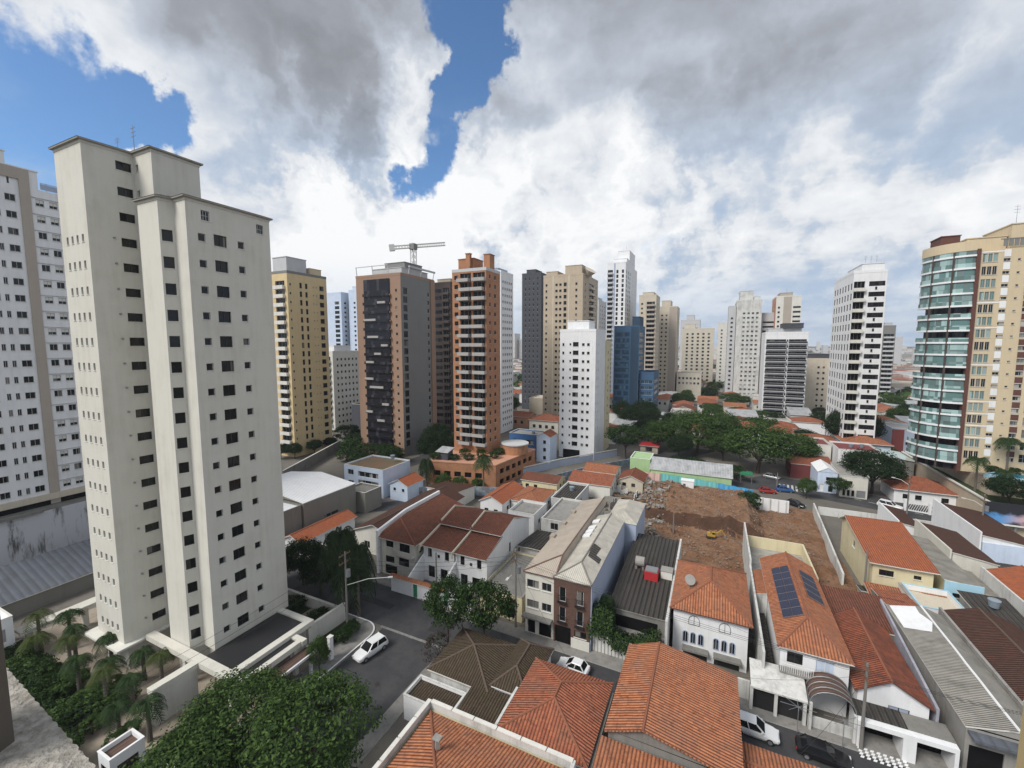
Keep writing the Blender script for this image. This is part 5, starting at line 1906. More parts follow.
# old orange roof house with the garages
h8 = house('house', 'white gabled house with an old streaked orange roof above two garages', (14.9, 20.6, 53.2, 66), 4.2, 'gable_y', 1.9, white, t_old, [('S', 3.4, 2.0, 1.7, 1.3, 'slide', 'window', (blackmetal, bluegrey))], over=.35, peak=.46, fascia=brownpaint)
h = house('house', 'long dark red roof behind the gabled garage house', (15.2, 25.4, 66.8, 75.4), 3.5, 'shed_n', .5, concrete_d, t_brown, [], over=.1, caps=None)
h = house('house', 'dark roofed porch house left of the long dark red roof', (8.6, 13.0, 60, 61), 2.0, 'flat', 0, white_dirty, concrete, [], over=0) if False else None
gg = thing('double_garage', 'double garage with two dark openings in a white frame', 'garage', (18, 51.5, 0))
m = MB()
facade(m, (14.3, 50.2), (21.8, 50.2), 0, 2.9, [(.35, 3.5, 0, 2.45, 2.5), (4.5, 7.2, 0, 2.45, 2.5)])
m.box(14.3, 21.8, 50.2, 53.1, 0, 2.9, 0, 'S')
m.build('wall', white, gg)
for x0_, x1_ in ((14.65, 17.8), (18.8, 21.5)):
    m = MB()
    m.box(x0_, x1_, 52.6, 52.68, 0, 2.45)
    m.build('garage_interior', void, gg)
m = MB()
m.prism([(14.2, 50.9), (18.3, 50.9), (18.3, 53.1), (14.2, 53.1)], 2.903, 3.05)
m.build('roof_sheet', r_dark, gg)
m = MB()
m.prism([(18.303, 50.9), (21.8, 50.9), (21.8, 53.1), (18.303, 53.1)], 2.903, 3.0)
m.build('roof_slab', concrete_d, gg)
rp = MB()
for i in range(4):
    for j in range(8):
        x, y = 14.3 + j * .5, 48.9 + i * .35
        rp.poly([(x, y, .158), (x + .28, y, .158), (x + .42, y + .3, .158), (x + .14, y + .3, .158)])
structure('road_markings', rp, white)
w = thing('boundary_wall', 'leaning pale blue grey boundary wall right of the streaked orange roof', 'wall', (21.7, 60, 0))
m = MB()
m.prism([(21.1, 53.2), (21.35, 53.2), (22.6, 74), (22.35, 74)], 0, 4.3)
m.build('wall_face', paint('lavender_wall', (.36, .36, .42), .5), w)

# long grey roofed workshop and its neighbours
h9 = house('workshop', 'long workshop with a pale grey ribbed roof and a white patched end', (22.6, 28.2, 51.5, 72), 4.6, 'gable_y', .8, concrete, r_grey, [('S', 1.5, .2, 2.4, 2.6, 'plain', 'garage_door', (blackmetal, void))], over=.1, peak=.62, cat='workshop', caps=white)
hf9 = lambda x, y: on_gable(x, y, 4.6, (22.6, 28.2), .1, .62, .8)
roof_patch(h9, 'white_roof_patch', [(22.75, 66.8), (25.2, 66.2), (25.9, 68.2), (25.3, 70.2), (25.4, 71.8), (22.75, 71.8)], white, hf9, .04)
m = MB()
m.box(22.7, 28.1, 50.3, 51.49, 4.0, 4.25)
m.build('front_canopy', r_blue, h9)
h = house('shop', 'low red tiled strip house behind the workshop', (22.8, 26.8, 73, 79), 3.4, 'shed_s', .9, concrete_d, t_red, [], over=.1, caps=None, cat='house')
h = house('house', 'brown tiled house right of the grey workshop roof', (29.0, 36, 58, 74), 4.3, 'gable_y', 1.4, concrete, t_dark, [('S', 3.3, 1, 1.6, 1.2, 'slide')], over=.2)
h = house('house', 'flat white roof house at the right edge, in front of the brown tiled house', (29.0, 36, 45.5, 57.2), 4.6, 'flat', 0, offwhite, r_white, [], parapet=.25, over=0)
h = house('house', 'small house with a teal railed roof terrace, behind the grey workshop', (27.2, 32.5, 75.5, 82), 3.0, 'flat', 0, white, beige2, [('S', 2.5, .8, 1.4, 1.3, 'slide')], parapet=.7, over=0, fascia=lightblue)
h = house('house', 'grey weathered back house right of the teal terrace', (33, 37.5, 72, 80), 4.2, 'shed_n', .7, concrete, r_dark, [('S', 1.2, 1.2, 1.1, 1.4, 'slide'), ('S', 3.2, 1.2, 1.1, 1.4, 'slide')], over=.3, caps=None)

# orange house and the houses to the right of the site
h = house('house', 'cream yellow house with a broad bright orange roof, right of the demolition site', (23.6, 30.8, 82, 100), 6.3, 'gable_x', 2.0, cream_y, t_bright,
          [('S', 1.7, 4.3, 1.8, .95, 'slide', 'window', dkh), ('S', 5.4, 4.6, .9, .6, 'slide', 'window', dkh), ('S', 3.6, 0.3, 5.8, 2.5, 'plain', 'porch_opening', (blackmetal, void)), ('W', 8, 4.2, 1.4, 1.2, 'slide')], over=.55, peak=.78)
h = house('porch', 'low orange tiled porch roof before the broad bright orange roof', (22.6, 32, 78.2, 81.3), 2.5, 'shed_n', .55, cream_d, t_orange, [('S', 4.6, .2, 7.5, 1.9, 'plain', 'porch_opening', (blackmetal, void))], over=.2, caps=None, cat='porch')
w = thing('site_wall', 'patched white block wall along the right side of the demolition site', 'wall', (22, 100, 0))
m = MB()
m.prism([(20.2, 83.5), (20.5, 83.5), (22.6, 119), (22.3, 119)], 0, 2.8)
m.build('wall_face', white_dirty, w)
h = house('house', 'house with a light blue front, yellow side wall and grey roof', (32.2, 36.4, 82.4, 100), 4.8, 'shed_w', .5, cream_y, r_grey, [], over=.1, caps=None)
m = MB()
m.box(32.15, 36.45, 82.2, 82.38, 0, 5.1)
m.build('front_wall', lightblue, h)
for x in (33.6, 35.4):
    m = MB()
    m.box(x - .5, x + .5, 82.13, 82.19, 2.4, 3.5)
    m.build('window', [g_dark], h)
h = house('house', 'low grey roof house tucked right of the light blue front', (36.7, 39.0, 84, 92), 3.2, 'shed_w', .4, concrete, r_grey, [], over=.1, caps=None)
PARTY = []
h = house('house', 'long cream house with a brown tile roof, behind the light blue front house', (36.8, 42.3, 92.5, 106), 4.9, 'shed_w', 1.0, cream, t_dark, [('W', 4.5, 2.4, 1.0, 1.2, 'slide', 'window', dkh), ('W', 9.5, 2.2, .8, 1.2, 'slide', 'window', dkh)], over=.15, caps=None)
PARTY.append((36.8, 92.3, 106.2, 6.3, cream, h))
h = house('house', 'shorter cream house with a brown tile roof and a hedge, beside the far street', (34.5, 38.0, 107, 118), 4.2, 'shed_w', .7, white, t_dark, [], over=.15, caps=None)
PARTY.append((34.5, 106.8, 118.2, 5.3, white, h))
h = house('house', 'long white house with a brown roof and a pale blue front, at the right edge', (43.2, 50.5, 99.5, 117), 6.0, 'shed_w', 1.2, white, t_dark, [('W', 9, 3.6, .9, 1.0, 'slide'), ('S', 1.6, 3.4, 1.0, .9, 'slide')], over=.15, caps=None)
PARTY.append((43.2, 99.3, 117.2, 7.7, white, h))
m = MB()
m.box(43.2, 50.5, 99.3, 99.48, 0, 5.9)
m.build('front_wall', paleblue, h)
h = house('house', 'white and cream house with a bright orange roof, at the right edge', (39.6, 48, 74, 90), 4.6, 'gable_y', 1.6, white_dirty, t_bright, [('W', 5, 1.8, 1.1, 1.2, 'slide', 'window', dkh), ('W', 11, 1.8, 1.1, 1.2, 'slide', 'window', dkh)], over=.25)
PARTY.append((39.6, 74, 90, 5.2, white_dirty, h))
for (x_, y0_, y1_, z_, mt_, par) in PARTY:
    m = MB()
    m.box(x_ - .42, x_ - .18, y0_, y1_, 0, z_)
    m.build('party_wall', mt_, par)
h = house('house', 'dark carport roof behind the bright orange roof at the right edge', (43.5, 50, 91.5, 98.5), 3.0, 'shed_s', .4, concrete_d, r_dark, [], over=.1, caps=None)
w = thing('street_wall', 'low white street wall along the far street, right of the bright orange house', 'wall', (30, 119, 0))
m = MB()
m.box(23.5, 44, 119.5, 119.8, 0, 1.9)
m.build('wall_face', white_dirty, w)

for (p_, q_, hh, mt, lab) in (((31.8, 58), (31.8, 76), 3.2, concrete_d, 'stained grey lot wall behind the brown tiled house right of the workshop'),
                              ((28.5, 51), (28.5, 73.5), 5.0, concrete, 'grey lot wall along the right side of the grey workshop'),
                              ((26.9, 72.6), (26.9, 82), 3.6, white_dirty, 'weathered white lot wall left of the teal railed terrace'),
                              ((33.0, 82), (39.2, 82), 2.8, concrete_d, 'stained cross wall in front of the low grey roof house'),
                              ((22.2, 76.6), (31.5, 76.9), 2.6, white_dirty, 'weathered white wall between the orange porch and the dark red roof'),
                              ((39.2, 60), (39.2, 74), 3.4, white_dirty, 'weathered white lot wall at the right edge below the bright orange roof')):
    w = thing('lot_wall', lab, 'wall', (p_[0], p_[1], 0))
    m = MB()
    m.obox((*p_, hh / 2), (*q_, hh / 2), .22, hh)
    m.build('wall_face', mt, w)
    m = MB()
    m.obox((*p_, hh + .043), (*q_, hh + .043), .3, .08)
    m.build('coping', concrete, w)
for (bx, z, k_, r_, rm, lab) in (((28.8, 31.6, 74.2, 75.3), 2.6, 'shed_s', .3, r_grey, 'tiny grey lean to behind the brown tiled house'), ((33.2, 36.4, 66, 71.5), 3.0, 'shed_w', .5, r_grey, 'small grey shed roof at the right edge between brown roofs'),
                                 ((40, 46, 62, 72), 4.0, 'gable_y', 1.2, t_red, 'small red tiled house at the right edge below the bright orange roof'), ((21.8, 26.6, 79.4, 81.6), 2.2, 'shed_s', .3, r_dark, 'dark lean to roof before the orange porch')):
    house('shed', lab, bx, z, k_, r_, concrete, rm, [], over=.15, caps=None, cat='shed')

# ------------------------------------------------------------------ near side of the street, roofs below the viewpoint
h = house('house', 'corner house with a mossy brown hipped roof, left part by the crossing', (-27.8, -20.6, 37.4, 44.6), 3.4, 'hip', 1.5, white_dirty, t_slate, [], over=.35)
h = house('house', 'mossy brown roofed house with white eaves, beside the red tiled roof', (-20.2, -16.4, 38.2, 45.8), 3.5, 'hip', 1.4, white, t_slate, [], over=.3, fascia=white)
h = house('annex', 'low white walled annex with a flat dark roof on the corner of the cross street', (-28.6, -22.6, 33.6, 36.6), 2.5, 'flat', 0, white, t_slate, [], parapet=.3, over=0, fascia=white_dirty, cat='annex')
h = house('annex', 'narrow patio roof between the mossy roofs and the white parapet house', (-22.2, -17.2, 33.4, 37.6), 3.0, 'shed_n', .5, white_dirty, t_slate, [], over=.05, caps=None, cat='annex')
h = house('house', 'house with a red tiled hipped roof, between the mossy roofs and the big orange roof', (-16.6, -8.6, 32.6, 42.0), 4.7, 'hip', 1.7, white, t_red, [], over=.35, hip_in=4.0)
w = thing('boundary_wall', 'white dirty boundary wall left of the red tiled roof', 'wall', (-17, 36, 0))
m = MB()
m.box(-17.3, -17.05, 27.5, 37.8, 0, 4.6)
m.build('wall_face', white_dirty, w)
h = house('house', 'house with a big sagging orange roof ridge and a stained grey side wall', (-7.2, 3.1, 35.2, 46.6), 6.2, 'gable_y', 1.4, concrete_d, t_orange, [], over=.3, peak=.30, fascia=t_orange)
h = house('house', 'lower orange roof strip with a black stained wall, in front of the sagging orange roof', (-7.6, 2.8, 28.5, 34.8), 4.7, 'shed_n', .9, concrete_d, t_orange, [], over=.2, caps=None)
w = thing('boundary_wall', 'stained grey boundary wall left of the lower orange roof strip', 'wall', (-8, 34, 0))
m = MB()
m.box(-8.25, -8.0, 27, 41.5, 0, 4.4)
m.build('wall_face', concrete_d, w)
h = house('house', 'low orange shed roof over the pavement, right of the sagging orange roof', (3.8, 9.9, 36.4, 41.4), 3.9, 'gable_x', .8, white_dirty, t_orange, [], over=.2, peak=.45)
h = house('house', 'orange roofed house at the bottom edge, below the low orange shed roof', (3.8, 16, 26, 35.6), 4.2, 'gable_x', 1.4, white_dirty, t_orange, [], over=.3)
h = house('house', 'small red tiled lean to beside the parked black cars', (-7.9, -5.6, 42.3, 46.8), 2.6, 'shed_w', .5, white_dirty, t_red, [], over=.1, caps=None)
h5b = house('house', 'house with a wide orange hipped roof inside a white parapet, at the bottom edge', (-23.2, -9.6, 18.2, 31.0), 5.4, 'hip', 2.0, cream_y, t_orange, [], over=-.15, hip_in=5.0)
m = MB()
for q in ((-23.6, -23.3, 17.8, 31.45), (-23.3, -9.3, 31.15, 31.45), (-9.3, -9.0, 17.8, 31.45)):
    m.box(*q, 0, 5.95)
m.build('parapet', white_dirty, h5b)
m = MB()
for k in range(6):
    m.box(-23.65, -23.25, 17.8 + k * 2.28, 19.95 + k * 2.28, 5.953, 6.05)
for k in range(6):
    m.box(-23.2 + k * 2.35, -20.95 + k * 2.35, 31.1, 31.5, 5.953, 6.05)
m.build('coping', offwhite, h5b)
m = MB()
m.tube([(-19.4, 26.8, 6.9), (-19.4, 26.8, 7.75)], [.28, .2], 4)
m.box(-19.75, -19.05, 26.5, 27.1, 7.753, 7.83)
m.build('chimney', concrete, h5b)

# ------------------------------------------------------------------ middle distance
h = house('warehouse', 'grey windowless warehouse with a white vaulted roof, right of the cream tower', (-100, -76.2, 50, 59.5), 6.6, 'flat', 0, greywall, r_white, [('E', 5.5, 1.0, 3.4, .8, 'slide')], parapet=.2, over=0, cat='warehouse', fascia=greywall)
m = MB()
for k in range(5):
    m.box(-90 + k * 2, -88.6 + k * 2, 54, 56, 6.6, 7.1)
m.build('rooftop_unit', concrete_d, h)
h = house('warehouse', 'taller rear half of the grey warehouse with a white folded roof', (-98, -75.8, 59.7, 74), 7.2, 'gable_y', 1.3, greywall, r_white, [('E', 7, 2.0, 4.0, .8, 'slide')], over=.06, caps=None, cat='warehouse')
h = house('warehouse', 'low mossy flat block at the back of the grey warehouse', (-80, -73.4, 74.5, 80), 4.6, 'flat', 0, greywall, concrete_d, [], parapet=.4, over=0, cat='warehouse')
h = house('house', 'narrow red orange tiled house at the foot of the grey warehouse', (-73.8, -69.2, 53.5, 67), 2.8, 'gable_y', 1.1, white, t_bright, [('E', 3, .9, .9, 1.2, 'slide'), ('E', 6, .9, .9, 1.2, 'slide'), ('E', 9.5, .9, .9, 1.2, 'slide'), ('S', 2.3, .2, 1.2, 2.0, 'plain', 'door', (blackmetal, void))], over=.4)
h = house('apartment_house', 'pale blue grey house with open galleries and a flat mossy roof', (-90, -76.4, 84.0, 95), 7.2, 'flat', 0, paleblue, ground_mat('mossy_roof', (.12, .12, .07), (.2, .11, .07), (.09, .10, .06), .3, 1.5), [('S', 8.5, 4.9, 7.0, 1.4, 'slide3', 'window', (white, g_house)), ('S', 8.5, 2.6, 7.0, 1.4, 'slide3', 'window', (white, g_house)), ('S', 8.5, .3, 7.0, 1.4, 'slide3', 'window', (white, g_house)), ('S', 2.4, 5, 2.0, 1.4, 'slide'), ('S', 2.4, 2, 2.0, 1.4, 'slide')], parapet=.3, over=0, cat='apartment house')
h = house('house', 'little white hut with a bright orange roof, right of the pale blue grey house', (-74.6, -69, 84.5, 91), 4.2, 'gable_y', 1.5, paleblue, t_bright, [('S', 1.5, 2.5, .8, .8, 'slide', 'window', dkh), ('S', 4.2, 2.5, .8, .8, 'slide', 'window', dkh)], over=.3)
h = house('house', 'dark brown roof stepping down behind the long low brown tiled house', (-64, -55, 86, 94), 3.4, 'shed_s', 1.0, offwhite, t_dark, [], over=.2, caps=None)
for k, (bx, ze, kind, rise, wl_, rm, lab) in enumerate((
        ((-47.6, -42.0, 84, 96), 4.2, 'gable_y', 1.4, white, t_bright, 'white house with a bright orange roof, behind the white twin houses'),
        ((-41.6, -34.5, 88, 98), 4.0, 'hip', 1.3, white, t_orange, 'white house with an orange hipped roof and small square windows, beside the terrace house'),
        ((-38.5, -32.6, 80, 87.3), 4.2, 'flat', 0, white, concrete, 'white terrace house with laundry, right behind the white twin houses'),
        ((-33.6, -28.0, 93, 106), 3.5, 'flat', 0, palegrey, r_dark, 'pale grey long house with a dark flat roof and a row of slots'),
        ((-46, -36, 104, 111), 3.6, 'gable_x', 1.2, cream_y, t_brown, 'low brown roofed cream house beside the canal street'),
        ((-34, -23, 108, 117), 3.6, 'gable_x', 1.7, offwhite, t_red, 'wide red roof shed beside the rubble of the demolition site'),
        ((-33, -24, 118.5, 127), 3.8, 'gable_x', 1.2, white, t_orange, 'orange roofed white house behind the wide red roof shed'),
        ((-22.5, -16, 116, 124), 3.2, 'gable_y', 1.6, beige2, t_old, 'broken old roof house at the edge of the rubble'),
)):
    h = house('house', lab, bx, ze, kind, rise, wl_, rm, [('S', 1.6, 1.6 if ze < 5 else 2.8, 1.0, 1.0, 'slide', 'window', dkh), ('S', 4.0, 1.6 if ze < 5 else 2.8, 1.0, 1.0, 'slide', 'window', dkh), ('E', 3, 1.8, 1.0, 1.0, 'slide', 'window', dkh), ('E', 6, 1.8, 1.0, 1.0, 'slide', 'window', dkh)], parapet=.5, over=.3 if kind != 'flat' else 0)
ta = MB()
ta.poly([(-27.6, 86, 2.6), (-22.6, 84, 2.4), (-22.2, 88, 2.5), (-27.2, 90, 2.7)])
ta.poly([(-27.2, 90, 2.66), (-22.2, 88, 2.46), (-22.6, 84, 2.36), (-27.6, 86, 2.56)])
o = ta.build('teal_tarp', tarp_g)
tag(o, 'teal tarp stretched over a yard left of the long beige roof', 'tarp')

# green building and tarps at the back of the site
h = house('hall', 'long hall with a pale vaulted metal roof and green walls, behind the demolition site', (-15.4, 5.4, 126.2, 135.5), 4.4, 'gable_x', 2.5, palegreen, r_pale, [], over=.3, peak=.5, cat='hall', caps=None)
h = house('annex', 'light green cube at the left end of the long green hall', (-21.5, -15.8, 128, 136), 6.2, 'flat', 0, palegreen, palegreen, [], parapet=.3, over=0, cat='annex', fascia=white)
for (x0_, y0_), (x1_, y1_), mt, lab, zz in (((-17.5, 125.6), (-12.5, 125.6), tarp_p, 'faded pink stretch of the site hoarding', 2.3), ((-12.4, 125.6), (-5.6, 124.6), tarp_g, 'pale teal stretch of the site hoarding', 2.4), ((-5.5, 124.5), (2.0, 122.9), tarp_g, 'teal stretch of the site hoarding', 2.5), ((2.1, 122.9), (10.0, 121.0), tarp_b, 'bright blue stretch of the site hoarding', 2.4)):
    m = MB()
    n_ = 14
    for k in range(n_):
        t0, t1 = k / n_, (k + 1) / n_
        P_ = lambda t, z: (x0_ + (x1_ - x0_) * t, y0_ + (y1_ - y0_) * t + .22 * math.sin(t * 19) + (zz - z) * -.45, z + 1.0)
        m.poly([P_(t0, .2), P_(t1, .2), P_(t1, zz + .15 * math.sin(t1 * 23)), P_(t0, zz + .15 * math.sin(t0 * 23))])
        m.poly([P_(t0, zz + .15 * math.sin(t0 * 23)), P_(t1, zz + .15 * math.sin(t1 * 23)), (P_(t1, zz)[0], P_(t1, zz)[1] + .6, zz + 1.0), (P_(t0, zz)[0], P_(t0, zz)[1] + .6, zz + 1.0)])
    o = m.build('hoarding', mt)
    tag(o, lab, 'hoarding')
hut = house('site_hut', 'small white site hut on the upper dirt level', (-6.6, -3.6, 117.5, 119.5), 4.6, 'flat', 0, white, white, [('S', .8, 3.2, .6, .7, 'slide', 'window', dkh)], z0=2.2, over=.1, cat='hut')
w = thing('site_wall', 'short white wall at the street corner of the demolition site', 'wall', (13.5, 116.5, 0))
m = MB()
m.box(9.8, 17.2, 116.4, 116.7, 0, 3.2)
m.build('wall_face', white, w)
for k in range(5):
    m = MB()
    m.box(10.1 + k * 1.6, 10.3 + k * 1.6, 116.2, 116.397, 0, 3.2)
    m.build('pier', white_dirty, w)
# houses by the far street
h = house('house', 'narrow pale blue gabled house beside the far street', (26.6, 31.0, 138.5, 148), 5.6, 'gable_y', 1.3, paleblue, white, [('S', 3.0, 3.4, 2.2, .9, 'slide', 'window', dkh), ('S', 3.0, .3, 1.0, 1.6, 'plain', 'door', dkh), ('S', 1.0, .3, .9, 1.9, 'plain', 'door', (white, white))], over=.1, caps=None)
h = house('house', 'cream two storey house right of the pale blue gabled house', (31.3, 37.0, 136.5, 148), 5.8, 'shed_n', .5, cream, concrete, [('S', 1.6, 3.6, 1.8, .8, 'slide', 'window', dkh)] + [('S', .8 + k * .95, .4, .6, 1.6, 'tall', 'window', dkh) for k in range(3)] + [('S', 4.4, .2, 1.9, 1.9, 'plain', 'garage_door', (white, greymetal))], over=.1, caps=None)
h = house('house', 'red roofed low house behind the pale blue gabled house', (22, 33, 150, 160), 4.4, 'shed_n', .8, maroon, t_red, [], over=.1, caps=None)
h = house('house', 'white house with a red hipped roof behind a white lattice fence', (42.6, 54.4, 137.5, 147), 3.6, 'hip', 2.4, white, t_red, [('S', 2.4, 1.2, 1.3, 1.2, 'slide', 'window', dkh), ('S', 4.8, 1.2, 1.3, 1.2, 'slide', 'window', dkh), ('S', 9.8, 1.2, 1.4, 1.2, 'slide', 'window', dkh)], over=.6, fascia=white)
h = house('house', 'white cube house with a dark red flat roof, left part by the far trees', (27.5, 35, 166, 178), 7.2, 'flat', 0, offwhite, maroon, [('S', 1.5, 4.5, 1.2, 1.4, 'slide')], parapet=.5, over=0)
h = house('house', 'white block house with a brick red flat roof, above the round dark tree', (35.5, 46, 160, 172), 7.6, 'flat', 0, white, maroon, [], parapet=.4, over=0)
h = house('house', 'long light blue house with an orange hipped roof, right of the white block house', (41.5, 54, 180, 192), 6.6, 'hip', 1.8, paleblue, t_orange, [('S', 2 + k * 1.6, 4.4, 1.0, 1.0, 'slide', 'window', dkh) for k in range(3)] + [('S', 8.6, 2, 2, 1.6, 'plain', 'door', dkh)], over=.7, fascia=white)
h = house('house', 'white house with grey rooftop tanks, left of the light blue house', (30, 40, 181, 192), 6.0, 'hip', 1.4, white, t_red, [], over=.3)
h = house('shed', 'grey shed with a pale sloping roof, right of the white mid-height block', (-39.5, -27, 187, 199), 5.2, 'shed_n', 1.0, concrete_d, r_pale, [('S', 8.5, 2.0, 2.2, 2.0, 'slide', 'window', dkh)], over=.4, caps=None, cat='shed')
h = house('kiosk', 'small building with a bright red awning roof beside the avenue', (-23.6, -17.5, 162, 168), 2.8, 'hip', .9, beige2, redm, [('S', 3, .6, 2.4, 1.6, 'slide')], over=.5, caps=None, cat='kiosk')
h = house('house', 'tall narrow white house with stacked small windows and a red roof', (-53.8, -49.0, 134, 141), 8.8, 'gable_y', 1.4, paleblue, t_red, [('S', 2.9, z, 1.0, 1.2, 'slide', 'window', dkh) for z in (1, 3.8, 6.4)], over=.2)
h = house('shop', 'blue fronted shop left of the tall narrow white house', (-66, -55, 138, 146), 7.8, 'flat', 0, paint('shop_blue', (.05, .15, .36), .2), concrete, [('S', 3, 4.6, 3, 1.6, 'slide'), ('S', 8, 4.6, 3, 1.6, 'slide')], parapet=.4, over=0, cat='shop')
h = house('house', 'salmon walled house with a red roof, right of the orange tower', (-95, -79, 186, 196), 5.4, 'gable_x', 1.6, pink, t_red, [('S', 2.5 + k * 3.4, 2, 1.4, 1.5, 'slide', 'window', dkh) for k in range(4)], over=.4)
h = house('house', 'cream villa with a red hipped roof, left of the white mid-height block', (-76, -62, 180, 192), 5.6, 'hip', 2.0, cream, t_red, [('S', 2.5 + k * 3, 2, 1.4, 1.5, 'slide', 'window', dkh) for k in range(4)], over=.5)
h = house('hall', 'blank cream hall with a flat roof, behind the cream villa', (-92, -70, 218, 232), 10, 'flat', 0, beige2, beige2, [], parapet=.4, over=0, cat='hall')
h = house('garage', 'maroon and white garage building below the far hillside', (60, 71, 200, 212), 9, 'flat', 0, bluegrey, concrete, [('S', 4.6 + k * 2.3, 3.5, 1.2, 1.0, 'slide', 'window', dkh) for k in range(2)], parapet=.4, over=0, cat='garage')
m = MB()
m.box(60, 63.4, 199.8, 199.98, 0, 9)
m.build('maroon_panel', maroon, h)

# retaining wall, pool deck and billboard of the right-hand tower
w = thing('retaining_wall', 'tall tan retaining wall with a white coping, below the yellow and glass tower', 'wall', (56, 140, 0))
m = MB()
pl = [(54.4, 118), (92, 118), (92, 172), (54.6, 172)]
m.prism(pl, 0, 6.2, 0, 1)
m.build('wall_face', [beige, grass_m], w)
m = MB()
m.prism([(57, 131), (92, 128), (92, 171), (55.5, 171)], 6.2, 9.6, 0, 1)
m.build('deck', [beige, pave_m], w)
m = MB()
m.box(54.2, 54.7, 118, 172, 6.203, 6.5)
m.build('coping', offwhite, w)
pl_ = thing('pool', 'curved blue pool with a glass rim on the deck of the yellow and glass tower', 'pool', (66, 132, 9.6))
m = MB()
pp = [(58 + 1.5 * math.sin(k * .5) if k < 8 else 90, 0) for k in range(1)]
m.prism([(57, 133.5), (60, 131.4), (66, 130.4), (74, 129.8), (88, 129), (88, 135), (60, 136)], 9.603, 10.5)
m.build('rim', lightblue, pl_)
m = MB()
m.poly([(57.6, 133.6, 10.506), (60.3, 131.9, 10.506), (66, 131, 10.506), (74, 130.4, 10.506), (87.5, 129.6, 10.506), (87.5, 134.5, 10.506), (60, 135.4, 10.506)])
m.build('water_surface', pool_m, pl_)
h = house('pavilion', 'low pale green glass roofed pavilion at the foot of the yellow and glass tower', (48.0, 53.6, 160, 172), 6.2, 'shed_w', .7, concrete_d, plain('pale_green_glass', (.42, .55, .50), .15), [], over=.3, caps=None, cat='pavilion')
bb = thing('billboard', 'dark billboard with a blue and pink light swirl, at the right edge', 'billboard', (55, 120, 0))
m = MB()
m.box(50.6, 60.6, 117.0, 117.25, 4.2, 8.4)
m.build('board', board_m, bb)
m = MB()
m.box(50.4, 60.8, 116.9, 117.4, 3.9, 4.197)
m.build('lower_frame', offwhite, bb)
for x in (51.5, 55.5, 59.5):
    m = MB()
    m.box(x - .15, x + .15, 117.26, 117.5, 0, 8.2)
    m.build('post', greymetal, bb)
lf = thing('lattice_fence', 'white diagonal lattice fence before the red hipped house', 'fence', (48, 131, 0))
m = MB()
for k in range(30):
    x = 43.2 + k * .4
    m.obox((x, 131.5 - (x - 43) * .25, .3), (x + .7, 131.5 - (x + .7 - 43) * .25, 2.4), .08, .08)
m.obox((43, 131.5, 2.45), (55.6, 128.35, 2.45), .12, .12)
m.obox((43, 131.5, .25), (55.6, 128.35, .25), .12, .3)
m.build('lattice', white, lf)
for x in (43, 47.2, 51.4, 55.6):
    m = MB()
    y = 131.5 - (x - 43) * .25
    m.box(x - .25, x + .25, y - .25, y + .25, 0, 2.8)
    m.build('pier', white, lf)
# canal walls
cw = thing('canal_wall', 'long graffiti covered blue grey wall along the avenue', 'wall', (-46, 112, 0))
m = MB()
pts_ = [(-74, 90), (-60, 97.6), (-51, 101), (-38, 127), (-24, 148)]
for k in range(4):
    (xa, ya_), (xb, yb_) = pts_[k], pts_[k + 1]
    m.obox((xa + 2.5, ya_ - 2.0, 1.2), (xb + 2.5, yb_ - 2.0, 1.2), .35, 2.4)
m.build('wall_face', graffiti, cw)
cw = thing('canal_wall', 'grey wall with a pipe rail across the avenue, before the white mid-height block', 'wall', (-30, 140, 0))
m = MB()
for k in range(2, 4):
    (xa, ya_), (xb, yb_) = pts_[k], pts_[k + 1]
    m.obox((xa - 6.5, ya_ + 5, 1.0), (xb - 6.5, yb_ + 5, 1.0), .35, 2.0)
m.build('wall_face', bluegrey, cw)
m = MB()
for k in range(2, 4):
    (xa, ya_), (xb, yb_) = pts_[k], pts_[k + 1]
    m.obox((xa - 6.5, ya_ + 5, 2.4), (xb - 6.5, yb_ + 5, 2.4), .3, .3)
m.build('pipe_rail', offwhite, cw)
# walls left, behind the cream tower and along the tower street
for (p_, q_, hh, mt, lab) in (((-66.5, 54.9), (-52.9, 54.9), 2.6, greywall, 'dark grey garden wall with a white coping across the near street'),
                              ((-112, 82), (-128, 118), 3.4, concrete_d, 'dark brown wall along the lane before the yellow tower'),
                              ((-47.6, 34.6), (-47.2, 43.2), 2.6, offwhite, 'white garden wall right of the tower entrance'),
                              ((-44.6, 36.5), (-44.6, 42.6), 1.3, blackmetal, 'dark railing hedge wall by the street corner'),
                              ((-62, 43.2), (-48, 43.2), 1.6, offwhite, 'low white wall between the lawn and the near street')):
    w = thing('garden_wall', lab, 'wall', (p_[0], p_[1], 0))
    m = MB()
    m.obox((*p_, hh / 2), (*q_, hh / 2), .3, hh)
    m.build('wall_face', mt, w)
    m = MB()
    m.obox((*p_, hh + .053), (*q_, hh + .053), .42, .1)
    m.build('coping', offwhite if mt is not blackmetal else blackmetal, w)
gp = thing('gate_pillar', 'white gate pillar on the pavement beside the parked white car', 'pillar', (-42.6, 36.6, 0))
m = MB()
m.box(-42.9, -42.4, 36.3, 36.8, .14, 3.1)
m.build('shaft', white, gp)
m = MB()
m.box(-42.97, -42.33, 36.23, 36.87, 3.103, 3.2)
m.build('cap', offwhite, gp)
h = house('gatehouse', 'white gatehouse with a ribbed flat roof in a white rim, at the bottom left', (-49.4, -47.3, 16.4, 19.0), 2.7, 'flat', 0, white, r_brown, [('E', 1.3, .6, 1.6, 1.5, 'slide', 'window', dkh), ('S', 1, .6, 1.2, 1.5, 'slide', 'window', dkh)], parapet=.35, over=0, fascia=white, cat='gatehouse')
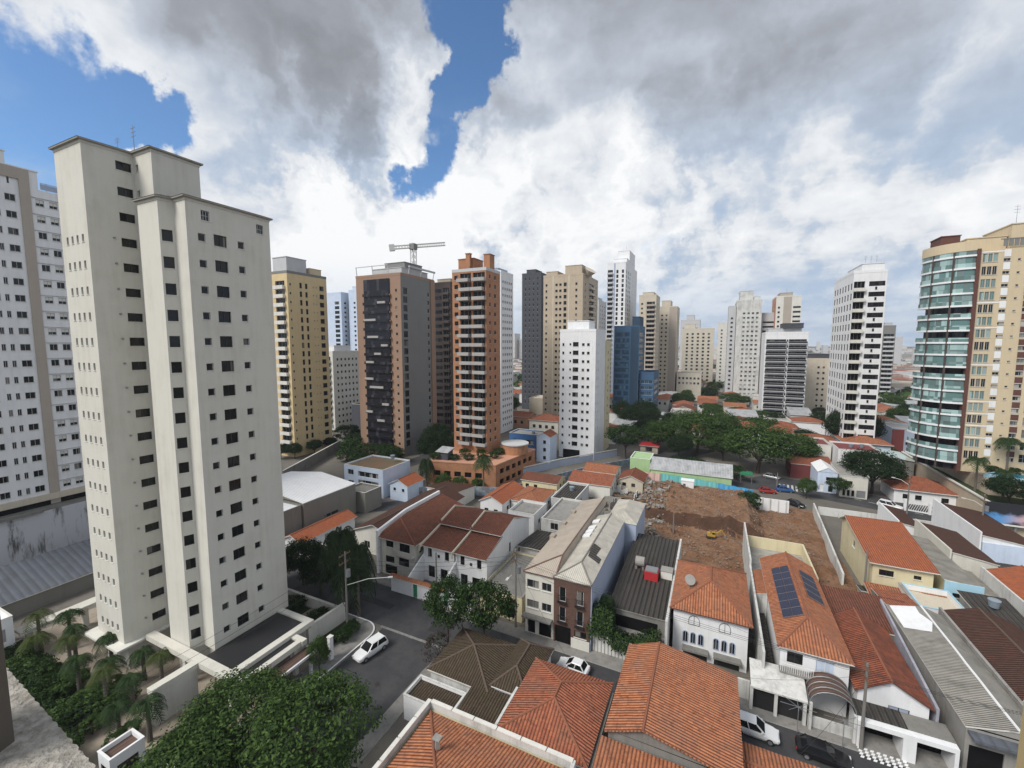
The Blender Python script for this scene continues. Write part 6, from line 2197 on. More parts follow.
gf = thing('glass_fence', 'blue grey glass fence on a wall, beside the window ledge at bottom left', 'fence', (-52, 15, 0))
for k in range(6):
    m = MB()
    m.obox((-57 + k * 2, 14.6 + k * .12, 2.0), (-55.1 + k * 2, 14.7 + k * .12, 2.0), .06, 1.9)
    m.build('panel', g_green, gf)
m = MB()
m.obox((-57, 14.6, .5), (-45, 15.4, .5), .3, 1.0)
m.build('base_wall', bluegrey, gf)
for y, x, lab in ((20, -45.4, 'white planter bench by the tower drive'), (22.6, -44.9, 'white low wall with steps by the tower drive')):
    pb = thing('planter', lab, 'planter', (x, y, 0))
    m = MB()
    m.box(x - 1.6, x + 1.6, y - .4, y + .4, 0, .9)
    m.build('body', offwhite, pb)
    m = MB()
    m.box(x - 1.45, x + 1.45, y - .28, y + .28, .903, .93)
    m.build('soil', soil, pb)

# ------------------------------------------------------------------ trees and palms (kinds built once, then copied)
def leaf_quad(b_, c, n, size, rr, m):
    n = n.normalized()
    a = n.cross(Vector((rr.uniform(-1, 1), rr.uniform(-1, 1), rr.uniform(-1, 1))))
    if a.length < 1e-3:
        return
    a.normalize()
    d = n.cross(a)
    l, w = size * rr.uniform(.5, 1.55), size * rr.uniform(.35, .75)
    b_.poly([c - a * l * .5, c + d * w * .5 + n * l * .08, c + a * l * .5, c - d * w * .5 + n * l * .08], m, [(0, 0), (1, 0), (1, 1), (0, 1)])


def crown_mesh(name, mats, seed, clumps, per, size, ez=.42, cz=.58, ragged=.25, flat=0.0):
    rr = random.Random(seed)
    b_ = MB()
    lobes = [(Vector((rr.gauss(0, 1), rr.gauss(0, 1), rr.gauss(0, .6))).normalized(), rr.uniform(-ragged, ragged)) for _ in range(9)]
    for _ in range(clumps):
        d = Vector((rr.gauss(0, 1), rr.gauss(0, 1), rr.gauss(.25, .9))).normalized()
        k = 1.0 + sum(a_ * max(0, d.dot(l_)) ** 3 for l_, a_ in lobes)
        r = rr.uniform(.55, 1.0) ** .6 * k
        if flat and d.z < 0:
            d.z *= flat
        c = Vector((d.x * .42 * r, d.y * .42 * r, cz + d.z * ez * .82 * r))
        cr = rr.uniform(.07, .15)
        lo = d.z < -.1
        for _ in range(per):
            e = Vector((rr.gauss(0, 1), rr.gauss(0, 1), rr.gauss(.35, .8))).normalized()
            p = c + Vector((e.x * cr, e.y * cr, e.z * cr * .75)) * rr.uniform(.6, 1.05)
            v = rr.random()
            mi = 2 if v < .3 else (0 if v < .8 else 1)
            leaf_quad(b_, p, e + Vector((rr.uniform(-.5, .5), rr.uniform(-.5, .5), rr.uniform(-.1, .7))), size, rr, mi)
    return b_.mesh(name, mats)


def trunk_mesh(name, seed, cz=.58, limbs=7, r=.022, low=.26):
    rr = random.Random(seed)
    b_ = MB()
    b_.tube([(0, 0, 0), (.01, .0, low * .6), (.015, .01, low)], [r * 1.25, r, r * .85], 8)
    for k in range(limbs):
        a = 2 * math.pi * (k + rr.uniform(-.3, .3)) / limbs
        ln = rr.uniform(.2, .34)
        z1 = cz + rr.uniform(-.06, .16)
        mid = Vector((math.cos(a) * ln * .4, math.sin(a) * ln * .4, low + (z1 - low) * .55))
        b_.tube([(.012, .008, low * .92), mid, (math.cos(a) * ln, math.sin(a) * ln, z1)], [r * .6, r * .4, r * .12], 6)
    return b_.mesh(name, bark)


KIND = {}


def kind(key, crown, trunk):
    KIND[key] = (crown, trunk)


kind('broad', crown_mesh('crown', [L1, L2, L3], 3, 190, 52, .034), trunk_mesh('trunk', 3))
kind('broad2', crown_mesh('crown', [L1, L2, L3], 8, 190, 48, .040, ragged=.4), trunk_mesh('trunk', 8))
kind('light', crown_mesh('crown', [L1, L2, L3], 21, 190, 46, .036, ragged=.35), trunk_mesh('trunk', 21))
kind('dark', crown_mesh('crown', [L4, L3, L4], 5, 190, 52, .036, ez=.40, ragged=.12, flat=.7), trunk_mesh('trunk', 5))
kind('open', crown_mesh('crown', [L3, L1, L4], 14, 120, 48, .04, ez=.33, cz=.68, ragged=.4), trunk_mesh('trunk', 14, cz=.66, limbs=6, r=.018, low=.36))
kind('shrub', crown_mesh('crown', [L3, L1, L4], 33, 70, 40, .06, ez=.46, cz=.5), trunk_mesh('trunk', 33, limbs=5, r=.02, low=.12))
kind('bush', crown_mesh('crown', [L1, L2, L3], 35, 60, 40, .07, ez=.46, cz=.5), trunk_mesh('trunk', 35, limbs=5, r=.02, low=.12))
kind('plum', crown_mesh('crown', [L5, L5, L3], 36, 36, 30, .06, ez=.40, cz=.6, ragged=.5), trunk_mesh('trunk', 36, limbs=6, r=.018, low=.2))


def tree(kd, label, x, y, h, r, cat='tree', name='tree', group=None, z=0):
    t_ = thing(name, label, cat, (x, y, z), group, rnd.uniform(0, 6.28))
    for nm, me in zip(('crown', 'trunk'), KIND[kd]):
        o_ = bpy.data.objects.new(nm, me)
        COL.objects.link(o_)
        o_.parent = t_
        o_.scale = (2 * r, 2 * r, h)
    return t_


def palm_meshes(seed, mat, fr=16, droop=1.0, ln=.5):
    rr = random.Random(seed)
    b_ = MB()
    for k in range(fr):
        a = 2 * math.pi * k / fr * 1.0 + rr.uniform(-.2, .2)
        up = rr.uniform(.15, 1.15)
        L_ = ln * rr.uniform(.8, 1.1)
        dirv = Vector((math.cos(a), math.sin(a), 0))
        pts = []
        n = 9
        for j in range(n + 1):
            t_ = j / n
            pts.append(dirv * (L_ * (t_ * math.cos(up * .6) - .12 * t_ * t_)) + Vector((0, 0, L_ * (math.sin(up) * t_ - (.75 + .35 * droop) * t_ * t_))))
        side = Vector((-dirv.y, dirv.x, 0))
        for j in range(n):
            p, q = pts[j], pts[j + 1]
            wl = L_ * .30 * math.sin(math.pi * (.12 + .8 * j / n))
            for sg in (-1, 1):
                for s2 in (0, .5):
                    a0 = p.lerp(q, s2)
                    a1 = p.lerp(q, s2 + .32)
                    tip = a0 + side * sg * wl + (q - p) * .5 - Vector((0, 0, wl * (.35 + .4 * droop) * rr.uniform(.6, 1.3)))
                    b_.poly([a0, a1, tip + (a1 - a0) * .3, tip], 0, [(0, 0)] * 4)
            b_.poly([p + side * .006, p - side * .006, q - side * .006, q + side * .006], 0, [(0, 0)] * 4)
    cm = b_.mesh('fronds', mat)
    t_ = MB()
    t_.tube([(0, 0, -1), (.006, 0, -.5), (0, 0, 0)], [.032, .022, .02], 8)
    for k in range(14):
        z = -1 + k / 14
        t_.tube([(0, 0, z), (0, 0, z + .012)], [.031 - .008 * k / 14] * 2, 8)
    return cm, t_.mesh('trunk', palm_bark)


PALM = {'green': palm_meshes(1, LP, 18), 'dark': palm_meshes(2, LPD, 22, 1.7, .55), 'olive': palm_meshes(3, LPY, 15, .8)}


def palm(kd, label, x, y, h, r, group=None, z=0):
    t_ = thing('palm_tree', label, 'palm tree', (x, y, z), group, rnd.uniform(0, 6.28))
    for nm, me in zip(('fronds', 'trunk'), PALM[kd]):
        o_ = bpy.data.objects.new(nm, me)
        COL.objects.link(o_)
        o_.parent = t_
        o_.location = (0, 0, h)
        o_.scale = (2 * r, 2 * r, (3.1 if kd == 'dark' else 2) * r) if nm == 'fronds' else (8, 8, h)
    return t_


# named trees
tree('broad', 'big leafy street tree overhanging the cross street, in front of the tower entrance', -40.2, 24.2, 7.2, 5.2)
tree('broad', 'leafy tree on the right pavement of the cross street, merging with the big street tree', -32.3, 24.6, 9.2, 5.4)
tree('broad2', 'leafy tree at the bottom edge between the gatehouse and the big street tree', -39.5, 18.8, 6.6, 4.4)
tree('light', 'small light green sapling beside the white gate pillar', -42.2, 34.4, 4.6, 1.5)
tree('open', 'slender street tree with an airy crown by the mossy corner house, left of its twin', -30.4, 44.7, 9.3, 3.5)
tree('open', 'slender street tree with an airy crown by the mossy corner house, right of its twin', -25.2, 45.4, 10.2, 3.7)
tree('plum', 'small purple leaved tree at the corner of the mossy house', -29.8, 41.8, 3.8, 2.2)
for x, y, h, r, lab in ((-47.8, 43.5, 12.6, 3.8, 'tallest dark drooping palm of the cluster at the street corner'), (-49.4, 45.3, 10.6, 3.2, 'dark drooping palm left in the cluster at the street corner'),
                        (-45.9, 44.6, 10.2, 3.2, 'dark drooping palm right in the cluster at the street corner'), (-48.2, 46.2, 8.4, 3.4, 'shortest dark drooping palm at the back of the corner cluster')):
    palm('dark', lab, x, y, h, r)
for x, y, h, r, lab in ((-50, 46.2, 6.5, 2.2, 'dark dense tree behind the palm cluster at the street corner'), (-60.5, 47, 8.5, 3.6, 'dark round tree right behind the cream tower'), (-56, 46.5, 6.5, 3.2, 'dark round tree between the cream tower and the palm cluster'), (-64.5, 44.5, 6.5, 3.0, 'dark round tree half hidden by the cream tower')):
    tree('dark', lab, x, y, h, r)
for x, y, h, r, lab in ((-50.0, 41.0, 2.0, 2.2, 'dark shrub bed by the white garden wall'), (-56, 41.4, 2.2, 2.4, 'dark shrub bed on the lawn behind the cream tower'), (-47.2, 24.4, 1.6, 1.9, 'clipped dark shrub by the screen wall of the entrance'), (-46.8, 21.6, 1.7, 1.8, 'clipped dark shrub beside the white planter bench'),
                        (-43.9, 39.6, 2.0, 1.4, 'black green hedge on the corner by the parked white car'), (-44.0, 41.4, 1.9, 1.4, 'black green hedge end at the rounded kerb')):
    tree('shrub', lab, x, y, h, r, 'shrub', 'shrub')
tree('shrub', 'round dark bush on the corner of the demolition site', 8.8, 113, 6.0, 2.9, 'shrub', 'shrub')
tree('dark', 'round dark umbrella crowned tree by the far street', 39.4, 142.4, 12.6, 7.6)
tree('light', 'largest light green tree behind the green hall', 13.5, 151, 15.5, 11.5)
tree('broad2', 'dark green tree filling the gap between the two largest trees', 4, 162, 10, 6)
tree('broad2', 'dark green tree right behind the largest light green tree', 24, 162, 12, 8.5)
tree('light', 'lighter green tree behind the large green tree', 4, 182, 14, 9)
tree('dark', 'deep green tree by the grey shed, left of the avenue trees', -23, 178, 11, 7)
tree('broad2', 'green tree before the black-balcony tower', 17, 200, 11, 8)
tree('dark', 'deep green tree at the left foot of the black-balcony tower', 27, 232, 9, 6)
tree('broad', 'large green tree left of the lightest one behind the green hall', -4.5, 168, 16.0, 11.5)
tree('broad2', 'dark tree on the avenue left of the large green tree', -18, 168, 12, 7.5)
tree('dark', 'deep green tree between the red kiosk and the large green tree', -10, 158, 9, 5)
tree('open', 'sparse tree before the white mid-height block', -26.5, 149, 12.5, 7.0)
tree('dark', 'dark tree at the foot of the white antenna tower, left one', 44, 194, 17, 7)
tree('dark', 'dark tree at the foot of the white antenna tower, right one', 51.5, 197, 15, 6)
tree('light', 'olive street tree by the junction near the cream far street house', 23, 131, 5.5, 2.6)
tree('open', 'thin tree by the cream far street house', 30.5, 134.5, 5.5, 2.6)
tree('bush', 'leafy bush along the gap beside the long cream house at right', 34.4, 104, 4.0, 1.6, 'shrub', 'shrub')
tree('dark', 'layered dark tree on the slope below the pool', 57.5, 124.5, 6.6, 4.6, z=6.0)
tree('shrub', 'low dark shrub mass on the slope right of the layered tree', 62.5, 124, 4.0, 4.2, 'shrub', 'shrub', z=6.0)
palm('green', 'palm tree on the pool deck before the yellow and glass tower', 62, 136.4, 8.5, 3.2, z=9.6)
palm('green', 'palm tree at the brown pier of the yellow and glass tower', 55.6, 133, 7.5, 3.0, z=6.2)
palm('green', 'shorter palm tree by the pool rim', 58.5, 129, 6.0, 2.4, z=6.2)
palm('green', 'tall palm tree before the orange brick podium', -54.2, 97.4, 9.2, 3.6)
palm('dark', 'dark palm at the left corner of the orange brick podium', -71.5, 96, 7.5, 3.0)
for k, (x, y, h, r) in enumerate(((-66.5, 97, 4.8, 2.6), (-62, 98.5, 4.2, 2.4), (-57.6, 100.3, 3.6, 2.2))):
    tree('bush', 'light green bush in the strip before the orange podium, ' + ('left', 'middle', 'right')[k] + ' one', x, y, h, r, 'shrub', 'shrub')
for k, (x, y, h, r) in enumerate(((-81, 113, 12.5, 6), (-86, 120, 11, 5.5), (-77, 124, 12, 5.5), (-90, 128, 12, 6), (-79, 140, 14, 6), (-92, 152, 13, 6))):
    tree('dark', 'dark tree in the grove between the crane tower and the orange tower', x, y, h, r, group='grove between the crane tower and the orange tower')
for k, (x, y, h, r) in enumerate(((-118, 113, 6, 5), (-110, 114, 5.5, 5), (-103, 115, 6, 5), (-97, 112, 6, 4.5), (-122, 120, 7, 5), (-112, 106, 5, 4.5), (-104, 104, 5, 4.5), (-124, 136, 9, 6), (-134, 128, 8, 6))):
    tree('shrub', 'dark garden shrub at the foot of the crane tower', x, y, h, r, 'shrub', 'shrub', group='garden shrubs at the foot of the crane tower')
for k, (x, y, h, r) in enumerate(((-136, 99, 5.5, 3.0), (-131.5, 101, 6, 3.0), (-130, 108, 6, 3), (-131, 116, 5, 3))):
    tree('dark', 'dark tree against the yellow tower', x, y, h, r, group='trees against the yellow tower')
for k, (x, y, h, r) in enumerate(((-34, 200, 12, 6), (-26, 206, 11, 6), (-30, 214, 14, 7), (-40, 214, 13, 6))):
    tree('dark', 'dark tree before the blue glass office tower', x, y, h, r, group='trees before the blue glass office tower')
for k in range(11):
    x, y = 47 + k * .9 + rnd.uniform(-1, 1), 196 - k * 2.6
    tree('bush' if k % 3 else 'shrub', 'hedge bush on the slope left of the yellow and glass tower', x + 4, y, rnd.uniform(3.5, 6), rnd.uniform(3, 4.5), 'shrub', 'shrub', group='hedge left of the yellow and glass tower')
for k in range(7):
    tree('shrub', 'planted shrub behind the pool', 60 + k * 3.6, 136.6 + rnd.uniform(-.4, .4), 2.4, 1.6, 'shrub', 'shrub', group='shrubs behind the pool', z=9.6)
for k, (x, y) in enumerate(((-72, 101.5), (-67, 103), (-63, 104.5), (-59, 106), (-57, 109), (-58, 114), (-71.8, 105), (-66, 107.5), (-61, 108.4))):
    tree('shrub', 'dark planted shrub on the orange podium', x, y, rnd.uniform(2, 3.4), rnd.uniform(1.8, 2.6), 'shrub', 'shrub', group='shrubs on the orange podium', z=6.5)
for k in range(9):
    tree('shrub', 'dark shrub behind the green hall', -12 + k * 2.4, 142 + rnd.uniform(-1, 2), rnd.uniform(4, 6), rnd.uniform(2.4, 3.4), 'shrub', 'shrub', group='shrubs behind the green hall')
# garden left of the cream tower
gp_ = [(-78, 21.5, 5.2), (-75, 23.4, 5.0), (-71.5, 22.6, 4.5), (-67.5, 20.8, 5.5), (-63.8, 20.2, 4.6), (-61.2, 21.9, 4.0), (-58.2, 20.4, 5.0), (-55.6, 21.6, 4.2), (-60.2, 24.7, 3.6), (-57.5, 25.2, 3.8), (-50.2, 20.6, 4.2), (-53.2, 19.4, 3.6), (-72.5, 19.6, 5.0), (-66, 24.0, 4.2)]
for k, (x, y, h) in enumerate(gp_):
    palm(('olive', 'green', 'green')[k % 3], 'slender garden palm left of the cream tower', x, y, h, rnd.uniform(1.7, 2.3), group='garden palms left of the cream tower')
for k in range(46):
    x, y = rnd.uniform(-80, -54), rnd.uniform(14.0, 19.8)
    tree('shrub' if k % 3 else 'bush', 'bushy garden shrub along the boundary left of the cream tower', x, y, rnd.uniform(2.2, 4.0), rnd.uniform(1.6, 2.6), 'shrub', 'shrub', group='garden shrubs left of the cream tower')
for k in range(12):
    x, y = rnd.uniform(-70, -52), rnd.uniform(18, 22.4)
    tree('bush', 'low light green garden plant among the palms', x, y, rnd.uniform(1.2, 2.0), rnd.uniform(1.1, 1.7), 'shrub', 'shrub', group='low garden plants among the palms')
# ivy over the street wall
iv = MB()
rr = random.Random(4)
for _ in range(5200):
    x = rr.uniform(-13.6, -4.6)
    top_ = 4.1 + .8 * math.sin(x * .9) + (2.2 if x < -10.4 else 0)
    y, z = 52.6 + rr.uniform(-1.1, 1.9), 0
    z = top_ * (1 - ((y - 53.0) / 2.2) ** 2) * rr.uniform(.55, 1.0)
    if z < 1.7 and rr.random() < .75:
        continue
    leaf_quad(iv, Vector((x, y, z)), Vector((rr.uniform(-.4, .4), -1 if y < 52.6 else .2, rr.uniform(.2, 1))), .34, rr, rr.choice((0, 0, 1, 2)))
o = iv.build('ivy', [L3, L1, L4])
tag(o, 'thick dark ivy covering the street wall before the dark roofed house', 'ivy', kind='thing')
palm('dark', 'small palm rising from the ivy beside the bluish side wall', -11.6, 54.2, 6.6, 1.6)


# ------------------------------------------------------------------ vehicles
def car(label, cat, x, y, rz, L_=4.2, W=1.75, H_=1.5, pm=None, suv=False, name='parked_car', group=None, z=.02):
    root = thing(name, label, cat, (x, y, z), group, rz)
    ORIG[root] = Vector((0, 0, 0))      # parts are modelled round the origin

    def part(nm, mb, mats, par=root, smooth=False):
        me = mb.mesh(nm, mats, (0, 0, 0), smooth)
        o_ = bpy.data.objects.new(nm, me)
        COL.objects.link(o_)
        o_.parent = par
        return o_
    hl = L_ / 2
    belt = H_ * (.60 if suv else .62)
    # lower body as a loft along x (front = +x)
    st = [(-hl, .78, .42, belt * .80), (-hl + .10, .93, .30, belt * .95), (-hl * .62, 1.0, .24, belt), (0, 1.0, .22, belt * .99), (hl * .42, 1.0, .24, belt * .96), (hl * .74, .97, .26, belt * .86), (hl - .12, .88, .30, belt * .74), (hl, .70, .40, belt * .60)]
    rings = []
    for xs, kw, zl, zt in st:
        w = W / 2 * kw
        rings.append([Vector((xs, -w * .88, zl)), Vector((xs, w * .88, zl)), Vector((xs, w, zl + (zt - zl) * .35)), Vector((xs, w * .985, zl + (zt - zl) * .75)), Vector((xs, w * .90, zt)), Vector((xs, -w * .90, zt)), Vector((xs, -w * .985, zl + (zt - zl) * .75)), Vector((xs, -w, zl + (zt - zl) * .35))])
    b_ = MB()
    for k in range(len(rings) - 1):
        for j in range(8):
            b_.poly([rings[k][j], rings[k + 1][j], rings[k + 1][(j + 1) % 8], rings[k][(j + 1) % 8]][::-1])
    b_.poly(rings[0])
    b_.poly(rings[-1][::-1])
    # cabin: glass volume, pillars, roof
    xr, xf = -hl * (.90 if suv else .80), hl * .42
    tr, tf = xr + (.28 if suv else .42), xf - .75
    wb, wt = W / 2 * .89, W / 2 * .74
    zb, zt = belt - .02, H_
    B = [Vector((xr, -wb, zb)), Vector((xf, -wb, zb)), Vector((xf, wb, zb)), Vector((xr, wb, zb))]
    T = [Vector((tr, -wt, zt - .06)), Vector((tf, -wt, zt - .06)), Vector((tf, wt, zt - .06)), Vector((tr, wt, zt - .06))]
    for k in range(4):
        b_.obox(B[k], T[k], .11, .09)
    for sg in (0, 1):
        i0, i1 = (0, 1) if sg == 0 else (3, 2)
        mid_b, mid_t = B[i0].lerp(B[i1], .52), T[i0].lerp(T[i1], .55)
        b_.obox(mid_b, mid_t, .09, .07)
    q = [Vector((p.x, p.y, zt - .07)) for p in T]
    c2 = [Vector((p.x * .97 + (tf + tr) / 2 * .03, p.y * .86, zt + .0)) for p in T]
    for k in range(4):
        j = (k + 1) % 4
        b_.poly([q[k], q[j], c2[j], c2[k]])
    b_.poly(c2)
    part('body', b_, pm)
    names = ('side_window', 'windscreen', 'side_window', 'rear_window')
    for k in range(4):
        j = (k + 1) % 4
        g = MB()
        g.poly([B[k], B[j], T[j], T[k]])
        part(names[k], g, cglass)
    for sx in (-.62, .62):
        for sy in (-1, 1):
            wmb = MB()
            cx, cy, rad = hl * sx, sy * (W / 2 - .10), .33 if suv else .30
            wmb.tube([(cx, cy - .11, rad), (cx, cy + .11, rad)], rad, 16)
            wheel = part('wheel', wmb, rubber)
            rm = MB()
            rm.tube([(cx, cy + sy * .10, rad), (cx, cy + sy * .125, rad)], rad * .62, 12)
            part('rim', rm, greymetal, wheel)
    for sy in (-1, 1):
        hb = MB()
        hb.box(hl - .16, hl + .005, sy * W * .34 - .17, sy * W * .34 + .17, belt * .60, belt * .72)
        part('headlight', hb, lampw)
        tb_ = MB()
        tb_.box(-hl - .012, -hl + .1, sy * W * .36 - .12, sy * W * .36 + .12, belt * .68, belt * .86)
        part('tail_light', tb_, lampr)
        mi = MB()
        mi.box(xf - .35, xf - .2, sy * (W / 2 + .02) - .09, sy * (W / 2 + .02) + .09, belt, belt + .14)
        part('wing_mirror', mi, pm)
    return root


car('white sport utility car parked at the kerb of the cross street', 'car', -38.9, 39.6, math.radians(-100), 4.5, 1.85, 1.68, c_white, True)
car('white hatchback parked before the brown brick apartment house', 'car', -14.2, 47.9, math.radians(176), 3.9, 1.7, 1.48, c_white)
car('white car with a dark roofline parked before the solar panel house', 'car', 5.2, 47.6, math.radians(-3), 4.4, 1.8, 1.6, c_white, True)
car('black car parked before the arched awning', 'car', 11.0, 47.3, math.radians(-3), 4.5, 1.8, 1.46, c_black)
car('black car half hidden by the red tiled lean to', 'car', -6.6, 48.3, math.radians(-3), 4.3, 1.8, 1.5, c_black)
car('dark car at the kerb behind the big sagging orange roof', 'car', -1.6, 44.6, math.radians(177), 4.2, 1.75, 1.46, c_black)
car('blue car at the foot of the grey workshop', 'car', 24.2, 46.8, math.radians(-3), 4.2, 1.75, 1.5, c_blue)
car('white pickup like car on the far street before the lattice fence', 'car', 40.2, 131.6, math.radians(-28), 4.8, 1.9, 1.8, c_white, True)
car('silver car under the large light green tree', 'car', 16.8, 146.4, math.radians(-20), 4.3, 1.8, 1.5, c_silver)
car('red car on the far street behind the corner bush', 'car', 14.4, 131.5, math.radians(10), 4.2, 1.8, 1.5, c_red)
car('blue car on the far street beside the red one', 'car', 18.6, 134.5, math.radians(10), 4.2, 1.8, 1.7, c_blue)
car('black car at the corner behind the short white site wall', 'car', 19.5, 123.5, math.radians(-35), 4.3, 1.8, 1.5, c_black)
for k in range(4):
    car('small parked car along the avenue before the dark trees', 'car', -9 + k * 2.6 + rnd.uniform(-.4, .4), 152.5 + k * .5, math.radians(80 + rnd.uniform(-6, 6)), 4.2, 1.75, 1.5, (c_silver, c_black, c_white, c_silver)[k % 4], group='cars parked before the dark trees')
tr_ = thing('market_canopy', 'green awning under the large light green tree', 'awning', (9.5, 139, 0))
m = MB()
m.prism([(8.0, 137.6), (11.2, 137.6), (11.2, 140.4), (8.0, 140.4)], 2.5, 3.0)
m.build('cover', greenawn, tr_)
for x, y in ((8.2, 137.8), (11.0, 137.8), (8.2, 140.2), (11.0, 140.2)):
    m = MB()
    m.tube([(x, y, 0), (x, y, 2.5)], .06, 6)
    m.build('post', greymetal, tr_)

# excavator in the cut
EXB = None
ex = thing('excavator', 'small yellow excavator in the cut of the demolition site', 'excavator', (.8, 94.2, .4))
m = MB()
m.box(-.6, 2.2, 93.5, 94.9, 1.2, 2.0)
m.box(-.6, .5, 93.5, 94.9, 2.003, 2.5)
m.build('house_body', c_yel, ex)
m = MB()
m.box(1.0, 2.1, 93.5, 94.3, 2.003, 3.0)
m.build('cab', c_yel, ex)
m = MB()
m.box(1.1, 2.0, 93.46, 93.497, 2.2, 2.85)
m.build('cab_window', cglass, ex)
for y in (93.2, 94.7):
    m = MB()
    m.tube([(-.9, y, .8), (2.4, y, .8)], .38, 8)
    m.build('track', rubber, ex)
m = MB()
m.obox((2.0, 94.5, 1.8), (4.2, 95.4, 3.6), .3, .4)
m.obox((4.2, 95.4, 3.6), (5.4, 95.9, 1.6), .25, .3)
m.build('arm', c_yel, ex)
m = MB()
m.box(5.0, 5.8, 95.5, 96.4, .9, 1.7)
m.build('bucket', greymetal, ex)
ex.scale = (.55, .55, .55)

# rubble, beams and debris of the demolished houses
rb_ = MB()
rr = random.Random(9)
for _ in range(3600):
    left = rr.random() < .35
    x, y = (rr.uniform(-24, -9), rr.uniform(88, 119)) if left else (rr.uniform(-12, 19), rr.uniform(79, 119))
    if x > 20 or y < 79 or y > 119:
        continue
    z = max(0, dirt_h(x, y) if x > -15 else .1) + rr.uniform(0, .35)
    s_ = rr.uniform(.12, .6) if left else rr.uniform(.05, .2)
    d_ = Vector((rr.gauss(0, 1), rr.gauss(0, 1), rr.gauss(0, .35))).normalized()
    rb_.obox(Vector((x, y, z)) - d_ * s_, Vector((x, y, z)) + d_ * s_, s_ * rr.uniform(.4, 1.2), s_ * rr.uniform(.2, .8), rr.choice((0, 0, 1, 2, 3)) if left else rr.choice((0, 0, 0, 3, 2)))
o = rb_.build('rubble', [rubble_m, concrete_d, wood, concrete])
tag(o, None, None, kind='stuff')
for k, (x, y, w_, d_, h_, rz) in enumerate(((-19.5, 96, 5.5, .25, 2.6, .1), (-17.5, 101, .25, 6, 2.2, .05), (-21, 106, 6, .25, 2.0, -.1), (-16.8, 110, .25, 7, 2.4, 0), (-19, 90, 4.5, .25, 3.0, .2), (-23.6, 99, .25, 8, 2.8, 0), (-14.2, 104, 5, .25, 2.2, .3), (-21.5, 113.5, 4, .25, 2.6, .15), (-15.4, 95.5, .25, 5, 2.4, .1), (-18, 118, 6, .25, 2.4, 0), (-20.8, 101.5, .25, 4, 3.0, -.2))):
    w = thing('ruined_wall', 'broken standing wall of a demolished house in the rubble', 'wall', (x, y, 0), 'broken walls in the rubble', rz)
    ORIG[w] = Vector((0, 0, 0))
    m = MB()
    n_ = 7
    lng = max(w_, d_)
    for j in range(n_):
        hh = h_ * rr.uniform(.45, 1.0)
        a0, a1 = -lng / 2 + lng * j / n_, -lng / 2 + lng * (j + 1) / n_
        if w_ > d_:
            m.box(a0, a1, -.12, .12, 0, hh)
        else:
            m.box(-.12, .12, a0, a1, 0, hh)
    m.build('wall_face', white_dirty if k % 2 else concrete, w)
for k, (x0_, y0_, x1_, y1_) in enumerate(((-21, 100, -13, 103), (-22, 109, -14, 106), (-9, 99.5, -4, 100.2), (-19, 93, -13, 90))):
    m = MB()
    m.obox((x0_, y0_, 1.2 + (1.6 if k == 2 else 0)), (x1_, y1_, 1.8 + (1.2 if k == 2 else 0)), .35, .3)
    o = m.build('timber_beam', wood)
    tag(o, 'long loose timber beam lying on the demolition rubble', 'beam', 'loose beams on the rubble', 'thing')

# ------------------------------------------------------------------ poles, lamps and cables
def pole(label, x, y, h, lamp=None, trafo=False, arms=True, name='utility_pole'):
    root = thing(name, label, 'pole', (x, y, 0))
    m = MB()
    m.tube([(x, y, 0), (x, y, h)], [.17, .11], 10)
    m.build('shaft', polem, root)
    if arms:
        for z in (h - .4, h - 1.5):
            m = MB()
            m.obox((x - .1, y - 1.0, z), (x - .1, y + 1.0, z), .1, .12)
            for k in (-.9, -.4, .4, .9):
                m.tube([(x - .1, y + k, z + .06), (x - .1, y + k, z + .25)], .05, 6)
            m.build('crossarm', wood, root)
    if trafo:
        m = MB()
        m.tube([(x + .45, y, h - 3.4), (x + .45, y, h - 2.4)], .32, 12)
        m.build('transformer', greymetal, root)
    if lamp:
        lx, ly, lz = lamp
        arm = MB()
        arm.tube([(x, y, lz - .9), (x + (lx - x) * .5, y + (ly - y) * .5, lz - .1), (lx, ly, lz)], .05, 6)
        a_ = arm.build('lamp_arm', steelw, root)
        d_ = (Vector((lx, ly, 0)) - Vector((x, y, 0))).normalized()
        hd = MB()
        hd.obox(Vector((lx, ly, lz)) - d_ * .3, Vector((lx, ly, lz)) + d_ * .35, .3, .14)
        hd.build('lamp_head', steelw, a_)
    return root


pole('street pole with a long white lamp arm, by the parked white sport utility car', -45.0, 41.6, 11.5, (-39.8, 44.6, 7.6), True)
pole('utility pole with a transformer, before the flat roofed yellow sided house', -24.0, 52.2, 11.6, (-24.0, 49.6, 8.6), True)
pole('thin pole before the white twin houses', -37.0, 51.6, 8.6, None, False, False)
pole('thin dark pole standing in the demolition site', -6.3, 91.5, 5.2, None, False, False)
pole('utility pole before the garages of the streaked orange roof house', 14.6, 50.0, 9.2, None, False)
pole('pole by the bright orange hipped house', 22.9, 82.4, 8.0, None, False, False)
pole('utility pole on the far street before the lattice fence', 41.8, 126.5, 9.5, (39.5, 128.5, 8.5))
pole('utility pole beside the dark billboard', 49.4, 114.5, 10.5, (47, 116, 8.8), True)
pole('short concrete pole at the crossing of the far street', 17.2, 137.8, 4.2, None, False, False)
pole('utility pole beside the grey workshop', 27.6, 50.2, 9.0, None, True)


def cable(label, p, q, sag=.8, r=.018, group=None):
    p, q = Vector(p), Vector(q)
    m = MB()
    n = 12
    m.tube([p.lerp(q, k / n) - Vector((0, 0, sag * 4 * (k / n) * (1 - k / n))) for k in range(n + 1)], r, 4, caps=False)
    o = m.build('cable', wire_m)
    tag(o, label, 'cable', group, 'thing')


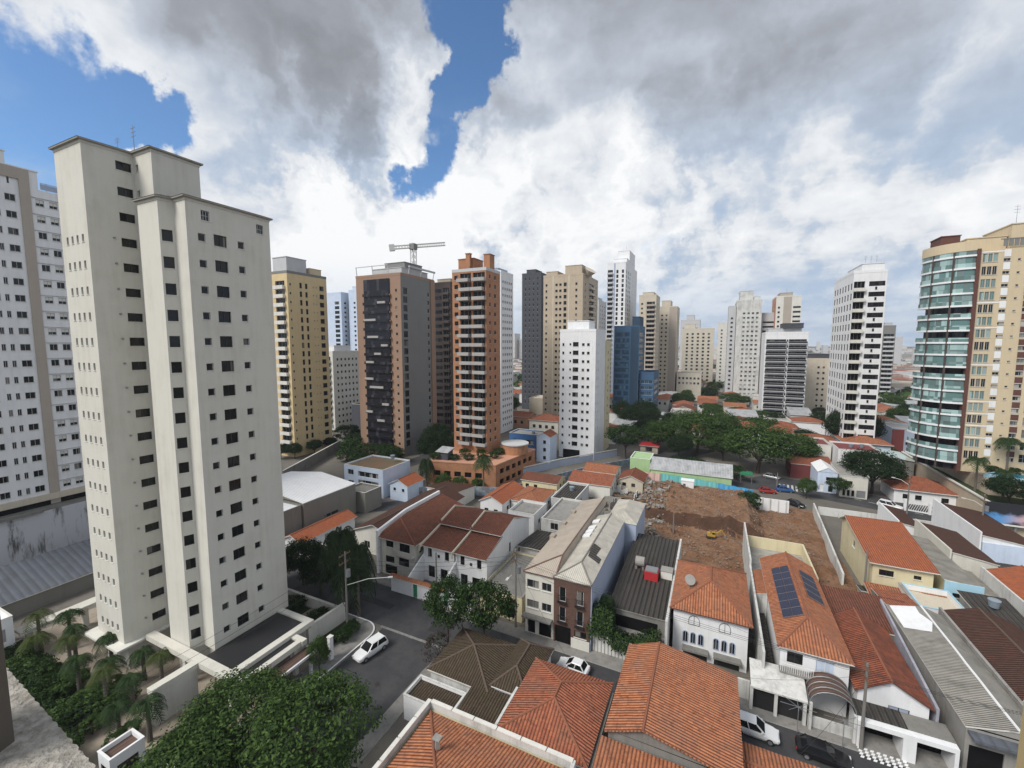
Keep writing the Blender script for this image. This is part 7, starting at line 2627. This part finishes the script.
for k in range(3):
    cable('black cable sagging along the near street from the transformer pole', (-24.0, 51.4 + k * .8, 11.1 - k * .9), (14.6, 49.4 + k * .6, 8.8 - k * .5), .9, group='cables along the near street')
    cable('black cable across the junction from the lamp pole to the transformer pole', (-45.0, 41.0 + k * .6, 11.0 - k * 1.0), (-24.0, 51.4 + k * .8, 11.1 - k * .9), .9, group='cables across the junction')
    cable('black cable along the cross street past the tower entrance', (-45.0, 41.0 + k * .6, 11.0 - k * 1.0), (-46.5, 6.0, 10.6 - k * 1.0), .8, group='cables along the cross street')
    cable('black cable on the right stretch of the near street', (14.6, 49.4 + k * .6, 8.8 - k * .5), (27.6, 49.8 + k * .4, 8.6 - k * .4), .4, group='cables on the right stretch of the near street')

for k, (p_, q_) in enumerate((((-24.0, 52.2, 10.2), (-20.5, 52.0, 7.6)), ((-24.0, 52.2, 10.0), (-16, 51.8, 8.0)), ((-24.0, 52.2, 9.8), (-34, 57, 6.2)), ((-24.0, 52.2, 9.9), (-19.0, 45.8, 4.4)), ((-24.0, 52.2, 9.7), (-12.4, 42, 5.2)), ((14.6, 50, 8.4), (17.5, 53.2, 5.4)), ((14.6, 50, 8.3), (11, 54, 6.2)), ((14.6, 50, 8.2), (1, 56.4, 6.2)), ((14.6, 50, 8.0), (3, 46.5, 6.4)), ((14.6, 50, 8.0), (8, 41.6, 4.4)), ((27.6, 50.2, 8.2), (25, 51.6, 5.0)), ((-45, 41.6, 10.4), (-49, 53, 6.5)))):
    cable('thin service wire from a street pole to a house', p_, q_, .5, .014, 'service wires from the street poles')

# ------------------------------------------------------------------ houses, trees and blocks further out
BUSY = [(-120, -96, 116, 142), (-76, -48, 96, 128), (-96, -83, 168, 184), (-110, -92, 240, 258), (-82, -57, 204, 238), (-52, -34, 142, 168), (-52, -27, 235, 264), (-48, -34, 296, 320), (-39, -24, 327, 354),
        (10, 28, 328, 362), (20, 43, 247, 270), (33, 50, 326, 352), (41, 58, 280, 298), (40, 53, 183, 214), (-27, -6, 328, 347), (-101, -60, 176, 234), (-125, -96, 188, 212), (-152, -118, 144, 168), (-170, -156, 140, 165), (-240, -198, 205, 230), (-120, -104, 160, 178), (40, 58, 158, 194), (59, 73, 198, 214), (-42, -24, 184, 216), (98, 110, 364, 382)]


def free(x, y, r=6):
    return not any(a_ - r < x < b2 + r and c_ - r < y < d_ + r for a_, b2, c_, d_ in BUSY)


protos = []
for k, (kind_, rise, wl_, rm, lab) in enumerate((('hip', 1.6, white, t_red, 'small white house with a red hipped roof in the dense quarter beyond the avenue'),
                                                 ('gable_x', 1.5, cream, t_orange, 'small cream house with an orange gabled roof in the dense quarter beyond the avenue'),
                                                 ('flat', 0, white_dirty, concrete, 'small white flat roofed house in the dense quarter beyond the avenue'),
                                                 ('gable_y', 1.6, beige2, t_brown, 'small beige house with a brown gabled roof in the dense quarter beyond the avenue'),
                                                 ('shed_n', 1.2, palegrey, r_pale, 'grey shed with a pale metal roof in the dense quarter beyond the avenue'))):
    hh_ = house('house', lab, (-5, 5, -6.5, 6.5), 5.8, kind_, rise, wl_, rm, [('S', 2, 3.4, 1.2, 1.2, 'slide', 'window', dkh), ('S', 5, 3.4, 1.2, 1.2, 'slide', 'window', dkh), ('S', 8, 3.4, 1.2, 1.2, 'slide', 'window', dkh), ('S', 3, .5, 1.6, 1.8, 'plain', 'door', dkh)], over=.4 if kind_ != 'flat' else 0, parapet=.6, caps=None, group='houses of the dense quarter beyond the avenue')
    protos.append(hh_)
used = [0] * len(protos)


def place_house(x, y, sc=1.0):
    k = rnd.choices(range(5), (4, 3, 3, 2, 2))[0]
    o_ = protos[k] if not used[k] else copy_tree(protos[k])
    used[k] += 1
    o_.location = (x, y, 0)
    o_.rotation_euler.z = rnd.choice((0, 0, 0, math.pi / 2)) + rnd.uniform(-.06, .06)
    o_.scale = (sc * rnd.uniform(.85, 1.15), sc * rnd.uniform(.85, 1.15), rnd.uniform(.8, 1.35))


trees_far = []
cnt = 0
for j in range(22):
    for i in range(26):
        x, y = -150 + i * 13.5 + rnd.uniform(-2, 2), 178 + j * 15.5 + rnd.uniform(-2, 2)
        if y < 192 and -30 < x < 30:
            continue
        th = x / y
        if not (-.62 < th < .38) or not free(x, y) or y > 470:
            continue
        if x > 46 and y < 200:
            continue
        if rnd.random() < .24:
            trees_far.append((x, y))
        elif cnt < 230:
            place_house(x, y)
            cnt += 1
            if rnd.random() < .3:
                trees_far.append((x + 7, y - 7))
for x, y in trees_far:
    tree(rnd.choice(('dark', 'broad2', 'broad2')), 'dark green tree among the houses of the dense quarter beyond the avenue', x, y, rnd.uniform(7, 12), rnd.uniform(4, 6.5), group='trees of the dense quarter beyond the avenue')
# far city to the horizon: too many roofs to count
rr = random.Random(17)
fc = MB()
for _ in range(6500):
    d_ = 430 * math.exp(rr.random() * 2.6)
    a_ = rr.uniform(-1.5, 1.0)
    x, y = d_ * math.sin(a_), d_ * math.cos(a_)
    w_, l_ = rr.uniform(9, 26), rr.uniform(9, 26)
    tall = rr.random() < .07 and d_ > 800
    hh = rr.uniform(28, 62) if tall else rr.uniform(5, 13)
    mi = rr.choice((0, 0, 1, 2, 3, 4)) if not tall else rr.choice((0, 1, 2))
    fc.box(x - w_ / 2, x + w_ / 2, y - l_ / 2, y + l_ / 2, 0, hh, mi, 'BT')
    fc.poly([(x - w_ / 2, y - l_ / 2, hh), (x + w_ / 2, y - l_ / 2, hh), (x + w_ / 2, y + l_ / 2, hh), (x - w_ / 2, y + l_ / 2, hh)], mi if tall else rr.choice((5, 5, 6, 2, 3)))
o = fc.build('distant_city', [white_dirty, beige2, palegrey, concrete, taupe, plain('far_tile_roofs', (.30, .10, .06), .9), plain('far_brown_roofs', (.16, .08, .055), .9)])
tag(o, None, None, kind='stuff')
ft = MB()
for _ in range(2600):
    d_ = 340 * math.exp(rr.random() * 2.0)
    a_ = rr.uniform(-1.4, 1.0)
    x, y = d_ * math.sin(a_), d_ * math.cos(a_)
    if y < 470 and -.62 < x / max(y, 1) < .38 and not free(x, y, 2):
        continue
    for _k in range(9):
        e = Vector((rr.gauss(0, 1), rr.gauss(0, 1), abs(rr.gauss(.3, .7)))).normalized()
        leaf_quad(ft, Vector((x, y, 5)) + Vector((e.x * 5, e.y * 5, e.z * 4.5)), e, 5.5, rr, rr.choice((0, 0, 1)))
o = ft.build('distant_woods', [L3, L1])
tag(o, None, None, kind='stuff')

# ------------------------------------------------------------------ the viewpoint's own building
c_, s_ = math.cos(YAW), math.sin(YAW)


def near(x, y, z):      # right / forward of the viewpoint, metres
    return (x * c_ - y * s_, x * s_ + y * c_, z)


lg = thing('window_ledge', 'rough cream stucco window ledge right below the viewpoint, at bottom left', 'ledge', near(-1.5, .8, 39))
m = MB()
n_ = 110
edge = [(-1.9 + 1.2 * k / n_ + .0022 * math.sin(k * 1.7) + .0015 * math.sin(k * 4.1), 1.427 - .651 * k / n_ + .002 * math.sin(k * 2.3)) for k in range(n_ + 1)]
for k in range(n_):
    (x0_, y0_), (x1_, y1_) = edge[k], edge[k + 1]
    m.poly([near(x0_, y0_, 39.0), near(x0_ - .6, y0_ - .9, 39.0), near(x1_ - .6, y1_ - .9, 39.0), near(x1_, y1_, 39.0)])
    m.poly([near(x0_, y0_, 38.6), near(x0_, y0_, 39.0), near(x1_, y1_, 39.0), near(x1_, y1_, 38.6)])
    m.poly([near(x0_ - .6, y0_ - .9, 38.6), near(x0_, y0_, 38.6), near(x1_, y1_, 38.6), near(x1_ - .6, y1_ - .9, 38.6)])
lgo = m.build('ledge_top', stucco, lg)
jm = thing('window_jamb', 'dark brown window frame post at the left edge, on the stucco ledge', 'frame', near(-1.5, 1.2, 39))

TANKS = [(-31, 101, 3.55), (35.2, 77, 4.9), (-80, 92, 8.25), (31, 169, 7.25), (40, 166, 7.65), (43, 167, 7.65), (-58, 141.5, 7.85)]
tk0 = None
for k, (x, y, z) in enumerate(TANKS):
    if tk0 is None:
        tk0 = thing('water_tank', 'small grey blue round water tank with a lid, on a flat roof', 'water tank', (x, y, z), 'round water tanks on the roofs')
        m = MB()
        m.tube([(x, y, z), (x, y, z + .9)], [.5, .62], 12)
        m.build('tank_body', plain('tank_blue', (.22, .27, .32), .6), tk0)
        m = MB()
        m.tube([(x, y, z + .903), (x, y, z + 1.0), (x, y, z + 1.08)], [.66, .66, .3], 12)
        m.build('lid', plain('tank_lid', (.26, .31, .36), .6), tk0)
    else:
        copy_tree(tk0).location = (x, y, z)

# ------------------------------------------------------------------ the air
b = MB()
b.box(-1500, 1500, -60, 1900, -1.0, 108)
hz = b.build('haze', None or [])
hm = bpy.data.materials.new('thin_air_haze')
hm.use_nodes = True
ht_ = NT(hm.node_tree)
pv = ht_.n('ShaderNodeVolumePrincipled', {'Color': (.86, .91, 1, 1), 'Density': 0.00018, 'Anisotropy': 0.2})
ht_.n('ShaderNodeOutputMaterial', {'Volume': pv.outputs[0]})
hz.data.materials.append(hm)
tag(hz, None, None, kind='stuff')
m = MB()
m.prism([near(*q, 0)[:2] for q in ((-1.5, .9), (-1.262, .9), (-1.258, 1.0), (-1.5, 1.0))], 38.6, 41.2)
m.build('post', jambm, jm)
rj = thing('window_jamb', 'blurred tan window frame post at the right edge', 'frame', near(1.3, 1.1, 38.6))
m = MB()
m.prism([near(*q, 0)[:2] for q in ((1.283, 1.0), (1.30, .9), (1.52, .9), (1.52, 1.0))], 38.0, 39.7)
m.build('post', jamby, rj)
print('objects', len(bpy.data.objects), 'polys', sum(len(o.data.polygons) for o in bpy.data.objects if o.type == 'MESH'))
